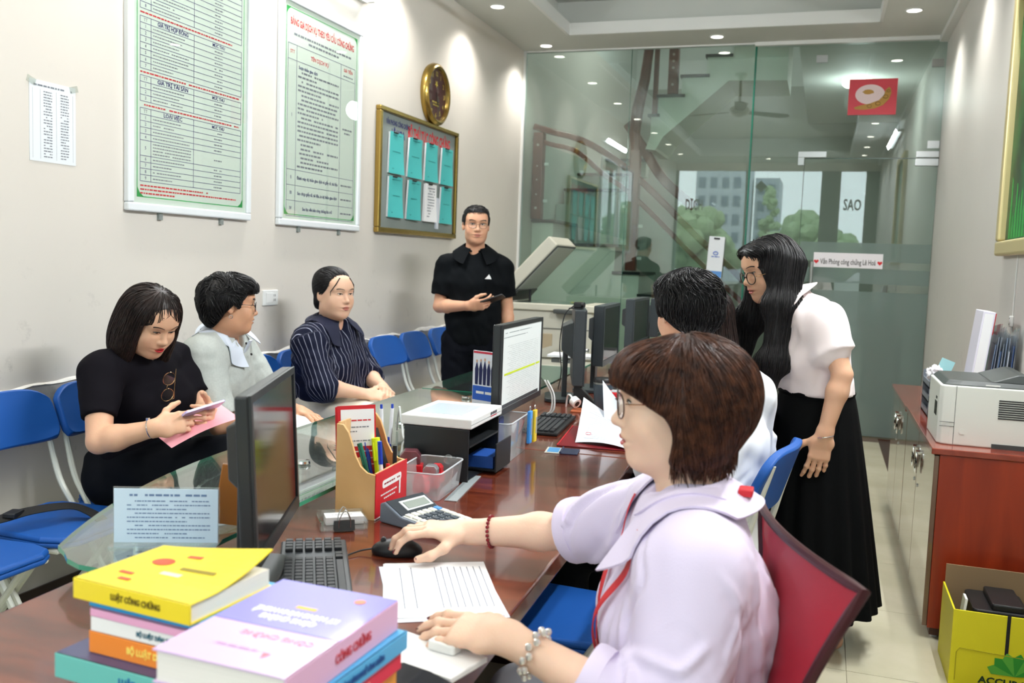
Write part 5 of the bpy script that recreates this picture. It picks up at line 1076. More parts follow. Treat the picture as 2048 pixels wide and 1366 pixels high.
# ---------------------------------------------------------------- man in the white shirt seen from behind
def man_white():
    off = A_(-.30, 2.85, 0); t = thing('person', 'seated man in a white shirt with black hair seen from behind', 'person', tuple(off))
    f = nrm(A_(-.72, .69, 0)); sd = np.cross(f, A_(0, 0, 1)); c = A_(-.29, 2.83, 0); P3 = lambda s_, f_, z: A_(*(c+sd*s_+f*f_)[:2], z)
    J = dict(pel=P3(0, 0, .56), che=P3(0, .03, .87), nb=P3(0, .095, 1.085), shR=P3(.195, .06, .99), shL=P3(-.195, .06, .99), elR=P3(.275, .10, .79), elL=A_(-.455, 2.80, .78), wrR=P3(.14, .32, .81), wrL=A_(-.50, 3.04, .80), fwd=f)
    seated_legs(J, J['pel'], nrm(A_(-1, .2, 0)), nrm(A_(.2, 1, 0)), .10, .42, .50)
    H = head_frame((-.405, 2.94, 1.247), (-.60, .80, -.10), (-.03, .04, 1), 1.0); sk = skin_mat('skin_warm3', '#dba78a')
    hands = {'R': dict(d=(-.9, .3, -.1), n=(0, 0, 1), thumb=-1), 'L': dict(d=(-.3, .9, -.1), n=(0, 0, 1), thumb=1)}
    o, HF, ch = body(t, off, J, H, sk, 1.05, 1.0, hands=hands, hand_h=.006, neckr=.053); face_parts(HF, H, t, off, lip='#b5736a', female=False)
    M = mat('white_shirt_cotton', '#eceff3', .75, bump=.1, bscale=400); F = Field(); torso_ops(F, J, .022, 1.08, 1.05, k=.06)
    for s_ in 'LR': F.cone(J['sh'+s_], J['el'+s_], .066, .056, k=.05); sleeve(F, J['el'+s_], mid(J['el'+s_], J['wr'+s_], .9), .056, .040)
    w0 = P3(.16, -.02, .95); 
    cloth('shirt', F, M, t, off, .0070, 41, .004, (.06, .2), extra=lambda D, X, Y, Z: D+creases(X, Y, Z, [(P3(.14, -.08, .96), P3(.10, -.11, .62), .009, .016), (P3(.05, -.09, .95), P3(.02, -.12, .62), -.008, .018), (P3(-.08, -.08, .9), P3(-.05, -.12, .62), .008, .018), (P3(.30, .04, .86), P3(.25, .16, .80), .008, .010), (P3(.31, .05, .82), P3(.27, .17, .765), -.008, .010), (P3(.29, .03, .90), P3(.22, .10, .86), -.007, .010), (P3(.0, -.10, .70), P3(.15, -.08, .66), .008, .012)]))
    collar(J, H, M, t, off, F, r=.060, h=.036, drop=.045, gap=.3, tip=.03)
    F = Field(); F.econe(J['pel']-A_(0, 0, .03), J['pel']+A_(0, 0, .04), (.17, .13), (.16, .12), sd, k=.05); leg_ops(F, J, .014, k=.05); cloth('trousers', F, mat('dark_navy_trousers', '#090b12', .85, spec=.12), t, off, .012, 42, .003)
    for s_ in 'LR': foot(J, s_, (-1, .2), M_black, t, off)
    Hf = hcap(H, .016); P = lambda *p: H2W(H, A_(*p))[0]; Hf.ell(P(0, -.035, .085), A_(.068, .075, .040), H[1], k=.03); Hf.ell(P(0, -.085, .01), A_(.066, .034, .06), H[1], k=.03); Hf.ell(P(0, .05, .09), A_(.06, .05, .03), H[1], k=.03)
    hairline(Hf, H, [(-.14, -.070), (-.075, -.066), (-.035, -.02), (.0, .018), (.025, .0), (.035, .03), (.06, .06), (.12, .07)])
    def dirf(L):
        # whorl near the crown
        x, y, z = L[:, 0], L[:, 1]+.055, L[:, 2]; q = np.stack([x-.6*y, y+.6*x, 0*z], 1); q /= np.linalg.norm(q, axis=1, keepdims=True)+1e-6; w_ = np.clip((z-.03)/.06, 0, 1)[:, None]; return q*w_+np.array([[0, .1, -1]])*(1-w_)
    hair_obj(Hf, H, M_hairB, t, off, 3400, dirf, h=.005, seed=10, n=8, step=.0075, r=.0012, lift=.006, jit=.5)
man_white()

# ---------------------------------------------------------------- long-haired woman hidden behind him
def woman_hidden():
    off = A_(-.52, 3.55, 0); t = thing('person', 'seated long haired woman half hidden behind the man in white', 'person', tuple(off))
    f = nrm(A_(-1, .1, 0)); sd = np.cross(f, A_(0, 0, 1)); c = A_(-.46, 3.50, 0); P3 = lambda s_, f_, z: A_(*(c+sd*s_+f*f_)[:2], z)
    J = dict(pel=P3(0, 0, .56), che=P3(0, .0, .84), nb=P3(0, .02, 1.03), shR=P3(.17, 0, .95), shL=P3(-.17, 0, .95), elR=P3(.20, .12, .76), elL=P3(-.20, .12, .76), wrR=P3(.08, .20, .64), wrL=P3(-.08, .20, .64), fwd=f)
    seated_legs(J, J['pel'], f, sd, .09, .40, .50)
    H = head_frame((-.455, 3.52, 1.205), (-1, .1, -.2), (-.1, 0, 1), .98); sk = skin_mat('skin_light', '#e2b79c')
    o, HF, ch = body(t, off, J, H, sk, .95, .95, hands=None, hh=.005, base=.012); face_parts(HF, H, t, off)
    F = Field(); torso_ops(F, J, .018, 1, 1)
    for s_ in 'LR': F.cone(J['sh'+s_], J['el'+s_], .060, .052, k=.04); sleeve(F, J['el'+s_], mid(J['el'+s_], J['wr'+s_], .9), .05, .04)
    cloth('blouse', F, mat('grey_blouse', '#8d9096', .8), t, off, .010, 51)
    F = Field(); F.econe(J['pel']-A_(0, 0, .03), J['pel']+A_(0, 0, .04), (.17, .13), (.16, .12), sd, k=.05); leg_ops(F, J, .014, k=.05); cloth('trousers', F, mat('dark_navy_trousers', '#090b12', .85, spec=.12), t, off, .014, 52, .003)
    for s_ in 'LR': foot(J, s_, f, M_black, t, off)
    Hf = hcap(H, .016); P = lambda *p: H2W(H, A_(*p))[0]; Hf.cone(P(0, -.07, .0), P(0, -.10, -.32), .075, .055, k=.05)
    for x in (-1, 1): Hf.cone(P(x*.07, -.015, -.02), P(x*.085, -.02, -.28), .035, .03, k=.04)
    local_sub(Hf, H, lambda x, y, z: np.maximum(z-.07, .03-y), k=.01)
    hair_obj(Hf, H, M_hairD, t, off, 2200, radial_dir((0, 0), 0, .05, .06), seed=11, n=16, step=.02, r=.0014, lift=.003, jit=.12)
woman_hidden()

# ---------------------------------------------------------------- standing woman leaning over
def woman_standing():
    off = A_(0, 3.60, 0); t = thing('person', 'standing woman in a pale pink blouse and long black skirt leaning forward', 'person', tuple(off))
    f = nrm(A_(-.93, -.25, 0)); sd = np.cross(f, A_(0, 0, 1))     # sd = her right (far side)
    J = dict(pel=A_(.015, 3.62, .87), che=A_(-.035, 3.61, 1.10), nb=A_(-.105, 3.60, 1.285), shL=A_(.01, 3.47, 1.215), shR=A_(-.09, 3.76, 1.215), elL=A_(.082, 3.415, 1.04), elR=A_(-.17, 3.90, 1.02), wrL=A_(.035, 3.40, .825), wrR=A_(-.38, 3.86, .86), fwd=f,
             hipL=A_(.03, 3.54, .83), hipR=A_(.0, 3.72, .83), knL=A_(.04, 3.54, .45), knR=A_(.02, 3.72, .45), anL=A_(.075, 3.54, .09), anR=A_(.06, 3.72, .09))
    H = head_frame((-.195, 3.595, 1.395), (-.84, -.53, -.30), (-.26, -.12, .95), .98); sk = skin_mat('skin_warm4', '#d9ab8d')
    hands = {'L': dict(d=(-.16, -.02, -1), n=(.25, -.95, 0), thumb=-1, curls=(.18, .25, .2), spread=.06), 'R': dict(d=(-.8, .1, -.5), n=(0, 0, 1), thumb=-1)}
    hands['L']['thumb'] = 1
    o, HF, ch = body(t, off, J, H, sk, .92, .92, fat=.96, arm=.95, hands=hands, legs=True); face_parts(HF, H, t, off, lip='#c06a66', eye=.6, look=(0, -1))
    M = mat('pale_pink_blouse', '#eee2e2', .7, sheen=.15); F = Field(); torso_ops(F, J, .016, .95, .92, bust=.0, k=.06)
    for s_ in 'LR': F.cone(J['sh'+s_], mid(J['sh'+s_], J['el'+s_], .5), .054, .060, k=.05); sleeve(F, J['sh'+s_], mid(J['sh'+s_], J['el'+s_], .58), .056, .068)
    F._add(plane(J['pel']+A_(0, 0, .075), (0, 0, 1)), J['pel']-.3, J['pel']+A_(.3, .3, .09), .004, 's') if False else None
    F.cone(J['nb']+f*.03, J['nb']+A_(0, 0, .08)+f*.05, .04, .055, k=.01, mode='s')
    cloth('blouse', F, M, t, off, .0070, 61, .004, (.06, .2), extra=lambda D, X, Y, Z: np.maximum(D+creases(X, Y, Z, [((.03, 3.47, 1.16), (.06, 3.52, .98), .008, .014), ((-.03, 3.46, 1.18), (.0, 3.48, .98), -.007, .014), ((-.08, 3.50, 1.1), (-.07, 3.50, .96), .006, .014)]), .945-Z))
    collar(J, H, M, t, off, F, r=.056, h=.025, drop=.03, gap=.35, tip=.02)
    # long black skirt with pleats
    W = .955
    def fn(u, v):
        a = 2*PI*u; z = W-(W-.16)*v; ex = .128+.10*v**.8; ey = .150+.12*v**.8; pl = 1+.05*v*math.sin(17*a)+.03*v*math.sin(11*a+1)
        return V(.0+.035*v+ex*pl*math.cos(a), .02+ey*pl*math.sin(a), z)
    MB().sheet(fn, 120, 24, .004).obj('skirt', mat('black_skirt_cloth', '#060708', .85, spec=.10), t, smooth=True)
    MB().tube([V(.0+.130*math.cos(2*PI*k/40), .02+.152*math.sin(2*PI*k/40), W-.005) for k in range(40)], .010, 8, closed=True).obj('waistband', mat('black_skirt_cloth', '#060708', .85, spec=.10), t, smooth=True)
    for s_ in 'LR': foot(J, s_, f, mat('nude_shoe', '#c79d84', .4), t, off)
    # long straight black hair falling in front of the shoulder
    Hf = hcap(H, .013); P = lambda *p: H2W(H, A_(*p))[0]; sdv = A_(.25, -.97, 0)
    for x in (-1, 1): Hf.ell(P(x*.036, .046, .086), A_(.042, .036, .019), H[1], k=.025)
    def lock(pts, ws, side, k=.03):
        for i in range(len(pts)-1): Hf.econe(pts[i], pts[i+1], ws[i], ws[i+1], side, k=k)
    a0 = P(-.078, -.045, .015); fx = A_(1, .15, 0)
    lock([a0, a0+A_(-.012, -.045, -.16), a0+A_(-.032, -.075, -.36), a0+A_(-.035, -.08, -.46)], [(.052, .030), (.048, .022), (.032, .014), (.012, .006)], fx, .06)
    b0 = P(.078, -.03, .01); lock([b0, b0+A_(-.04, .005, -.20), b0+A_(-.075, -.01, -.42)], [(.050, .03), (.040, .022), (.014, .008)], fx, .06)
    c0 = P(0, -.075, .0); lock([c0, c0+A_(-.01, -.01, -.13)], [(.06, .055), (.04, .05)], fx, .04)
    local_sub(Hf, H, lambda x, y, z: np.maximum(np.maximum(z-(.072-.022*np.abs(x)/.03), .012-y), np.maximum(-.135-z, np.abs(x)-.071)), r=.3, k=.01)
    def dirf(L):
        x, y, z = L[:, 0], L[:, 1], L[:, 2]; rad = np.stack([x*1.5, y*.2-.5*np.ones_like(y)*.03, 0*z], 1); rad /= np.linalg.norm(rad, axis=1, keepdims=True)+1e-6; w_ = np.clip((z-.055)/.05, 0, 1)[:, None]; d = (A_(-.06, -.10, -1)@H[1])[None, :]
        return rad*w_+d*(1-w_)
    hair_obj(Hf, H, M_hairB, t, off, 3200, dirf, h=.005, seed=12, n=18, step=.015, r=.0012, lift=.003, jit=.08)
    spectacles(HF, H, 'black round rimmed eyeglasses worn by the leaning woman', mat('rim_black_gloss', '#151516', .15, coat=.5), rim=.0020, lw=.0245, lh=.0225, cz=-.008, temple=mat('gold_metal', '#c9a27a', .2, metal=1.0), square=2.2)
    w_ = J['wrL']+A_(0, 0, -.005); b = thing('bangle', 'thin silver bangle on the wrist of the leaning woman', 'bracelet', tuple(w_)); MB().tube([V(.032*math.cos(a), .029*math.sin(a), .006*math.cos(a)) for a in [2*PI*k/24 for k in range(24)]], .0016, 6, closed=True).obj('ring', M_chrome, b); MB().box((-.012, -.028, -.002), (.007, .003, .003)).obj('charm', M_chrome, b, bevel=.001)
    bd = thing('id_badge', 'orange identity badge hanging at the waist of the leaning woman', 'badge', (-.175, 3.46, .90)); Rm = frame((-.35, -.94, 0), z=(-.94, .35, 0)) if False else frame((.95, -.30, 0), z=(-.30, -.95, .05))
    MB().box((0, 0, 0), (.036, .052, .003), Rm).obj('holder', mat('orange_plastic', '#e2662a', .35), bd, bevel=.002); MB().box(Rm @ V(0, -.008, .0036), (.026, .030, .0004), Rm).obj('card', mat('card_grey', '#c9c3bd', .4), bd); MB().box(Rm @ V(0, .012, .0042), (.024, .006, .0004), Rm).obj('card_band', M_black, bd)
    MB().tube([(0, 0, .055), (.004, .004, .08), (.012, .02, .12), (.02, .05, .2)], .003, 6).obj('strap', mat('strap_blue', '#1e3d8f', .5), bd); MB().tube([(.006*math.cos(a), 0, .07+.012*math.sin(a)) for a in [2*PI*k/14 for k in range(14)]], .0016, 5, closed=True).obj('hook', M_black, bd)
woman_standing()
# ================================================================ DESKS AND GLASS SHELF
def wood_mat(name, a, b, rough=.22, sc=(1.2, 14, 14), coat=.5, bump=.02):
    m = bpy.data.materials.new(name); m.use_nodes = True; nt = m.node_tree; p = nt.nodes['Principled BSDF']; L = nt.links.new; p.inputs['Roughness'].default_value = rough; p.inputs['Coat Weight'].default_value = coat; p.inputs['Coat Roughness'].default_value = .06
    tc = nt.nodes.new('ShaderNodeTexCoord'); mp = nt.nodes.new('ShaderNodeMapping'); mp.inputs['Scale'].default_value = sc; L(tc.outputs['Object'], mp.inputs[0])
    n = nt.nodes.new('ShaderNodeTexNoise'); n.inputs['Scale'].default_value = 1.6; n.inputs['Detail'].default_value = 8; n.inputs['Distortion'].default_value = .6; L(mp.outputs[0], n.inputs['Vector'])
    r = nt.nodes.new('ShaderNodeValToRGB'); r.color_ramp.elements[0].position = .32; r.color_ramp.elements[1].position = .70; r.color_ramp.elements[0].color = (*lin(a), 1); r.color_ramp.elements[1].color = (*lin(b), 1); L(n.outputs[0], r.inputs[0]); L(r.outputs[0], p.inputs['Base Color']); return m
M_desk = wood_mat('red_brown_desk_veneer', '#4a1d12', '#7a3a24', .18, (3, 18, 18)); M_deskd = mat('dark_desk_panel', '#2e140e', .35)
AZ = .035; DO = V(-.505, 1.5, 0); RZ = rotz(AZ)
def D(x, y, z): return DO+RZ @ V(x, y, z)
segs = [(-1.0, 1.52, 'long glossy red brown desk of the woman in lavender'), (1.524, 3.25, 'glossy red brown desk in front of the man in white'), (3.254, 4.95, 'far red brown desk near the copier')]
for y0, y1, lab in segs:
    t = thing('office_desk', lab, 'desk', tuple(D(0, y0, 0)), AZ, 'row of office desks'); L_ = y1-y0
    MB().b(-.84, 0, 0, L_, .705, .75).obj('desktop', M_desk, t, bevel=.006, seg=3)
    MB().b(-.83, -.81, .02, L_-.02, .0, .704).obj('modesty_panel', M_deskd, t)
    for yy in (.03, L_-.06): MB().b(-.81, -.03, yy, yy+.03, 0, .704).obj('side_panel', M_deskd, t)
    MB().b(-.10, -.08, .06, L_-.06, .62, .704).obj('apron', M_deskd, t)
GS = glassy('shelf_glass', (.80, .90, .87), 1.6, body=.06); M_gr = mat('shelf_edge_green', '#2b8a6c', .1, spec=.8)
def glass_shelf(y0, y1, lab, round_near):
    t = thing('glass_shelf', lab, 'shelf', tuple(D(-.62, y0, 0)), AZ, 'raised glass shelves along the desks'); L_ = y1-y0; W = .48; poly = [(0, 0)] if not round_near else [(0, .0)]
    poly = [(0, L_), (-W, L_)]
    r = .10 if round_near else .02
    if round_near: poly += [(-W+.215*(k/14)**2.2, 1.08-1.0*k/14) for k in range(15)]+[(-W+.225+.03*k, .08-.027*k) for k in range(1, 3)]+[(-W+.33, .006)]
    else: poly += [(-W+r-r*math.cos(a), r-r*math.sin(a)) for a in [PI/2*k/8 for k in range(9)]]
    poly += [(-r*.6+r*.6*math.sin(a), r*.6-r*.6*math.cos(a)) for a in [PI/2*k/6 for k in range(7)]]
    n = len(poly); MB().add([(x, y, .81) for x, y in poly]+[(x, y, .80) for x, y in poly], [tuple(range(n)), tuple(range(2*n-1, n-1, -1))]).obj('glass_plate', GS, t)
    MB().add([(x*.999, y, .8099) for x, y in poly]+[(x*.999, y, .8001) for x, y in poly], [(i, n+i, n+(i+1) % n, (i+1) % n) for i in range(n)]).obj('polished_edge', M_gr, t)
    k = max(2, int(L_/.75)+1)
    for i in range(k):
        yy = .22+(L_-.4)*i/(k-1); c = (-.19, yy, 0)
        MB().cyl((-.19, yy, .75), (-.19, yy, .80), .011, n=14).obj('standoff', M_chrome, t, smooth=True); MB().lathe([(0, .811), (.019, .811), (.021, .815), (.019, .821), (0, .822)], (-.19, yy, 0), 20).obj('cap', M_chrome, t, smooth=True)
    return t
glass_shelf(-.15, 2.3, 'raised glass shelf with a rounded end beside the book stacks', True); glass_shelf(2.32, 4.7, 'raised glass shelf in front of the far monitors', False)

# ================================================================ BLUE FOLDING CHAIRS
M_blue = mat('blue_vinyl', '#14519f', .5, bump=.05, bscale=200, spec=.4); M_cream = mat('cream_tube', '#d9dbcf', .35)
def blue_chair(label, loc, rz):
    t = thing('folding_chair', label, 'chair', loc, rz, 'blue folding chairs')
    seat = [(x, y) for x, y in ((.20, -.13), (.20, .13), (.17, .18), (.10, .20), (-.16, .185), (-.20, .15), (-.20, -.15), (-.16, -.185), (.10, -.20), (.17, -.18))]
    top = [(x*.97, y*.97) for x, y in seat]
    MB().prism(seat, .435, .452).prism(seat, .452, .470, top=top).obj('seat', M_blue, t, bevel=.008, seg=3)
    def bf(u, v):
        a = (u-.5)*.42; z = .690+.19*v; k = 1-.10*(abs(2*v-1))**6; return V(-.215-.06*v+.10*(a/.21)**2*.35, a*k, z-.03*(abs(2*u-1))**5*(1 if v > .5 else -.6)*abs(2*v-1))
    MB().sheet(bf, 14, 8, .028).obj('backrest', M_blue, t, bevel=.006, seg=2, smooth=True)
    for s in (-1, 1):
        MB().tube(catmull([(-.262, s*.182, .84), (-.222, s*.185, .70), (-.18, s*.188, .55), (-.11, s*.19, .44), (.02, s*.192, .22), (.16, s*.192, .012)], 4), .0105, 8).obj('side_tube', M_cream, t, smooth=True)
        MB().tube([(.10, s*.175, .43), (-.22, s*.178, .012)], .0105, 8).obj('rear_leg', M_cream, t, smooth=True)
        for x in (.16, -.22): MB().cyl((x, s*(.192 if x > 0 else .178), 0), (x, s*(.192 if x > 0 else .178), .02), .014, n=8).obj('foot_cap', M_black, t)
    MB().tube([(-.20, -.178, .06), (-.20, .178, .06)], .008, 8).obj('crossbar', M_cream, t); MB().tube([(.145, -.192, .05), (.145, .192, .05)], .008, 8).obj('crossbar', M_cream, t)
    MB().tube([(-.19, -.18, .425), (.15, -.18, .425), (.15, .18, .425), (-.19, .18, .425)], .009, 8, closed=True).obj('seat_frame', M_cream, t)
    return t
c0 = blue_chair('blue folding chair at the near end of the wall row, cut by the frame', (-2.36, 2.0, 0), 0)
for y, x, rz, lab in ((2.435, -2.40, .03, 'empty blue folding chair with a black strap on its seat'), (2.87, -2.40, 0, 'blue folding chair under the woman in black'), (3.34, -2.40, 0, 'blue folding chair under the young man in grey'), (3.90, -2.40, .0, 'empty blue folding chair between the grey man and the pinstriped woman'),
                      (4.335, -2.40, .0, 'blue folding chair under the pinstriped woman'), (4.775, -2.40, 0, 'empty blue folding chair just beyond the pinstriped woman'), (5.36, -2.40, -.02, 'empty blue folding chair with a newspaper on its seat'), (5.80, -2.40, .02, 'empty blue folding chair behind the standing man, nearer one'), (6.28, -2.40, 0, 'last blue folding chair of the wall row behind the standing man')):
    dup(c0, (x, y, 0), rz, lab, 'blue folding chairs')
dup(c0, (-.335, 2.93, 0), PI-.16, 'blue folding chair under the man in the white shirt', 'blue folding chairs'); dup(c0, (-.44, 3.50, 0), PI-.1, 'blue folding chair under the half hidden woman', 'blue folding chairs')
dup(c0, (-.60, 2.33, 0), PI, 'empty blue folding chair pushed under the desk edge', 'blue folding chairs')
t = thing('bag_strap', 'black webbing strap lying on the empty blue chair', 'strap', (-2.40, 2.36, .472)); MB().flat(catmull([(-.10, -.30, .05), (-.04, -.16, .045), (0, -.05, .055), (.05, .06, .05), (.10, .10, .025), (.15, .10, .004)], 6), .045, .003, (.3, 0, 1)).obj('webbing', mat('black_webbing', '#131313', .8), t); MB().box((-.02, -.1, .055), (.02, .03, .008), rotz(.3)).obj('buckle', M_black, t, bevel=.003)
t = thing('newspaper', 'folded white newspaper on an empty blue chair', 'newspaper', (-2.28, 5.22, .473), .2); MB().sheet(lambda u, v: V((u-.5)*.30, (v-.5)*.26, .004+.006*math.sin(u*4)*math.sin(v*3)), 6, 6, .003).obj('pages', mat('newsprint', '#dcdcd8', .8, var=.2, vscale=40), t)

# ================================================================ RED MESH CHAIR
t = thing('office_chair', 'red mesh office chair with a curved back behind the woman in lavender', 'chair', (-.06, 1.60, 0)); M_red = mat('red_mesh', '#a8142a', .45, bump=.4, bscale=900, spec=.3, coat=.15); M_redfab = mat('red_fabric', '#c31f28', .7); M_grey = mat('grey_plastic', '#9a9da1', .4)
def back_pt(u, v):      # u far -> near, v bottom -> top
    y = .27-.55*u; bow = .075*(1-(2*u-1)**2); x = .01+.045*v**2.2+.17*(u-.5)*v**1.6-bow*(.4+.6*v)*.35; z = .50+.43*v+.03*u*v; w_ = .82+.18*v
    return V(x, y*w_+.015*v, z)
MB().sheet(back_pt, 22, 16, .006).obj('mesh_back', M_red, t, smooth=True)
edge = [back_pt(u, 1) for u in [k/14 for k in range(15)]]+[back_pt(1, 1-k/14) for k in range(1, 15)]+[back_pt(1-k/14, 0) for k in range(1, 15)]+[back_pt(0, k/14) for k in range(1, 14)]
MB().tube(edge, .0085, 8, closed=True).obj('back_rim', mat('back_rim_dark', '#3b0d16', .4), t, smooth=True)
MB().rbox((-.04, 0, .46), (.23, .24, .035), .08, 6).obj('seat', M_redfab, t, bevel=.015, seg=3)
MB().tube([(.10, 0, .42), (.14, 0, .50), (.07, 0, .68)], .022, 10).obj('back_support', M_black, t, smooth=True)
MB().cyl((-.03, 0, .10), (-.03, 0, .43), .028, n=16).obj('gas_column', M_black, t)
for k in range(5):
    a = 2*PI*k/5+.3; e = V(-.03+.29*math.cos(a), .29*math.sin(a), .075); MB().tube([(-.03, 0, .12), tuple(e)], [.028, .018], 8).obj('base_arm', M_black, t); MB().cyl(e+V(-.012, 0, -.045), e+V(.012, 0, -.045), .03, n=14).obj('caster', M_black, t, smooth=True)
for s in (1, -1):
    MB().tube(catmull([(.06, s*.27, .45), (.065, s*.29, .60), (.02, s*.29, .655), (-.14, s*.285, .65)], 5), .013, 8).obj('armrest_frame', M_grey, t, smooth=True)
    MB().rbox((-.05, s*.285, .668), (.11, .030, .012), .02, 4).obj('armrest_pad', M_redfab, t, bevel=.005)

# ================================================================ CABINETS ON THE RIGHT
M_cab = wood_mat('orange_brown_veneer', '#7d2409', '#9c3514', .35, (9, 9, 1.0), .2); M_cabtop = wood_mat('cabinet_top_veneer', '#7e3020', '#94422e', .15, (9, 1.5, 9), .6); M_cabdoor = wood_mat('glare_greyed_door_veneer', '#5c4433', '#7d6350', .12, (9, 9, .8), .9)  # door colour greyed to paint in the daylight glare on the fronts
def cabinet(y0, y1, lab, zt):
    t = thing('cabinet', lab, 'cabinet', (.44, y0, 0), group='low wooden cabinets'); L_ = y1-y0; Dp = XR-.44-.006
    MB().b(.018, Dp, 0, L_, .045, zt-.025).obj('body', M_cab, t, bevel=.002); MB().b(-.012, Dp, -.005, L_+.004, zt-.024, zt).obj('cabinet_top', M_cabtop, t, bevel=.003); MB().b(.03, Dp, .02, L_-.02, .012, .0445).obj('plinth', mat('plinth_dark', '#4a2b1e', .4), t)
    for k in range(2):
        d = MB().b(.0, .0175, k*L_/2+.004, (k+1)*L_/2-.004, .05, zt-.03).obj('door', M_cabdoor, t, bevel=.002); yc = L_/2+(-.07 if k == 0 else .07)
        MB().tube([(-.012, yc+.035*math.cos(a)*.75, zt-.16+.045*math.sin(a)) for a in [2*PI*i/20 for i in range(20)]], .004, 6, closed=True).obj('handle', M_chrome, d, smooth=True); MB().cyl((0, yc, zt-.115), (-.016, yc, zt-.115), .010, n=12).obj('handle_boss', M_chrome, d); MB().cyl((0, yc, zt-.26), (-.004, yc, zt-.26), .008, n=12).obj('lock', M_steel, d)
    for a in (.05, Dp-.05):
        for b in (.05, L_-.05): MB().cyl((a, b, 0), (a, b, .0115), .014, n=10).obj('foot', M_white, t)
    return t
cabinet(3.80, 4.985, 'near wooden cabinet carrying the printer', .745); cabinet(4.995, 5.98, 'far wooden cabinet beside the glass door', .735)

# printer
t = thing('printer', 'pale grey laser printer on the near cabinet', 'printer', (.455, 3.90, .745)); M_pr = mat('printer_shell', '#d9dcd4', .42); M_prd = mat('printer_dark', '#3f4443', .4)
body_poly = [(0, .03), (.012, .008), (.04, .0), (.34, .0), (.34, .40), (.04, .40), (.012, .392), (0, .37)]
MB().prism(body_poly, .0, .232).obj('body', M_pr, t, bevel=.006, seg=3)
MB().prism([(.008, .02), (.06, .006), (.34, .006), (.34, .394), (.06, .394), (.008, .38)], .2325, .252, top=[(.03, .03), (.08, .02), (.34, .02), (.34, .38), (.08, .38), (.03, .37)]).obj('top_cover', M_prd, t, bevel=.004)
MB().add([(.18, .02, .253), (.33, .02, .253), (.33, .38, .253), (.18, .38, .253), (.27, .03, .285), (.30, .03, .285), (.30, .37, .285), (.27, .37, .285)], [(0, 1, 5, 4), (1, 2, 6, 5), (2, 3, 7, 6), (3, 0, 4, 7), (4, 5, 6, 7)]).obj('output_stop', M_prd, t, bevel=.004)
for x, z0, z1 in ((.055, .004, .232),): MB().b(x, x+.0016, -.0012, .0, z0, z1).obj('seam', M_prd, t)
for z in (.088, .072): MB().b(.004, .055, -.0012, 0, z, z+.0016).obj('seam', M_prd, t)
MB().b(-.0015, .002, .08, .15, .10, .155).obj('panel_window', M_black, t); MB().b(-.0015, .002, .09, .12, .165, .175).obj('button', M_black, t)
MB().cyl((.085, 0, .055), (.085, -.002, .055), .011, n=18).obj('power_button', M_pr, t)
for i in range(9): MB().b(.205, .335, -.0016, .0, .115+i*.0085, .1195+i*.0085).obj('vent_slot', M_black, t)
MB().b(.19, .33, -.004, 0, .0, .018).obj('tray_handle', M_prd, t)
MB().text('LaserJet', .012, (.165, -.001, .2365), frame((1, 0, 0), z=(0, -1, 0)), bold=.0004).obj('lettering', M_prd, t) if False else MB().b(.155, .205, -.0012, 0, .2385, .2435).obj('name_plate', M_white, t)
# desk tray and document pile behind the printer
t = thing('letter_tray', 'grey stacked letter tray behind the printer', 'tray', (.49, 4.62, .7455)); M_tr = mat('tray_grey', '#7c828c', .4)
for k in range(3): MB().b(0, .12, 0, .30, k*.065, k*.065+.006).b(0, .006, 0, .30, k*.065, k*.065+.03).b(.114, .12, 0, .3, k*.065, k*.065+.062).b(0, .12, .294, .3, k*.065, k*.065+.062).b(0, .12, 0, .006, k*.065, k*.065+.062).obj('tray_level', M_tr, t)
t = thing('crumpled_tissue', 'crumpled white paper on the letter tray', 'paper', (.515, 4.66, .945)); r_ = random.Random(4)
bm = bmesh.new(); bmesh.ops.create_icosphere(bm, subdivisions=3, radius=.035)
for v in bm.verts: v.co *= 1+r_.uniform(-.28, .28)
me = bpy.data.meshes.new('tissue'); bm.to_mesh(me); bm.free(); me.materials.append(mat('tissue_white', '#f1f1f5', .8)); o = bpy.data.objects.new('ball', me); COL.objects.link(o); o.parent = t
t = thing('teal_note', 'pale teal slip of paper sticking out of the letter tray', 'paper', (.555, 4.70, .93)); MB().box((0, 0, .03), (.03, .002, .05), Matrix.Rotation(.35, 3, 'Y')).obj('slip', mat('teal_paper', '#9fd0d3', .6), t)
t = thing('ring_binder', 'tall white binder leaning to the right behind the printer', 'binder', (.648, 4.62, .7485), rot=(0, .10, 0)); MB().b(-.025, .025, -.11, .11, 0, .50).obj('cover', mat('binder_white', '#e3e0ee', .4), t, bevel=.003); MB().b(-.018, .018, -.1105, -.095, .02, .49).obj('pages', mat('page_white', '#f4f4f6', .8), t); MB().b(.0255, .030, -.10, .11, .40, .495).obj('red_divider', mat('divider_red', '#c1272d', .5), t)
M_slv = glassy('plastic_sleeve', (.86, .90, .93), 1.4, body=.35, bodycol=(.75, .8, .85)); cols = ['#8fa3c4', '#cfd6e6', '#5a78a8', '#d8dde4', '#a9b8cf', '#e2e5ea', '#3f5fa0', '#c8ccd6']
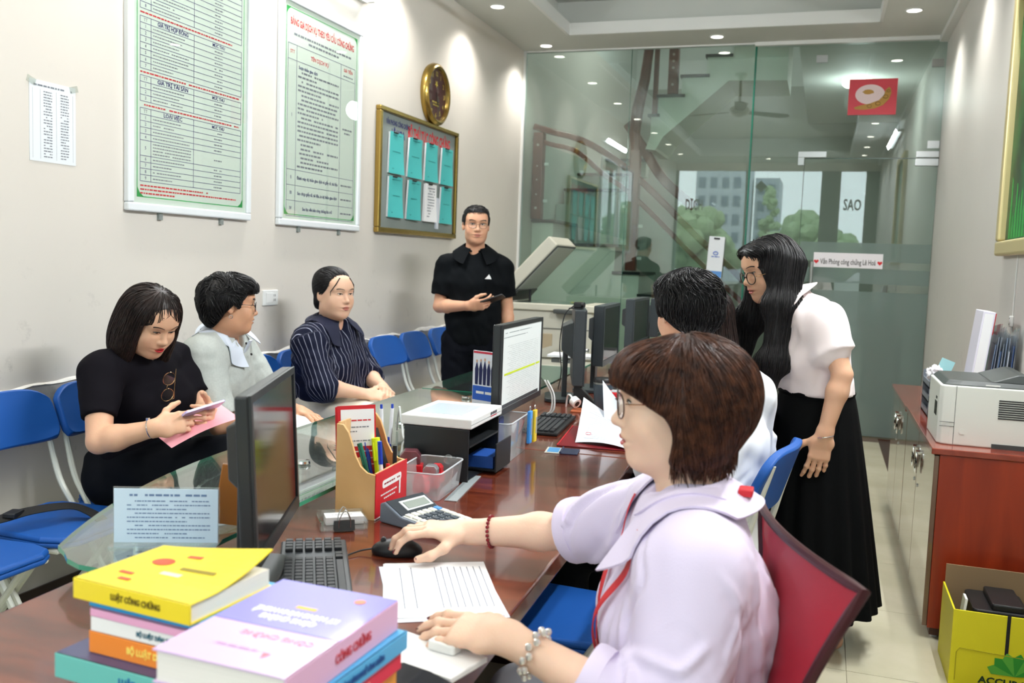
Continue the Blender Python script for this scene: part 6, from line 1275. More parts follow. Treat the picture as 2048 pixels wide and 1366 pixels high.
for k in range(8):
    t = thing('document_sleeve', ['clear plastic sleeve of papers beside the white binder', 'second clear sleeve of papers from the binder', 'third clear sleeve of papers from the binder', 'fourth clear sleeve of papers from the binder', 'fifth clear sleeve of papers from the binder', 'sixth clear sleeve of papers from the binder', 'seventh clear sleeve of papers from the binder', 'last clear sleeve of papers near the wall'][k], 'document sleeve', (.700+.0125*k, 4.62-.012*k, .7475), rot=(random.Random(k).uniform(-.06, .06), .09-.008*k, random.Random(k+9).uniform(-.02, .02)), group='document sleeves behind the printer')
    MB().b(-.001, .001, -.10, .10, 0, .36+.03*math.sin(k*2.1)).obj('paper', mat('doc_%d' % (k % 8), cols[k], .7), t); MB().add([(-.004, -.11, 0), (-.004, .11, 0), (-.004, .11, .40+.03*math.sin(k*1.7)), (-.004, -.11, .42+.03*math.sin(k))], [(0, 1, 2, 3)]).add([(.004, -.11, 0), (.004, .11, 0), (.004, .11, .40+.03*math.sin(k*1.7)), (.004, -.11, .42+.03*math.sin(k))], [(0, 1, 2, 3)]).obj('sleeve', M_slv, t)

# yellow carton on the floor
t = thing('cardboard_carton', 'open yellow carton printed with green leaves on the floor by the cabinet', 'carton', (.49, 3.40, 0)); M_yel = mat('carton_yellow', '#d8cf1e', .55); M_kraft = mat('carton_inside', '#8d7557', .85); Wc, Dc, Hc = .325, .30, .265
MB().b(0, Wc, 0, .006, 0, Hc).obj('front_panel', M_yel, t); MB().b(0, .006, .006, Dc, 0, Hc).obj('side_panel', M_yel, t); MB().b(Wc-.006, Wc, .006, Dc, 0, Hc).obj('side_panel', M_yel, t); MB().b(.006, Wc-.006, Dc-.006, Dc, 0, Hc+.07).obj('back_panel', M_kraft, t); MB().b(.006, Wc-.006, .006, Dc-.006, 0, .006).obj('bottom', M_kraft, t)
MB().b(.165, .176, -.0015, .0005, .12, Hc+.002).obj('slot', M_black, t)
MB().tube([(.018, -.0015, .02), (.018, -.0015, .12), (.028, -.0015, .135), (.30, -.0015, .125)], .0016, 5).obj('fold_line', mat('carton_yellow_dark', '#a9a010', .6), t)
Rb = frame((1, 0, 0), z=(0, -1, 0)); lv = mat('leaf_green', '#2f8f2e', .5); lv2 = mat('leaf_green_light', '#57a83a', .5)
for k in range(6):
    a = math.radians(165-28*k); c_, s_ = math.cos(a), math.sin(a); pts = [(0, 0), (.075*math.cos(a+.28), .065*math.sin(a+.28)), (.092*c_, .082*s_), (.075*math.cos(a-.28), .065*math.sin(a-.28))]
    MB().add([(.20+x*.95, -.002-.0002*k, .062+max(y, -.01)) for x, y in pts], [(0, 1, 2, 3)]).obj('leaf_print', lv if k % 2 else lv2, t)
MB().text('ACCURA', .032, (.165, -.003, .035), Rb, width=.15, bold=.001).obj('lettering', mat('print_green_dark', '#1d3a1c', .5), t); MB().text('PLUS', .032, (.285, -.003, .035), Rb, width=.075, bold=.001).obj('lettering', mat('print_red', '#c7272b', .5), t)
t = thing('black_cartridge', 'black toner cartridge lying inside the yellow carton', 'cartridge', (.645, 3.55, .008)); MB().rbox((0, 0, .13), (.09, .11, .125), .02).rbox((.02, 0, .265), (.05, .10, .012), .01).obj('shell', M_black, t, bevel=.005)
t = thing('white_leaflet', 'white leaflet sticking out of the yellow carton', 'paper', (.518, 3.44, .012)); MB().box((.0, .02, .145), (.004, .03, .14), Matrix.Rotation(.1, 3, 'Y')).obj('sheet', M_white, t)

# ================================================================ COPIER
t = thing('photocopier', 'large cream photocopier with its lid open near the glass partition', 'photocopier', (-2.42, 7.05, 0)); M_cp = mat('copier_shell', '#d3d0c0', .5, var=.05, vscale=4); M_cpd = mat('copier_dark', '#4a4d4b', .5)
MB().b(0, .72, .02, .62, .06, 1.00).obj('body', M_cp, t, bevel=.012); MB().b(-.015, .74, 0, .63, 1.001, 1.055).obj('scanner_deck', mat('copier_deck', '#d9d5c3', .45), t, bevel=.008); MB().b(.04, .68, .05, .60, 0, .06).obj('base', M_cpd, t)
MB().b(.06, .60, .07, .56, 1.0555, 1.058).obj('platen_glass', mat('platen', '#6f8378', .08), t)
for z in (.86, .62, .44, .26): MB().b(.01, .71, .012, .02, z, z+.004).obj('panel_seam', M_cpd, t)
MB().b(.30, .40, .010, .02, .66, .82).obj('paper_door', mat('copier_tan', '#b9a98c', .5), t, bevel=.004); MB().b(.42, .64, -.06, .02, .985, 1.02).obj('control_panel', M_cpd, t, bevel=.006)
for z in (.54, .36, .18): MB().b(.26, .46, .008, .0195, z, z+.03).obj('drawer_handle', M_cpd, t)
Rl = Matrix.Rotation(math.radians(-47), 3, 'Y'); hinge = V(.0, .31, 1.075)
ld = MB().box(hinge+Rl @ V(.30, 0, .055), (.31, .29, .052), Rl).obj('lid', M_cp, t, bevel=.012); MB().box(hinge+Rl @ V(.31, 0, .112), (.22, .25, .004), Rl).obj('document_feeder', mat('feeder_cream', '#dedacb', .5), ld, bevel=.004)
MB().box(hinge+Rl @ V(.32, 0, -.003), (.27, .25, .004), Rl).obj('lid_pad', mat('lid_pad_grey', '#b3b8b0', .6), ld); MB().box(hinge+Rl @ V(.30, 0, .0012), (.305, .285, .003), Rl).obj('lid_frame', M_cpd, ld)
MB().box(hinge+Rl @ V(.06, 0, -.012), (.06, .26, .006), Rl).obj('hinge_cover', M_cpd, ld); MB().cyl((.17, .12, 1.06), (.17, .12, 1.16), .01).obj('hinge_post', M_black, t)
t = thing('yellow_note', 'yellow sticky note lying on the copier deck', 'note', (-1.92, 7.40, 1.0600)); MB().sheet(lambda u, v: V((u-.5)*.09, (v-.5)*.07, .003+.012*u*u), 4, 4, .0008).obj('sheet', mat('note_yellow', '#e2d431', .6), t)
# ================================================================ LEFT WALL: NOTICES, BOARDS, CLOCK
RW = frame((0, 1, 0), z=(1, 0, 0))     # local x -> +Y, local y -> +Z, local z -> into the room
K_ = mat('print_black', '#1c1a1e', .6); BL = mat('print_navy', '#2a2c6e', .6); RD = mat('print_red_ink', '#d5303a', .6); GN = mat('print_green_line', '#35b45c', .6); GY = mat('print_grey', '#7d838c', .6); M_sheet = mat('mint_sheet', '#dcebdd', .5)
M_front = glassy('board_cover', (1, 1, 1), 1.6)
def at_wall(y, z, d=0.0): return (XL+d, y, z)
t = thing('paper_notice', 'white printed sheet taped to the wall left of the framed boards', 'notice', at_wall(2.765, 1.84, .001), rot=(0, 0, 0))
def tw(mb, name, m, t): return mb.obj(name, m, t)
MB().box((0, 0, 0), (.0008, .109, .146)).obj('sheet', mat('thin_paper', '#e6ebef', .7), t)
rr = random.Random(11); mb = MB(); mb.greek(-.09, .09, .128, .006, rr, (.0012, 0, 0), RW)
for i in range(24):
    z = .108-i*.0102; mb.greek(-.045, -.005, z, .004, rr, (.0012, 0, 0), RW, .7); mb.greek(.035, .075, z, .004, rr, (.0012, 0, 0), RW, .7)
mb.obj('printed_text', GY, t)
lm = MB()
for x in (-.095, -.06, .015, .095): lm.box((.0012, x, -.01), (.0002, .0005, .125))
lm.obj('table_lines', mat('faint_line', '#c3c9cf', .7), t)
for s in (-1, 1): MB().box((.0016, s*.1, .14), (.0004, .02, .012), Matrix.Rotation(s*.3, 3, 'X')).obj('tape', glassy('clear_tape', (.95, .95, .93), 1.0, body=.2), t)

def framed(y0, y1, z0, z1, label, fr=.035):
    cy, cz = (y0+y1)/2, (z0+z1)/2; hw, hh = (y1-y0)/2, (z1-z0)/2; t = thing('framed_price_board', label, 'notice board', at_wall(cy, cz, 0), group='framed price boards')
    MB().box((.008, 0, 0), (.008, hw-.01, hh-.01)).obj('sheet', M_sheet, t); M_fr = mat('white_aluminium', '#e9eef1', .3, spec=.6)
    for a, b, c, d in ((-hw, hw, -hh, -hh+fr), (-hw, hw, hh-fr, hh), (-hw, -hw+fr, -hh+fr, hh-fr), (hw-fr, hw, -hh+fr, hh-fr)): MB().b(0, .028, a, b, c, d).obj('frame_bar', M_fr, t, bevel=.006)
    MB().add([(.0185, -hw+fr, -hh+fr), (.0185, hw-fr, -hh+fr), (.0185, hw-fr, hh-fr), (.0185, -hw+fr, hh-fr)], [(0, 1, 2, 3)]).obj('cover', M_front, t)
    for s in (-.5, .5): MB().b(.0, .012, s*hw-.012, s*hw+.012, -hh-.03, -hh).obj('hook', mat('hook_zinc', '#8f9692', .4), t)
    g = MB(); w, h = hw-fr-.025, hh-fr-.025
    for a, b, c, d in ((-w, w, -h, -h+.004), (-w, w, h-.004, h), (-w, -w+.004, -h, h), (w-.004, w, -h, h)): g.b(.0162, .0166, a, b, c, d)
    g.obj('green_border', GN, t); gc = mat('print_green', '#1f9e46', .6)
    for sx in (-1, 1):
        for sy in (-1, 1): MB().add([(.0168, sx*w, sy*h), (.0168, sx*(w-.045), sy*h), (.0168, sx*(w-.018), sy*(h-.018)), (.0168, sx*w, sy*(h-.045))], [(0, 1, 2, 3) if sx*sy > 0 else (3, 2, 1, 0)]).obj('corner_ornament', gc, t)
    return t, w-.02, h-.02
def T(mb, txt, size, x, z, align='CENTER', width=None, bold=0.0): return mb.text(txt, size, (.0168, x, z), RW, align=align, width=width, bold=bold, depth=.0001)
# board with three tables
t, w, h = framed(3.13, 3.99, 1.543, 2.745, 'tall white framed price board with three tables, nearer the camera')
ln = MB(); nv = MB(); rd = MB(); gy = MB(); rr = random.Random(5)
def hl(x0, x1, z): ln.b(.0162, .0166, x0, x1, z-.0011, z+.0011)
def vl(x, z0, z1): ln.b(.0162, .0166, x-.0011, x+.0011, z0, z1)
c1, c2 = -w+.065, -w+.345
def table(ztop, rows, head=None, head2=None):
    z = ztop; hl(-w, w, z)
    for i, (lab, rh, nl) in enumerate(rows):
        z2 = z-rh; hl(-w, w, z2); zc = (z+z2)/2
        if lab: T(nv if i else gy, lab, .019, -w+.032, zc)
        if i == 0 and head: T(nv, head, .024, (c1+c2)/2, zc, width=min(.20, .0135*len(head)), bold=.0006)
        elif i: 
            for k in range(nl): gy.greek(c1+.012, c1+.012+(.25 if nl > 1 else rr.uniform(.12, .24)), zc+(nl-1)*.0068-k*.0135, .0045, rr, (.0168, 0, 0), RW)
        if i == 0 and head2: T(nv, head2, .021, (c2+w)/2, zc, width=min(.26, .013*len(head2)), bold=.0005)
        elif i: gy.greek((c2+w)/2-.03, (c2+w)/2+.03, zc, .0055, rr, (.0168, 0, 0), RW)
        z = z2
    for x in (-w, c1, c2, w): vl(x, z, ztop)
    return z
z = h-.0; T(rd, 'MỨC THU PHÍ CÔNG CHỨNG', .05, 0, z-.015, width=.52, bold=.001); z -= .05
z = table(z, [('TT', .026, 0)]+[(str(k), .0265, 1) for k in range(1, 9)], 'GIÁ TRỊ', 'MỨC THU'); z -= .016
for i in range(2): rd.greek(-w, w*.85, z-.0, .0065, rr, (.0168, 0, 0), RW) if i == 0 else None
z = table(z-.016, [('TT', .026, 0)]+[(str(k), .0265, 1) for k in range(1, 8)], 'GIÁ TRỊ HỢP ĐỒNG', 'MỨC THU'); z -= .014
rd.greek(-w, w*.95, z, .0065, rr, (.0168, 0, 0), RW)
z = table(z-.014, [('TT', .026, 0)]+[(str(k), .0265, 1) for k in range(1, 4)], 'GIÁ TRỊ TÀI SẢN', 'MỨC THU'); z -= .014
rd.greek(-w, w*.95, z, .0065, rr, (.0168, 0, 0), RW)
z = table(z-.014, [('TT', .026, 0)]+[(str(k), .0265 if k != 5 else .064, 1 if k != 5 else 4) for k in range(1, 10)], 'LOẠI VIỆC', 'MỨC THU'); z -= .018
for k in range(3): rd.greek(-w, (.1, w*.9, -w+.22)[k], z-.016*k, .0065, rr, (.0168, 0, 0), RW)
ln.obj('table_lines', BL, t); nv.obj('lettering', BL, t); rd.obj('red_lettering', RD, t); gy.obj('printed_text', GY, t)
# board with one long table
t, w, h = framed(4.24, 5.13, 1.535, 2.735, 'tall white framed price board with a red title, beside the bulletin board')
ln = MB(); nv = MB(); rd = MB(); gy = MB()
T(rd, 'BẢNG GIÁ DỊCH VỤ THEO YÊU CẦU CÔNG CHỨNG', .05, 0, h-.05, width=2*w*.94, bold=.0012)
gy.greek(-w*.85, w*.85, h-.11, .011, rr, (.0168, 0, 0), RW); gy.greek(-w*.45, w*.45, h-.135, .011, rr, (.0168, 0, 0), RW)
z0 = h-.165; c1, c2 = -w+.085, w-.17; zs = [z0, z0-.08, z0-.08-.575]; 
for k in range(3): zs.append(zs[-1]-.082)
for q in zs: hl(-w, w, q)
for x in (-w, c1, c2, w): vl(x, zs[-1], zs[0])
T(rd, 'STT', .026, -w+.042, (zs[0]+zs[1])/2); T(rd, 'TÊN DỊCH VỤ', .030, (c1+c2)/2, (zs[0]+zs[1])/2, bold=.0005); T(rd, 'GIÁ TIỀN', .026, (c2+w)/2, (zs[0]+zs[1])/2+.012, bold=.0004); gy.greek(c2+.03, w-.03, (zs[0]+zs[1])/2-.02, .007, rr, (.0168, 0, 0), RW)
T(nv, 'I', .026, -w+.042, (zs[1]+zs[2])/2); z = zs[1]-.03; T(nv, 'Soạn thảo giao dịch', .024, c1+.02, z, 'LEFT', bold=.0004)
for i in range(22):
    z -= .0238; ind = .05 if i in (0, 2, 5, 6, 10, 16, 17, 19, 20) else .015; gy.greek(c1+ind, c2-(.02 if i not in (1, 4, 9, 15, 16, 18, 19, 21) else rr.uniform(.1, .3)), z, .010, rr, (.0168, 0, 0), RW)
gy.greek(c2+.03, w-.03, (zs[1]+zs[2])/2, .009, rr, (.0168, 0, 0), RW); gy.greek(c2+.05, w-.05, (zs[1]+zs[2])/2-.022, .009, rr, (.0168, 0, 0), RW)
for k, (n_, s_) in enumerate((('II', 'Đánh máy dự thảo giao dịch và giấy tờ, tài liệu'), ('III', 'Sao chụp giấy tờ, tài liệu, in dự thảo giao dịch'), ('IV', 'Sao lục văn bản công chứng lưu trữ'))):
    zc = (zs[2+k]+zs[3+k])/2; T(nv, n_, .026, -w+.042, zc); T(nv, s_, .024, c1+.015, zc, 'LEFT', width=None, bold=.0004) if False else nv.text(s_, .024, (.0168, (c1+c2)/2, zc), RW, width=(c2-c1)*(.93, .9, .68)[k], bold=.0004, depth=.0001); gy.greek(c2+.02, w-.02, zc, .009, rr, (.0168, 0, 0), RW)
ln.obj('table_lines', BL, t); nv.obj('lettering', BL, t); rd.obj('red_lettering', RD, t); gy.obj('printed_text', GY, t)

# grey bulletin board with booklets
y0, y1, z0, z1 = 5.36, 6.68, 1.54, 2.342; cy, cz, hw, hh = (y0+y1)/2, (z0+z1)/2, (y1-y0)/2, (z1-z0)/2
t = thing('bulletin_board', 'grey bulletin board in a gold frame holding teal booklets', 'bulletin board', at_wall(cy, cz, 0)); M_gold = mat('gold_frame', '#a88c4a', .25, metal=.9)
MB().b(.004, .016, -hw+.01, hw-.01, -hh+.01, hh-.01).obj('panel', mat('board_grey_felt', '#8b9490', .8), t)
for a, b, c, d in ((-hw, hw, -hh, -hh+.035), (-hw, hw, hh-.03, hh), (-hw, -hw+.035, -hh+.035, hh-.03), (hw-.035, hw, -hh+.035, hh-.03)): MB().b(0, .038, a, b, c, d).obj('frame_bar', M_gold, t, bevel=.006)
MB().text('VĂN PHÒNG CÔNG CHỨNG', .045, (.0165, -.36, hh-.085), RW, width=.36, bold=.001).text('LÊ HOA', .07, (.0165, -.36, hh-.15), RW, width=.2, bold=.002).obj('lettering', BL, t); MB().text('BỘ THỦ TỤC CÔNG CHỨNG', .10, (.0165, .16, hh-.115), RW, width=.74, bold=.003).obj('red_lettering', RD, t)
tl = mat('teal_cover', '#4fc0bf', .5); tld = mat('teal_print', '#2f8c8c', .6); pw = mat('page_white', '#f4f4f6', .8)
BLAB = [['teal booklet top left on the bulletin board', 'teal booklet second in the top row of the bulletin board', 'teal booklet third in the top row of the bulletin board', 'teal booklet top right on the bulletin board'], ['teal booklet bottom left on the bulletin board', 'teal booklet second in the bottom row of the bulletin board', 'white printed sheet clipped in the bottom row of the bulletin board', 'teal booklet bottom right on the bulletin board']]
for r in range(2):
    for c in range(4):
        b = thing('booklet', BLAB[r][c], 'booklet', at_wall(cy-hw+.24+c*.285, cz+hh-.20-r*.285-.245+.035, .0165), rot=(0, (.02, .05, .03, .04)[c], 0), group='booklets on the bulletin board'); wh = (r, c) == (1, 2)
        MB().b(0, .014, -.095, .09, 0, .262).obj('pages', pw, b); MB().sheet(lambda u, v: V(.016+.018*(1-v)**2*u, -.10+.20*u, -.002+.268*v), 6, 6, .0012).obj('cover', pw if wh else tl, b, smooth=True); g = MB()
        for i in range(3 if not wh else 11): g.greek(-.06, .06, (.245, .14, .03)[i] if not wh else .235-.02*i, .006, rr, (.0205 if not wh else .0215, 0, 0), RW)
        g.obj('printed_text', tld if not wh else GY, b); MB().box((.019, -.02, .262), (.004, .03, .004)).obj('clip', M_black, b)
t = thing('booklet_pages', 'loose white pages tucked beside the last teal booklet', 'paper', at_wall(6.325, 1.60, .0165)); MB().b(0, .012, -.022, .022, 0, .225).obj('pages', mat('loose_page', '#dfe4ee', .7), t)

# clock
t = thing('wall_clock', 'round gold rimmed wall clock with a dark red face', 'clock', at_wall(6.24, 2.555, 0)); Rc = frame((0, 1, 0), z=(1, 0, 0))
MB().lathe([(.215, 0), (.222, .02), (.215, .045), (.196, .058), (.182, .052), (.178, .030), (.176, .026)], n=48, R=Rc).obj('rim', M_gold, t, smooth=True)
MB().lathe([(0, .0262), (.177, .0262), (.177, .0285), (0, .0285)], n=48, R=Rc).obj('dial', mat('clock_red', '#4a1a22', .35), t); yg = mat('clock_gold_print', '#c9b648', .3)
nm = MB()
for k in range(1, 13): nm.text(str(k), .045, (.029, .145*math.sin(k*PI/6), .145*math.cos(k*PI/6)), RW, bold=.001)
nm.obj('numerals', yg, t)
for nme, a, l, w_ in (('hour_hand', 165, .075, .008), ('minute_hand', 150, .115, .006)): 
    a = math.radians(a); MB().flat([(.034, -.02*math.sin(a), -.02*math.cos(a)), (.034, l*math.sin(a), l*math.cos(a))], w_, .002, (1, 0, 0)).obj(nme, mat('hand_dark', '#2b2320', .3), t)
MB().add([(.0292, .03*math.sin(a)*(1 if i % 2 else .45), .075+.03*math.cos(a)*(1 if i % 2 else .45)) for i, a in enumerate([2*PI*k/10 for k in range(10)])], [tuple(range(10))]).obj('emblem', yg, t); MB().greek(-.07, .07, -.055, .012, rr, (.0292, 0, 0), RW).greek(-.055, .055, -.075, .010, rr, (.0292, 0, 0), RW).obj('printed_text', yg, t)
MB().add([Rc @ V(.177*math.cos(2*PI*k/40), .177*math.sin(2*PI*k/40), .045) for k in range(40)], [tuple(range(40))]).obj('glass', glassy('clock_glass', (1, 1, 1), 1.2), t)
# socket
t = thing('power_socket', 'white double power socket on the left wall above the chairs', 'socket', at_wall(4.20, 1.152, 0)); MB().b(0, .010, -.068, .068, -.04, .04).obj('plate', M_white, t, bevel=.003)
MB().b(.010, .012, -.045, .02, -.026, .026).obj('switch', M_white, t, bevel=.001)
for s in (.0, 1): 
    for q in (-1, 1): MB().b(.0101, .0105, .034+.018*s*0+q*.006-.0015, .034+q*.006+.0015, -.018+.024*s, -.006+.024*s).obj('slot', M_black, t)

# ================================================================ RIGHT WALL
t = thing('framed_picture', 'green picture in a wide cream and gold frame on the right wall', 'picture', (XR, 4.50, 2.15)); RWr = frame((0, -1, 0), z=(-1, 0, 0)); M_pf = mat('cream_gold_frame', '#cfc08c', .35, metal=.3); M_pg = mat('green_art', '#1c6b33', .4, var=.8, vscale=5, c2='#06140b')
for a, b, c, d in ((-.56, .56, -.65, -.58), (-.56, .56, .58, .65), (-.56, -.49, -.58, .58), (.49, .56, -.58, .58)): MB().b(-.045, 0, a, b, c, d).obj('frame_bar', M_pf, t, bevel=.012, seg=3)
MB().b(-.012, -.002, -.49, .49, -.58, .58).obj('picture', M_pg, t); MB().b(-.02, 0, -.5, .5, -.59, -.578).obj('inner_slip', M_gold, t)
rr2 = random.Random(2)
for k in range(14): MB().add([(-.0125, .42-k*.06, -.57), (-.0125, .37-k*.06, -.57), (-.0125, .385-k*.06, -.57+rr2.uniform(.08, .28)), (-.0125, .41-k*.06, -.57+rr2.uniform(.1, .3))], [(0, 1, 2, 3)]).obj('painted_reed', mat('reed_green', '#2f9a43', .5), t)
t = thing('wall_switch', 'small white switch on a thin cable below the picture', 'switch', (XR, 4.69, 1.20)); MB().b(-.016, 0, -.014, .014, -.024, .026).obj('case', M_white, t, bevel=.005); MB().tube([(-.004, 0, .026), (-.004, -.005, .30)], .0025, 6).obj('cable', M_white, t); MB().tube([(-.004, 0, -.024), (-.004, -.004, -.22)], .0025, 6).obj('cable', M_white, t)
for z in (-.012, .014): MB().cyl((-.016, 0, z), (-.0175, 0, z), .003, n=8).obj('screw', M_black, t)
# ================================================================ THINGS ON THE DESKS
ZT = .7505; ZG = .8105
def P_(name, c, **k): return mat(name, c, **k)
M_scr = mat('dark_screen', '#15171a', .12, spec=.6); M_bez = mat('monitor_bezel', '#1d2022', .38); M_bezg = mat('monitor_bezel_grey', '#33393c', .35)
def monitor(label, near, far, zb, zt, on=None, bez=M_bez, deep=.035, hump=True, base=(.20, .24), tilt=0.0, zdesk=ZT, chin=.012):
    """screen plane through two floor points near->far; the screen faces to the right of near->far direction"""
    n_ = V(*near, 0); f_ = V(*far, 0); d = (f_-n_); W = d.length; d.normalize(); nrm_ = V(d.y, -d.x, 0); c = (n_+f_)/2
    t = thing('monitor', label, 'monitor', (c.x, c.y, zdesk)); R = frame(tuple(d), z=(0, 0, 1)); R = frame(tuple(nrm_), y=tuple(d)) ; R = Matrix((nrm_, d, V(0, 0, 1))).transposed() @ Matrix.Rotation(-tilt, 3, 'Y')
    hz = (zt-zb)/2; cz = (zt+zb)/2-zdesk; C = V(0, 0, cz); b = .014
    MB().box(C+R @ V(-deep/2, 0, 0), (deep/2, W/2, hz), R).obj('housing', bez, t, bevel=.005, seg=2)
    sc = MB().box(C+R @ V(.0006, 0, chin/2), (.0006, W/2-b, hz-b-chin/2), R).obj('screen', on or M_scr, t)
    for a, e, h1, h2 in ((-W/2, W/2, -hz, -hz+b+chin), (-W/2, W/2, hz-b, hz), (-W/2, -W/2+b, -hz+b+chin, hz-b), (W/2-b, W/2, -hz+b+chin, hz-b)): MB().box(C+R @ V(.0015, (a+e)/2, (h1+h2)/2), (.0025, (e-a)/2, (h2-h1)/2), R).obj('bezel', bez, t)
    if hump: MB().prism([(-W*.28, -hz*.65), (W*.28, -hz*.65), (W*.28, hz*.35), (-W*.28, hz*.35)], 0, .05, C+R @ V(-deep, 0, 0), R @ frame((0, 1, 0), z=(-1, 0, 0)), top=[(-W*.18, -hz*.5), (W*.18, -hz*.5), (W*.18, hz*.15), (-W*.18, hz*.15)]).obj('rear_housing', bez, t, bevel=.004)
    MB().box(R @ V(-deep-.03, 0, 0)+V(0, 0, cz*.5-.0), (.012, .035, cz*.5), Matrix((nrm_, d, V(0, 0, 1))).transposed()).obj('stand_neck', bez, t, bevel=.004)
    MB().rbox(R @ V(-deep-.02, 0, 0)*1.0+V(0, 0, .0085-(R @ V(-deep-.02, 0, 0)).z), (base[0]/2, base[1]/2, .008), .04, 5, Matrix((nrm_, d, V(0, 0, 1))).transposed()).obj('stand_base', bez, t, bevel=.003)
    return t, R, C, W, hz
def sheet_screen():
    m = mat('spreadsheet_screen', '#c9cfcd', .25, emit=.32); return m
m1 = monitor('large black monitor seen from its edge in front of the woman in lavender', (-.920, 1.36), (-1.085, 1.765), .835, 1.148, base=(.13, .2), deep=.026, tilt=.05)
m2, R, C, W, hz = monitor('monitor showing a spreadsheet with a yellow highlighted row', (-.980, 2.83), (-1.005, 3.37), .885, 1.185, on=sheet_screen(), deep=.03, chin=.006, base=(.15, .18))
sp = MB(); rr = random.Random(8); Rs = R @ frame((0, 1, 0), z=(1, 0, 0))
for i in range(30): sp.greek(-W*.36+.02*(i % 3), W*.40, hz-.075-i*.0066, .0011, rr, C+R @ V(.0014, 0, 0), Rs, .55)
sp.greek(-W*.42, W*.2, hz-.03, .003, rr, C+R @ V(.0014, 0, 0), Rs).greek(-W*.45, W*.1, hz-.045, .003, rr, C+R @ V(.0014, 0, 0), Rs); sp.obj('sheet_text', mat('sheet_text_grey', '#7f8a8a', .5), m2)
MB().box(C+R @ V(.0016, -W*.05, -hz*.12), (.0002, W*.37, .0035), R).obj('highlight_row', mat('highlight_yellow', '#b9c92a', .5, emit=.12), m2); MB().box(C+R @ V(.0016, W*.40, -hz*.12), (.0002, W*.05, .0035), R).obj('highlight_row', mat('highlight_yellow', '#b9c92a', .5, emit=.12), m2)
MB().box(C+R @ V(.0016, -W*.02, -hz+.027), (.0002, W*.45, .006), R).obj('task_bar', mat('taskbar_dark', '#2c3236', .4, emit=.1), m2)
m3 = monitor('black monitor with a webcam seen from behind', (-.985, 3.98), (-1.12, 4.44), .845, 1.185, bez=M_bezg, deep=.05, base=(.2, .25))[0]
monitor('black monitor facing the desks beyond the webcam monitor', (-.985, 4.33), (-1.01, 4.80), .90, 1.192, bez=M_bezg, deep=.05)
monitor('second last black monitor on the far desk', (-1.02, 5.25), (-1.03, 5.78), .92, 1.195, bez=M_bezg, deep=.05)
monitor('last black monitor on the far desk, half hidden', (-1.00, 5.95), (-1.03, 6.35), .93, 1.18, bez=M_bezg, deep=.05)
t = thing('webcam', 'small black webcam clipped on the monitor top', 'webcam', (-1.04, 4.05, 1.186)); MB().box((0, 0, .018), (.02, .018, .014)).obj('body', M_black, t, bevel=.006); MB().cyl((.018, -.01, .02), (.03, -.012, .02), .012, n=14).obj('lens', M_black, t, smooth=True); MB().box((-.01, 0, .0025), (.03, .02, .0025)).obj('clip', M_black, t)
MB().tube(catmull([(-.02, 0, .015), (-.06, -.01, -.03), (-.075, -.02, -.16), (-.06, -.03, -.28), (-.08, .0, -.37)], 6), .0025, 6).obj('cable', M_black, t, smooth=True)

# ---- keyboards and mouse
M_key = mat('key_black', '#24272a', .5); M_kb = mat('keyboard_body', '#3a3e41', .45)
def keyboard(label, c, ang, L_=.43, Wd=.14, body=M_kb):
    t = thing('keyboard', label, 'keyboard', (c[0], c[1], ZT), ang); MB().b(-L_/2, L_/2, -Wd/2, Wd/2, 0, .013).obj('body', body, t, bevel=.004); k0 = MB().b(-.0078, .0078, -.0078, .0078, 0, .008).obj('key', M_key, t, bevel=.0016); first = True
    for r in range(6):
        y = Wd/2-.018-r*.0205; cols = [(-L_/2+.018+i*.019) for i in range(15)]+[(L_/2-.125+i*.019) for i in range(0)]+[L_/2-.075+i*.0195 for i in range(4)]
        if r == 5: cols = [-L_/2+.018, -L_/2+.040]+[L_/2-.135+i*.019 for i in range(2)]+[L_/2-.075+i*.0195 for i in range(4)]
        for x in cols:
            if first: k = k0; first = False
            else: k = k0.copy(); COL.objects.link(k); k.parent = t
            k.location = (x, y, .013)
        if r == 5: MB().b(-L_/2+.06, L_/2-.16, y-.0078, y+.0078, .013, .021).obj('space_bar', M_key, t, bevel=.0016)
    return t
dd_ = V(.517, -.856, 0); keyboard('black keyboard half hidden behind the book stack', (-.925, 1.585), math.atan2(dd_.y, dd_.x)+PI)
keyboard('black keyboard in front of the spreadsheet monitor', (-.99, 3.47), PI/2+.09, .42, .145, M_black)
t = thing('computer_mouse', 'black computer mouse under the hand with dark red nails', 'mouse', (-.845, 1.795, ZT), PI+.35); F = Field(); F.ell(A_(0, 0, .008), A_(.056, .031, .026), None); V_, Q = F.mesh(.004); V_[:, 2] = np.maximum(V_[:, 2], 0); np_obj('shell', V_, Q, M_black, t); MB().cyl((.03, -.005, .031), (.03, .005, .031), .006, n=12).obj('scroll_wheel', M_bezg, t); MB().tube(catmull([(.055, 0, .01), (.085, .01, .006), (.12, .07, .003), (.10, .14, .003)], 6), .002, 6).obj('cable', M_black, t, smooth=True)

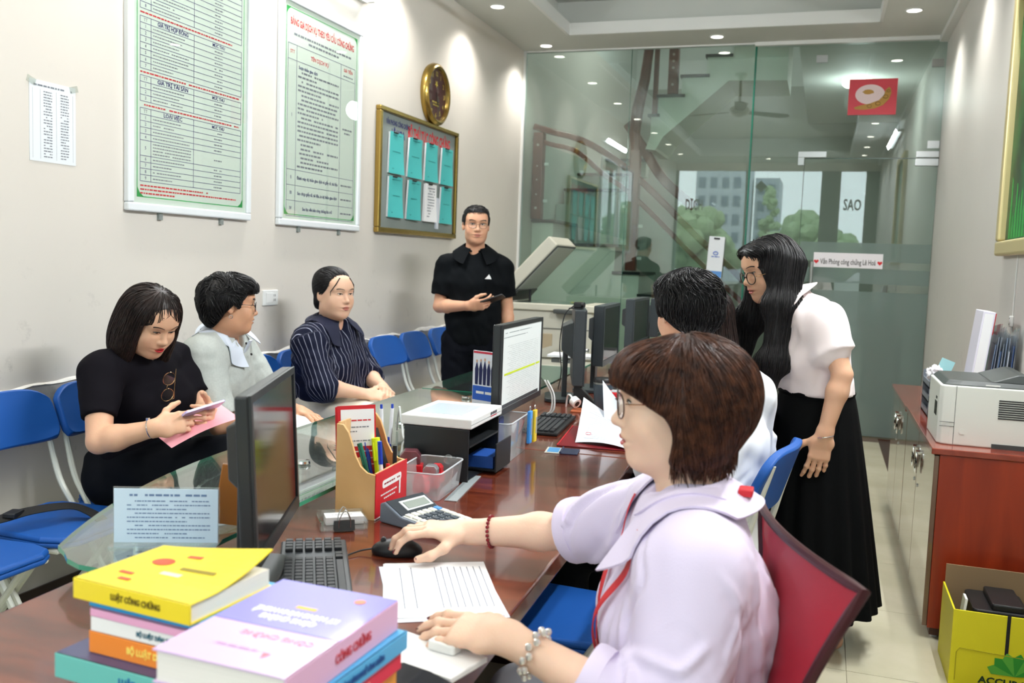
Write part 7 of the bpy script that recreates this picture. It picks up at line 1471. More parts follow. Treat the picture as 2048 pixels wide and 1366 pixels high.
# ---- books: spine along local x at y=0, facing -y
def book(label, loc, rz, L_, Wd, T_, cover, spine=None, art=None, rise=0.0, group='books on the desk', tt=None, tc='#ffffff'):
    t = thing('book', label, 'book', loc, rz, group); cm = mat('cover_'+cover, cover, .4, var=.04, vscale=6, coat=.2); sm = mat('cover_'+(spine or cover), spine or cover, .4)
    MB().b(.003, L_-.003, .004, Wd-.004, .002, T_-.002).obj('page_block', mat('book_pages', '#ece8df', .85, var=.08, vscale=90, stretch=(.05, .05, 6)), t)
    MB().b(0, L_, 0, Wd, 0, .0018).obj('back_cover', cm, t); MB().b(0, L_, -.001, .003, .0, T_).obj('spine', sm, t, bevel=.001)
    MB().sheet(lambda u, v: V(u*L_, v*Wd, T_+rise*max(0, v-.25)**1.6*(u**1.2)*2.2), 10, 10, .0018).obj('front_cover', cm, t)
    if tt:
        w_ = min(L_*.42, .9*T_*.42*len(tt)*.55); MB().text(tt, T_*.40, (L_*.55, -.0016, T_*.5), frame((1, 0, 0), z=(0, -1, 0)), width=w_, bold=.0004).obj('spine_lettering', mat('ink_'+tc, tc, .5), t)
    return t
bx, by, ba = -.945, .985, -.07; z = ZT
def up_books(L):
    global z
    out = []
    for i, (lab, c, sp_, T_, dx, dy, da, LL, WW, tt, tc) in enumerate(L):
        out.append((book(lab, (bx+dx, by+dy, z), ba+da, LL, WW, T_, c, sp_, tt=tt, tc=tc, rise=.020 if i == len(L)-1 else 0), z+T_)); z += T_+.0006
    return out
LB = up_books([('teal book at the bottom of the left book stack', '#4fb3ab', None, .026, .02, .01, .0, .21, .16, None, '#1d5f8f'), ('red spined book low in the left book stack', '#e8d9a8', '#cf4150', .016, .03, .01, .01, .20, .155, None, '#ffffff'), ('cream book below the thick teal book', '#efe3b5', None, .014, .03, .0, .0, .20, .155, None, '#444444'),
               ('thick teal book with a dark cover jutting out to the left', '#4a4d78', '#6cc1b6', .034, -.018, -.02, .0, .235, .17, 'LUẬT', '#1565a6'), ('orange spined book in the left book stack', '#f29a3a', '#ef8a35', .030, .022, .0, .0, .20, .16, 'BỘ LUẬT DÂN SỰ', '#ffe36b'), ('white spined book in the left book stack', '#f2f2ee', None, .020, .025, .0, .01, .20, .16, 'BỘ LUẬT DÂN SỰ', '#3f6b7a'),
               ('pink spined book in the left book stack', '#f0aed0', None, .011, .024, .0, -.01, .20, .16, None, '#8b3a62'), ('blue spined book under the yellow book', '#1e9fd8', None, .011, .018, .005, .0, .205, .165, None, '#ffffff'), ('yellow book with a lifted cover on top of the left book stack', '#f2d92c', None, .028, .0, -.005, -.02, .205, .165, 'LUẬT CÔNG CHỨNG', '#6b5b12')])
yb, yz = LB[-1]; inkr = mat('ink_red_brown', '#c2502c', .5); inkw = mat('ink_pale', '#f7f0c0', .5); inkd = mat('ink_olive', '#8d7a1a', .5)
def lift(u, v, T_=.028): return T_+.020*max(0, v-.25)**1.6*(u**1.2)*2.2+.0008
def on_cover(mb, pts, L_=.205, Wd=.165): mb.add([(x*L_, y*Wd, lift(x, y)) for x, y in pts], [tuple(range(len(pts)))])
q = MB(); on_cover(q, [(.30+.09*math.cos(a), .62+.06*math.sin(a)*1.3) for a in [2*PI*k/20 for k in range(20)]]); q.obj('cover_seal', inkr, yb)
for (cx_, cy_, w_, h_, m_) in ((.47, .78, .13, .05, inkr), (.52, .42, .17, .06, inkw), (.22, .30, .12, .05, inkr), (.66, .55, .30, .05, inkd), (.30, .18, .10, .05, inkr)):
    q = MB(); on_cover(q, [(cx_-w_/2, cy_-h_/2), (cx_+w_/2, cy_-h_/2), (cx_+w_/2, cy_+h_/2), (cx_-w_/2, cy_+h_/2)]); q.obj('cover_print', m_, yb)
# right stack: spines face +x
bx, by, ba = -.520, .835, PI/2-.06; z = ZT
RBk = [('yellow book at the bottom of the right book stack', '#f0c04a', None, .035, .0, .0, 0, .25, .175, None, '#c2502c'), ('thick brick red book with white spine lettering', '#b5482f', None, .042, .003, .0, .0, .25, .175, 'SỔ TAY - QUY ĐỊNH MỚI', '#ffffff'), ('orange spined book in the right book stack', '#f0a03a', None, .024, .0, .0, .01, .25, .175, 'BỘ LUẬT', '#a8431c'), ('red spined book in the right book stack', '#d92b45', None, .024, .004, .0, .0, .25, .175, 'LUẬT ĐẤT ĐAI', '#ffb9a8'),
       ('blue spined book under the violet book', '#4ea7d8', None, .024, .006, .003, -.01, .255, .178, 'KỸ NĂNG HÀNH NGHỀ CÔNG CHỨNG', '#1d4f8f'), ('violet and pink book lying on top of the right book stack', '#cdb2d8', '#dcb0cf', .040, .0, .0, .02, .255, .180, 'CÔNG CHỨNG', '#c2333f')]
RBo = up_books.__call__ and None
out = []
for i, (lab, c, sp_, T_, dx, dy, da, LL, WW, tt, tc) in enumerate(RBk):
    out.append((book(lab, (bx+dx, by+dy, z), ba+da, LL, WW, T_, c, sp_, tt=tt, tc=tc), z+T_)); z += T_+.0006
vb = out[-1][0]; q = MB().b(.1075, .255, .0, .18, .0401, .0407).obj('violet_panel', mat('cover_violet', '#7f79cf', .4, coat=.2), vb)
Rt = frame((0, -1, 0), z=(0, 0, 1)); Rt = Matrix(((0, -1, 0), (1, 0, 0), (0, 0, 1))); Rt = Matrix(((0, 1, 0), (-1, 0, 0), (0, 0, 1))) @ rotz(PI)
MB().text('KỸ NĂNG HÀNH NGHỀ', .017, (.155, .09, .041), Rt, width=.12, bold=.0006).text('CÔNG CHỨNG', .017, (.135, .09, .041), Rt, width=.08, bold=.0006).obj('lettering', mat('ink_#ffffff', '#ffffff', .5), vb)
MB().b(.172, .18, .075, .105, .0407, .0410).obj('gold_label', mat('ink_gold', '#e2b93f', .5), vb); MB().add([(.225+.008*math.cos(a), .04+.008*math.sin(a), .0412) for a in [2*PI*k/12 for k in range(12)]], [tuple(range(12))]).obj('emblem', mat('ink_orange', '#d98a6a', .5), vb)
MB().text('CÔNG CHỨNG', .016, (.085, .07, .0405), Rt, width=.10).obj('lettering', mat('ink_rose', '#e3a3b3', .5), vb); MB().greek(-.03, .03, 0, .005, rr, (.045, .10, .0405), Rt).obj('lettering', mat('ink_mauve', '#b78fb8', .5), vb); MB().add([(.03, .055, .0405), (.045, .05, .0405), (.045, .062, .0405)], [(0, 1, 2)]).obj('arrow_print', mat('ink_rose2', '#e27d8d', .5), vb)

# ---- papers in front of the woman
def page(name, label, c, ang, w_, h_, z, m, lines=None, cat='paper', group=None, lc='#6b7385'):
    t = thing(name, label, cat, (c[0], c[1], z), ang, group); MB().b(-w_/2, w_/2, -h_/2, h_/2, 0, .0008).obj('sheet', m, t)
    if lines:
        g = MB(); r2 = random.Random(3)
        for x in lines: g.add([(x-.0009, -h_*.36, .001), (x+.0009, -h_*.36, .001), (x+.0009, h_*.40, .001), (x-.0009, h_*.40, .001)], [(0, 1, 2, 3)])
        g.obj('printed_lines', mat('ink_line_'+lc, lc, .6), t)
    return t
pa = math.atan2(-.88, .47)+PI/2; pw_ = mat('paper_white', '#f0f1f2', .6)
page('paper_sheet', 'bottom sheet of the loose papers, with a blue corner', (-.672, 1.628), pa+.05, .215, .300, ZT, mat('paper_bluish', '#dfe3ef', .6)); page('paper_sheet', 'middle sheet of the loose papers by the mouse', (-.680, 1.632), pa-.03, .21, .297, ZT+.001, pw_)
page('paper_sheet', 'top sheet of the loose papers with lines of print', (-.675, 1.638), pa, .21, .297, ZT+.002, pw_, [-.075, -.052]+[-.030+.0135*k for k in range(2, 10)])
page('paper_sheet', 'cream slip peeking out under the loose papers', (-.81, 1.63), pa+.02, .10, .25, ZT-.0001, mat('cream_slip', '#efe6cf', .6)) if False else None
t = thing('smartphone', 'black smartphone lying on the desk beside the book stack', 'phone', (-.535, 1.235, ZT), -.5); MB().rbox((0, 0, .0045), (.078, .038, .0045), .012).obj('case', M_black, t, bevel=.0015); MB().rbox((0, 0, .0094), (.074, .034, .0004), .009).obj('screen', mat('phone_glass', '#20232c', .05), t)
t = thing('notebook', 'thin white notebook under the near hand', 'notebook', (-.575, 1.335, ZT), -.25); MB().b(-.09, .09, -.05, .05, 0, .010).obj('pages', pw_, t, bevel=.002); MB().b(-.005, .06, .052, .056, .0, .012).obj('binding', mat('teal_cover', '#4fc0bf', .5), t)
t = thing('charger_plug', 'small white charger lying on the notebook', 'charger', (-.548, 1.355, ZT+.0105), -.2); MB().rbox((0, 0, .008), (.026, .014, .008), .006).obj('body', M_white, t, bevel=.003)

# ---- wooden pen organiser with brochures and pens
t = thing('pen_organiser', 'wooden desk organiser with a red printed front full of pens', 'organiser', (-1.005, 2.0, ZT), .05); M_ply = wood_mat('light_plywood', '#c99d63', '#dcb680', .45, (3, 30, 3), .0); prof = [(0, 0), (0, .112), (-.022, .116), (-.04, .130), (-.054, .155), (-.064, .185), (-.074, .212), (-.088, .230), (-.105, .232), (-.105, 0)]
for y in (0, .192): MB().prism(prof, 0, .008, (0, y+.008, 0), frame((1, 0, 0), z=(0, -1, 0))).obj('side_panel', M_ply, t)
MB().b(-.105, -.099, .008, .192, 0, .235).obj('back_panel', M_ply, t); MB().b(-.07, -.066, .008, .192, .003, .14).obj('divider', M_ply, t); MB().b(-.099, 0, .008, .192, 0, .004).obj('base', M_ply, t); MB().b(-.006, .0, .008, .192, .004, .115).obj('front_panel', M_ply, t)
MB().b(.0002, .0022, .001, .199, .004, .115).obj('red_front', mat('print_red_panel', '#c8202a', .35), t); Rf = frame((0, 1, 0), z=(1, 0, 0))
MB().rbox((.0026, .10, .080), (.06, .010, .0003), .008, 4, Rf).obj('white_pill', M_white, t); MB().greek(.05, .15, .08, .004, rr, (.0032, 0, 0), Rf).obj('pill_text', mat('ink_dark_red', '#8d1820', .5), t); MB().greek(.03, .13, .055, .0038, rr, (.003, 0, 0), Rf).greek(.05, .12, .044, .0038, rr, (.003, 0, 0), Rf).text('1', .05, (.003, .150, .052), Rf, bold=.002).obj('lettering', M_white, t); MB().b(.0002, .003, .0, .2, .0005, .004).obj('white_edge', M_white, t)
Rb_ = frame((.80, .60, 0), z=(.60, -.80, 0))
for k in range(3):
    b = thing('brochure', ['red edged brochure with a printed front in the pen organiser', 'second red brochure behind it in the pen organiser', 'third red brochure in the pen organiser'][k], 'brochure', (-1.083-.010*k, 2.065+.012*k, ZT+.006), rot=(.0, -.10, 0), group='brochures in the organiser'); MB().b(-.048, .048, -.0008, .0008, 0, .262-.004*k).obj('card', mat('brochure_red', '#c9252e', .4), b)
    b.rotation_euler = (-.06, -.03, math.atan2(.60, .80))
    if k == 0:
        MB().b(-.040, .044, -.0016, -.0009, .11, .252).obj('white_panel', pw_, b); Rq = frame((1, 0, 0), z=(0, -1, 0)); MB().greek(-.032, .036, .224, .0035, rr, (0, -.002, 0), Rq).obj('red_title', mat('brochure_red', '#c9252e', .4), b); MB().greek(-.032, .030, .207, .003, rr, (0, -.002, 0), Rq).greek(-.032, .0, .196, .003, rr, (0, -.002, 0), Rq).greek(-.032, .034, .172, .003, rr, (0, -.002, 0), Rq).obj('printed_text', GY, b)
        MB().b(-.024, .044, -.0020, -.0017, .112, .158).obj('red_panel', mat('brochure_red', '#c9252e', .4), b); MB().greek(-.018, .038, .145, .003, rr, (0, -.0024, 0), Rq).greek(-.018, .038, .127, .003, rr, (0, -.0024, 0), Rq).obj('white_text', M_white, b)
def pen(label, loc, d, L_, r, c, cap, clip=True, name='pen', z0=.006):
    t = thing(name, label, 'pen', loc, group='pens in the organiser'); d = V(*d).normalized(); MB().cyl((0, 0, 0), d*L_, r, n=10).obj('barrel', c, t, smooth=True); MB().cyl(d*(L_*.70), d*(L_*1.0+.004), r*1.18, r*1.1, n=10).obj('cap', cap, t, smooth=True)
    if clip: q = d.orthogonal().normalized(); MB().box(d*(L_*.84)+V(0, -r*1.5, 0), (.0012, .0012, L_*.13), frame(tuple(q), z=tuple(d))).obj('clip', cap, t)
bw = M_black; ink_b = mat('pen_blue', '#1d3fae', .35); ink_w = mat('pen_white', '#e9ebf0', .35); pz = ZT+.005
pen('black marker leaning left in the organiser', (-1.015, 2.03, pz), (-.55, -.12, 1), .178, .008, bw, bw); pen('second black pen beside the marker', (-1.02, 2.045, pz), (-.42, -.10, 1), .178, .0055, mat('pen_navy', '#20233d', .3), bw); pen('dark green pen in the organiser', (-1.02, 2.05, pz), (-.28, -.08, 1), .178, .006, mat('pen_green', '#1e6a55', .3), mat('pen_green', '#1e6a55', .3))
pen('blue capped clear pen in the organiser', (-1.01, 2.06, pz), (-.06, -.05, 1), .178, .0052, ink_w, ink_b); pen('blue pen at the back of the organiser', (-1.04, 2.08, pz), (-.22, .05, 1), .178, .005, ink_b, ink_b); pen('yellow highlighter with a dark label', (-1.03, 2.09, pz), (-.12, 0, 1), .178, .010, mat('highlighter_yellow', '#dff01c', .35), mat('highlighter_yellow', '#dff01c', .35)); pen('red pen in the organiser', (-1.02, 2.10, pz), (-.03, .06, 1), .11, .005, mat('pen_red', '#d1222d', .35), mat('pen_red', '#d1222d', .35)); pen('green pencil in the organiser', (-1.02, 2.14, pz), (-.02, .03, 1), .15, .005, mat('pen_lime', '#6f8f2a', .35), bw)
t = thing('red_stapler', 'red stapler standing upright in the organiser', 'stapler', (-1.022, 2.165, ZT+.028)); Rm = Matrix.Rotation(-.42, 3, 'Y') @ Matrix.Rotation(-.15, 3, 'X'); MB().rbox(V(-.045, -.03, .10), (.013, .017, .085), .008, 4, Rm).obj('handle', mat('stapler_red', '#d3202b', .3, coat=.4), t, bevel=.005); MB().box(V(-.038, -.03, .105), (.010, .010, .070), Rm).obj('magazine', M_black, t)
for k, dx in enumerate((0, .012)):
    b = thing('pen', ['white ballpoint pen with a blue tip on a pen stand', 'second white ballpoint pen on the pen stand'][k], 'pen', (-1.215+dx, 2.46+dx*2, ZG+.018), group='pens on the pen stand'); MB().cyl((0, 0, 0), (-.006+.012*k, 0, .115), .0055, n=10).obj('barrel', ink_w, b, smooth=True); MB().cyl((0, 0, -.001), (-.001, 0, .028), .006, n=10).obj('grip', ink_b, b, smooth=True); MB().cyl((-.006+.012*k, 0, .115), (-.0065+.0125*k, 0, .128), .004, n=8).obj('button', ink_b, b)
t = thing('pen_stand', 'small blue pen stand base on the glass shelf', 'pen stand', (-1.209, 2.47, ZG)); MB().lathe([(.028, 0), (.028, .006), (.016, .014), (.012, .017), (0, .0175)], n=20).obj('base', ink_b, t, smooth=True)
t = thing('white_cable', 'white cable curving over the glass shelf', 'cable', (-1.27, 2.70, ZG)); MB().tube(catmull([(-.005, 0, .10), (-.003, .0, .085), (.008, -.005, .04), (.022, -.02, .006), (.06, -.05, .004)], 6), .0035, 8).obj('cord', M_white, t, smooth=True); MB().tube([(-.005, 0, .10), (-.03, .04, .06), (-.06, .10, .004)], .0035, 8).obj('cord', M_white, t, smooth=True)

# ---- card tray with binder clip
AC = glassy('acrylic', (.93, .96, .96), 1.5, body=.05)
t = thing('card_tray', 'clear acrylic tray of business cards', 'card tray', (-1.055, 1.93, ZT), .65); MB().b(-.055, .055, -.04, .04, 0, .003).obj('bottom', AC, t); MB().b(-.055, .055, -.04, -.037, .003, .018).obj('wall', AC, t); MB().b(-.055, .055, .037, .04, .003, .03).obj('wall', AC, t)
for s in (-1, 1): MB().b(s*.055-.0015, s*.055+.0015, -.037, .037, .003, .022).obj('wall', AC, t)
t = thing('business_cards', 'stack of white business cards in the acrylic tray', 'cards', (-1.058, 1.945, ZT+.004), .65); MB().b(-.045, .045, -.018, .026, 0, .018).obj('stack', pw_, t); MB().greek(-.03, .02, .0, .003, rr, (0, .004, .0184)).obj('printed_text', GY, t)
t = thing('binder_clip', 'black binder clip with steel arms on the acrylic tray', 'binder clip', (-1.03, 1.895, ZT+.0035), .65); MB().prism([(-.012, 0), (.012, 0), (.003, .022), (-.003, .022)], -.024, .024, (0, 0, 0), frame((0, 1, 0), z=(1, 0, 0))).obj('spring_body', M_black, t)
for s in (-1, 1): MB().tube(catmull([(-.014, s*.008, .004), (-.012, s*.014, .03), (0, s*.017, .05), (.012, s*.014, .03), (.014, s*.008, .004)], 5), .0011, 6).obj('wire_arm', M_steel, t, smooth=True)

# ---- calculator
t = thing('calculator', 'grey desk calculator with white and dark keys', 'calculator', (-.872, 2.03, ZT), -.33); CB = mat('calc_body', '#6b7684', .4); CF = mat('calc_face', '#c3c6c4', .4); CD = mat('calc_dark', '#2c333a', .35)
MB().prism([(-.10, .0), (.10, .0), (.10, .016), (-.03, .026), (-.085, .052), (-.10, .046)], -.07, .07, (0, 0, 0), frame((1, 0, 0), z=(0, -1, 0))).obj('body', CB, t, bevel=.004)
sl = math.atan2(.010, .13); Rk = Matrix.Rotation(sl, 3, 'Y'); sl2 = math.atan2(.026, .055); Rd = Matrix.Rotation(sl2, 3, 'Y')
MB().box((.034, 0, .0215), (.062, .064, .001), Rk).obj('key_panel', CF, t); MB().box((-.058, 0, .0398), (.029, .064, .001), Rd).obj('display_panel', CD, t); MB().box((-.056, .012, .0405), (.018, .046, .001), Rd).obj('display_frame', mat('calc_frame', '#d5dadb', .3), t); MB().box((-.0545, .012, .0412), (.012, .038, .001), Rd).obj('lcd', mat('lcd_grey', '#8d968f', .2), t)
KW = mat('key_white', '#e4e4da', .45); KD = mat('key_slate', '#39434d', .45); KR = mat('key_rose', '#c75573', .45); KB = mat('key_blue', '#4a8fd0', .45)
for i in range(5):
    for j in range(6):
        m_ = KD if (1 <= i <= 3 and 1 <= j <= 4) else KW
        if i == 4 and j in (1, 2): m_ = KR
        if i == 0 and j == 5: m_ = KB
        MB().box((-.018+i*.024, -.050+j*.020, .0262-(-.018+i*.024)*.077), (.0095, .0075, .0028), Rk).obj('key', m_, t, bevel=.0015)
t = thing('ruler', 'clear plastic ruler on the desk', 'ruler', (-.928, 2.40, ZT), .14); MB().b(-.017, .017, -.15, .15, 0, .002).obj('blade', mat('ruler_grey', '#b9c2c4', .15, spec=.7, alpha=.75), t); MB().b(-.017, -.008, -.149, .149, .002, .0022).obj('scale', mat('ruler_scale', '#7d8688', .4), t)

# ---- plastic bins
PB = glassy('frosted_plastic', (.80, .85, .88), 1.2, body=.38, bodycol=(.82, .86, .88))
def plastic_bin(label, loc, rz, w_, l_, h_, fl=1.12):
    t = thing('plastic_bin', label, 'bin', loc, rz, 'clear plastic bins'); k = 1/fl; bot = [(-w_/2*k, -l_/2*k), (w_/2*k, -l_/2*k), (w_/2*k, l_/2*k), (-w_/2*k, l_/2*k)]; top = [(x*fl, y*fl) for x, y in bot]
    def rounded(p, r): 
        out = []
        for (x, y), (sx, sy), i in zip(p, ((-1, -1), (1, -1), (1, 1), (-1, 1)), range(4)):
            for q in range(5): a = PI+PI/2*i+PI/2*q/4; out.append((x-sx*r+r*math.cos(a), y-sy*r+r*math.sin(a)))
        return out
    b_, t_ = rounded(bot, .015), rounded(top, .02); n = len(b_)
    MB().add([(x, y, .001) for x, y in b_]+[(x, y, h_) for x, y in t_], [tuple(range(n))]+[(i, (i+1) % n, n+(i+1) % n, n+i) for i in range(n)]).obj('shell', PB, t, smooth=True); MB().tube([(x, y, h_) for x, y in t_], .0025, 6, closed=True).obj('rim', mat('bin_rim', '#cfd6da', .3, alpha=.8), t, smooth=True); return t
plastic_bin('frosted plastic bin full of red stamps', (-1.0, 2.325, ZT), .08, .13, .22, .075); plastic_bin('frosted plastic bin with glue and cutters', (-1.005, 2.878, ZT), .07, .165, .25, .125, 1.06)
SR = mat('stamp_red', '#cf1f2a', .3, coat=.4); SS = mat('stamp_silver', '#a9a9ad', .25, metal=.6)
def stamp(label, loc, rz, s=1.0, c=SR, top=None):
    t = thing('self_inking_stamp', label, 'stamp', loc, rz, 'red stamps'); MB().rbox((0, 0, .022*s), (.030*s, .022*s, .022*s), .006).obj('base', c, t, bevel=.003); MB().prism([(-.024*s, 0), (.024*s, 0), (.024*s, .018*s), (.014*s, .030*s), (-.014*s, .030*s), (-.024*s, .018*s)], -.018*s, .018*s, (0, 0, .0445*s), frame((1, 0, 0), z=(0, -1, 0))).obj('handle', top or SR, t, bevel=.002)
stamp('big red stamp with a dark window behind the stamp bin', (-1.095, 2.40, ZT), .35, 1.25, top=mat('stamp_smoke', '#6d3a42', .15, coat=.5)); stamp('red stamp with a silver top in the bin', (-1.0, 2.33, ZT+.010), .2, .85, top=SS); stamp('red stamp lying at the near end of the bin', (-1.0, 2.265, ZT+.010), -.1, .7); stamp('small red stamp at the far end of the bin', (-1.01, 2.395, ZT+.010), .1, .7)
t = thing('paper_box', 'small cream paper box beside the organiser', 'box', (-1.085, 2.235, ZT), .06); MB().b(-.025, .018, -.03, .03, 0, .075).obj('box', mat('cream_card', '#ece6cf', .6), t, bevel=.002); MB().b(-.035, .03, -.03, .03, .0752, .0765).obj('lid_edge', mat('cream_card2', '#d6cfb4', .6), t)
t = thing('clear_bottle', 'small clear bottle lying across the stamp bin', 'bottle', (-.975, 2.41, ZT+.062)); MB().lathe([(.013, -.03), (.014, .0), (.014, .02), (.006, .028), (.006, .036)], (0, 0, .012), 16, Matrix.Rotation(1.3, 3, 'X')).obj('body', AC, t, smooth=True)
# glue, cutters, keys in the second bin
t = thing('glue_bottle', 'white glue bottle with a red cap in the plastic bin', 'glue bottle', (-1.0, 2.80, ZT+.003)); MB().lathe([(.022, 0), (.022, .09), (.018, .105), (.011, .108)], n=20).obj('body', M_white, t, smooth=True); MB().lathe([(.013, .108), (.012, .148), (.010, .150)], n=16).obj('cap', SR, t, smooth=True)
for k, (c_, nm_) in enumerate((('#3d8edb', 'blue'), ('#e3c22e', 'yellow'))):
    t = thing('box_cutter', nm_+' box cutter hooked over the bin edge', 'cutter', (-.905+.006*k, 2.935+.035*k, ZT+.035), group='box cutters'); MB().rbox((0, 0, .055), (.006, .014, .055), .004).obj('handle', mat('cutter_'+nm_, c_, .35), t, bevel=.003); MB().tube([(0, .006*math.cos(a), .118+.008*math.sin(a)) for a in [2*PI*i/12 for i in range(12)]], .0014, 5, closed=True).obj('ring', M_steel, t); MB().b(-.0075, .0075, -.004, .004, .03, .085).obj('slider_track', mat('cutter_grey', '#9aa0a5', .4), t)
t = thing('blue_clip', 'dark blue clip standing in the second bin', 'clip', (-1.02, 2.92, ZT+.003)); MB().b(-.02, .02, -.025, .025, 0, .115).obj('body', mat('clip_blue', '#24366f', .4), t, bevel=.003)
# ---- black box stand with white signature pad and an open drawer
t = thing('desk_drawer_box', 'black metal desk box with an open small drawer', 'desk box', (-1.045, 2.60, ZT), .04); BB = mat('black_metal', '#1b1e20', .4, spec=.4)
for s in (-1, 1): MB().b(-.10, .10, s*.145-.004, s*.145+.004, 0, .155).obj('side_panel', BB, t, bevel=.002)
MB().b(-.095, .10, -.14, .14, .1, .106).obj('shelf', BB, t); MB().b(-.10, -.095, -.14, .14, 0, .155).obj('rear_panel', BB, t); MB().b(-.095, .095, -.14, .14, 0, .004).obj('bottom', BB, t)
dw = MB().b(.02, .145, -.01, .125, .008, .014).b(.142, .146, -.02, .132, .008, .095).obj('drawer', BB, t); MB().b(.05, .13, .0, .12, .0145, .05).obj('drawer_cards', mat('card_blue_dark', '#2a56a8', .4), dw)
t = thing('signature_pad', 'white electronic signature pad on the black desk box', 'signature pad', (-1.045, 2.60, ZT+.1565), .04); WG = mat('pad_white', '#dfe1de', .4); MB().b(-.112, .108, -.150, .150, 0, .030).obj('body', WG, t, bevel=.004); MB().b(-.15, .15, -.152, .152, -.0, .0).obj('seam', WG, t) if False else None
MB().b(-.085, .06, -.095, .095, .0301, .0308).obj('touch_screen', mat('pad_screen', '#cfd9e2', .1), t); MB().b(.1082, .1088, -.150, .150, .013, .0145).obj('seam_line', mat('pad_grey', '#9aa0a0', .5), t); MB().greek(.03, .09, .021, .008, rr, (.1092, 0, 0), Rf).obj('maker_mark', mat('mark_dark', '#4a4a50', .5), t); MB().greek(.03, .09, .012, .003, rr, (.1092, 0, 0), Rf, 1.0).obj('maker_line', mat('logo_red', '#cf2f46', .5), t)
# ---- standing leaflet, sign on the shelf, amber folder, chrome arm
t = thing('table_poster', 'standing table poster with a group of people in dark suits', 'poster', (-1.195, 3.30, ZG), -.35); MB().b(-.07, .07, -.003, .003, 0, .235).obj('panel', mat('poster_sheet', '#e6eaf3', .25), t); MB().b(-.068, .068, -.0036, -.0031, .045, .10).obj('blue_band', mat('poster_blue', '#2c5fbf', .3), t); MB().b(-.068, .068, -.0036, -.0031, .225, .233).obj('red_band', mat('poster_red_band', '#c93a4c', .3), t)
for k in range(6): MB().add([(-.05+.02*k-.007, -.0038, .105), (-.05+.02*k+.007, -.0038, .105), (-.05+.02*k+.009, -.0038, .165), (-.05+.02*k, -.0038, .195+.004*(k % 3)), (-.05+.02*k-.009, -.0038, .165)], [(0, 1, 2, 3, 4)]).obj('printed_figure', mat('suit_navy', '#1c2350', .4), t); MB().add([(-.05+.02*k+.0045*math.cos(a), -.0042, .195+.004*(k % 3)+.006*math.sin(a)) for a in [2*PI*i/10 for i in range(10)]], [tuple(range(10))]).obj('printed_face', mat('print_skin', '#cfa58c', .5), t)
MB().greek(-.05, .05, .075, .010, rr, (0, -.004, 0), frame((1, 0, 0), z=(0, -1, 0))).obj('white_text', M_white, t); MB().greek(-.055, .05, .03, .004, rr, (0, -.004, 0), frame((1, 0, 0), z=(0, -1, 0))).greek(-.055, .05, .02, .004, rr, (0, -.004, 0), frame((1, 0, 0), z=(0, -1, 0))).obj('printed_text', GY, t); MB().b(-.07, .07, -.02, .05, 0, .003).obj('foot', AC, t)
t = thing('table_notice', 'pale blue printed notice in an acrylic stand behind the yellow book', 'notice', (-1.205, 1.49, ZG), .42); Rn = frame((1, 0, 0), z=(0, -1, 0)); MB().b(-.10, .10, -.0015, .0015, .004, .112).obj('sheet', mat('notice_blue', '#cfe4f3', .4), t); MB().b(-.102, .102, .0018, .005, 0, .115).obj('acrylic_back', AC, t); MB().b(-.102, .102, -.03, .03, 0, .0035).obj('acrylic_foot', AC, t); g = MB(); g.greek(-.07, .085, .100, .0042, rr, (0, -.002, 0), Rn)
for k in range(10): g.greek(-.075 if k % 3 else -.06, .085 if k % 3 != 2 else .04, .088-.0082*k, .0022, rr, (0, -.002, 0), Rn)
g.obj('printed_text', mat('ink_blue_grey', '#6a84a8', .6), t)
t = thing('amber_folder', 'narrow amber plastic folder standing behind the big monitor', 'folder', (-1.175, 1.66, ZG), .5); MB().box((0, 0, .065), (.028, .006, .065), Matrix.Rotation(.15, 3, 'Y')).obj('cover', mat('amber_plastic', '#c47a35', .2, trans=.4), t, bevel=.002)
t = thing('chair_armrest', 'polished chrome armrest of a visitor seat behind the monitor', 'armrest', (-1.70, 2.24, 0)); MB().flat(catmull([(0, 0, 0), (0, 0, .30), (0, 0, .60), (.0, .0, .66), (.0, .04, .695), (.0, .30, .71), (0, .34, .69), (0, .34, .3), (0, .34, 0)], 4), .035, .012, (1, 0, 0)).obj('steel_bar', M_chrome, t, bevel=.003)

# ---- middle of the desk row
t = thing('id_card_holder', 'opened card holder with a blue bank card on the desk', 'card holder', (-.815, 3.02, ZT), .15); MB().b(-.052, .0, -.045, .045, 0, .004).obj('cream_half', mat('holder_cream', '#e8e6da', .4), t, bevel=.001); MB().b(-.045, -.006, -.038, .036, .0041, .0048).obj('blue_card', mat('card_sky', '#5aa7e6', .3), t); MB().b(.004, .060, -.045, .045, 0, .004).obj('dark_half', mat('holder_navy', '#2c3450', .4), t, bevel=.001); MB().cyl((.002, -.045, .005), (.002, .045, .005), .004, n=10).obj('fold', mat('holder_navy', '#2c3450', .4), t)
t = thing('red_folder', 'dark red document folder lying open on the desk', 'folder', (-.73, 3.32, ZT), .12); MB().b(-.15, .16, -.20, .20, 0, .004).obj('cover', mat('folder_red', '#7d1420', .35), t, bevel=.001); MB().b(-.15, -.146, -.2, .2, .004, .006).obj('edge', mat('folder_red_bright', '#c02530', .35), t)
def curl(A, B, C_, D_, bow):
    A, B, C_, D_ = V(*A), V(*B), V(*C_), V(*D_)
    def f(u, v):
        p = (A*(1-u)+B*u)*(1-v)+(D_*(1-u)+C_*u)*v; lin_z = p.z; p.z = lin_z*(.35+.65*(u*v)**.6)+bow*math.sin(PI*u)*(1-v*.5); return p
    return f
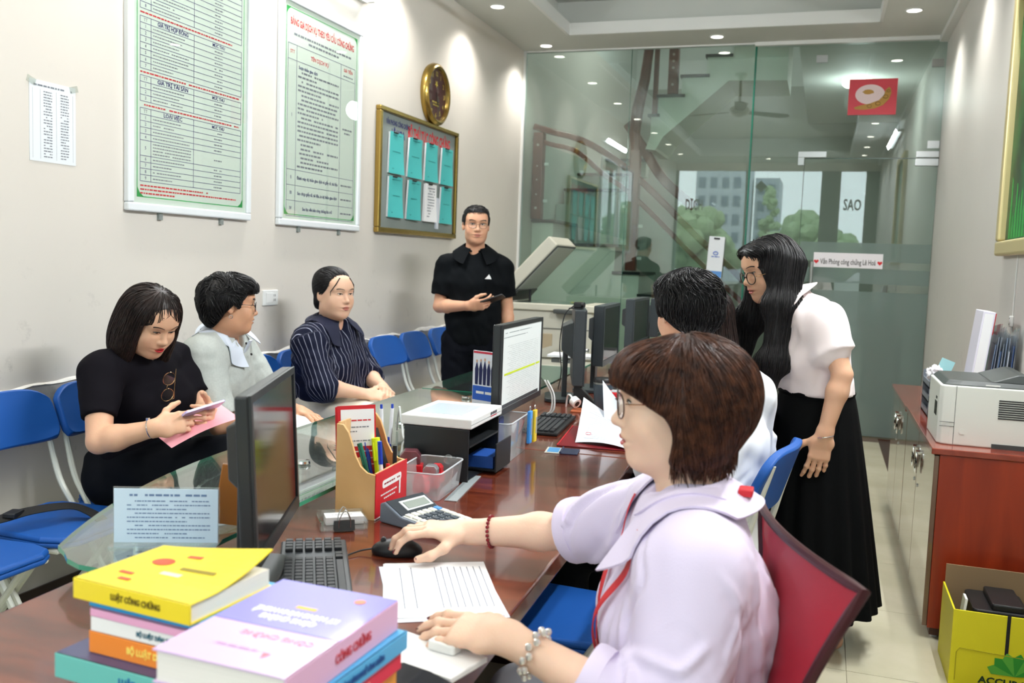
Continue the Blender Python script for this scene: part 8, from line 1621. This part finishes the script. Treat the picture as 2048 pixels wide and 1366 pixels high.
for k, (lab, f) in enumerate((('curled open page of the contract on the red folder', curl((.125, -.19, .004), (-.085, -.12, .004), (-.10, .19, .120), (.11, .12, .03), .012)), ('upright curled page behind it on the red folder', curl((.12, .06, .02), (-.0, .07, .05), (-.03, .20, .190), (.12, .22, .05), .01)))):
    t = thing('contract_page', lab, 'paper', (-.735, 3.30, ZT+.004), .12, 'curled contract pages'); MB().sheet(f, 12, 12, .0008).obj('page', mat('page_bluish', '#dfe6f0', .6), t, smooth=True)
    if k == 0:
        g = MB(); r3 = random.Random(6)
        for i in range(14):
            v = .12+i*.055; u0 = r3.uniform(.2, .3); u1 = r3.uniform(.7, .9); pts = [f(u0+(u1-u0)*q/6, v)+V(0, 0, .0012) for q in range(7)]; pt2 = [f(u0+(u1-u0)*q/6, v+.008)+V(0, 0, .0012) for q in range(7)]; g.add(pts+pt2, [(q, q+1, q+8, q+7) for q in range(6)])
        g.obj('printed_text', GY, t)
        MB().tube([f(.80+.05*math.cos(a), .25+.035*math.sin(a))+V(0, 0, .0015) for a in [2*PI*i/18 for i in range(18)]], .0008, 4, closed=True).obj('red_seal', RD, t)
t = thing('leather_coaster', 'brown leather coaster under the mug', 'coaster', (-.94, 3.90, ZT), .1); MB().rbox((0, 0, .002), (.07, .055, .002), .015).obj('pad', mat('leather_brown', '#9c5230', .5, bump=.2), t)
t = thing('travel_mug', 'slate blue travel mug with a black lid', 'mug', (-.892, 3.97, ZT+.0042)); MB().lathe([(.034, 0), (.036, .005), (.043, .10), (.0435, .112)], n=28).obj('body', mat('mug_slate', '#41525e', .4), t, smooth=True); MB().lathe([(.0437, .1125), (.0437, .120)], n=28).obj('steel_band', M_steel, t, smooth=True); MB().lathe([(.045, .1205), (.045, .132), (.04, .139), (.02, .140)], n=28).obj('lid', M_black, t, smooth=True)
t = thing('stamp_box', 'red office stamp box partly hidden by the face of the woman', 'stamp', (-.80, 3.86, ZT), .1); MB().rbox((0, 0, .075), (.045, .04, .028), .006).obj('head', SR, t, bevel=.004); MB().b(-.04, .04, -.036, .036, 0, .046).obj('base', M_black, t, bevel=.003); MB().b(-.03, .03, -.035, .03, .1035, .106).obj('top_label', mat('label_grey', '#a9adb0', .4), t)
t = thing('phone_dock', 'black slanted phone dock with a white plug below the webcam monitor', 'dock', (-.985, 4.02, ZT), .1); MB().prism([(-.05, 0), (.06, 0), (.05, .02), (-.03, .10), (-.05, .10)], -.02, .02, (0, 0, 0), frame((1, 0, 0), z=(0, -1, 0))).obj('wedge', M_black, t, bevel=.003)
t = thing('white_adapter', 'round white cable adapter hanging below the webcam monitor', 'adapter', (-1.00, 3.93, ZT)); MB().cyl((-.01, -.02, .042), (.012, -.035, .030), .022, n=18).obj('barrel', M_white, t, smooth=True); MB().cyl((.012, -.035, .030), (.014, -.036, .029), .012, n=14).obj('socket', M_black, t); MB().tube(catmull([(-.01, -.02, .042), (-.03, .0, .06), (-.05, .03, .05), (-.06, .05, .0)], 5), .004, 6).obj('cable', M_white, t, smooth=True)
t = thing('white_cable', 'white cables looping down behind the spreadsheet monitor', 'cable', (-1.06, 3.62, ZT))
for k in range(2): MB().tube(catmull([(.0+.012*k, 0, .16), (.03+.01*k, .01, .10), (.025+.01*k, .02, .03), (-.02, .03, .005)], 6), .0035, 8).obj('cord', M_white, t, smooth=True)
t = thing('printed_forms', 'flat stack of white printed forms on the far glass shelf', 'papers', (-1.46, 5.62, ZG), .06); MB().b(-.15, .15, -.10, .10, 0, .006).obj('stack', pw_, t); MB().greek(-.1, .1, 0, .006, rr, (0, 0, .0062)).obj('printed_text', GY, t)
t = thing('clear_container', 'clear lidded plastic container between the far monitors', 'container', (-.87, 4.55, ZT), .1); MB().rbox((0, 0, .05), (.07, .06, .05), .012).obj('tub', PB, t, bevel=.003); MB().rbox((0, 0, .108), (.075, .065, .008), .012).obj('lid', mat('container_lid', '#dfe3e6', .3), t, bevel=.002)
t = thing('packaging_box', 'white packaging box with red rings on the far desk', 'box', (-.93, 5.03, ZT), .05); MB().b(-.05, .05, -.06, .06, 0, .17).obj('carton', mat('pack_white', '#e8e8e6', .4), t, bevel=.002); MB().tube([(.02*math.cos(a), -.0605, .11+.02*math.sin(a)) for a in [2*PI*i/16 for i in range(16)]], .0015, 4, closed=True).obj('red_ring', RD, t); MB().b(-.051, .051, -.061, .061, .171, .176).obj('dark_lid', M_black, t)
t = thing('table_poster', 'dark table poster standing between two far monitors', 'poster', (-1.20, 5.35, ZG), -.3); MB().b(-.07, .07, -.003, .003, 0, .24).obj('panel', mat('poster_dark', '#3b4560', .3, var=.5, vscale=18, c2='#b9bfd0'), t); MB().b(-.07, .07, -.02, .03, 0, .003).obj('foot', AC, t)
t = thing('tissue_pack', 'orange and white tissue pack on the far desk', 'tissue pack', (-.90, 5.22, ZT), .1); MB().rbox((0, 0, .06), (.04, .03, .06), .01).obj('pack', mat('pack_orange', '#e0742b', .4), t, bevel=.004); MB().b(-.03, .03, -.0312, -.03, .09, .115).obj('label', pw_, t)
t = thing('small_plant', 'tiny bright green plant beside the far monitor', 'plant', (-.90, 5.42, ZT)); MB().lathe([(.025, 0), (.032, .06), (.030, .062)], n=16).obj('pot', M_white, t, smooth=True); gl_ = mat('plant_green', '#2aa84a', .5)
for k in range(9): a = 2*PI*k/9; MB().add([(0, 0, .06), (.02*math.cos(a)-.008*math.sin(a), .02*math.sin(a)+.008*math.cos(a), .10), (.04*math.cos(a), .04*math.sin(a), .125+.02*(k % 3)), (.02*math.cos(a)+.008*math.sin(a), .02*math.sin(a)-.008*math.cos(a), .10)], [(0, 1, 2, 3)]).obj('leaf', gl_, t)
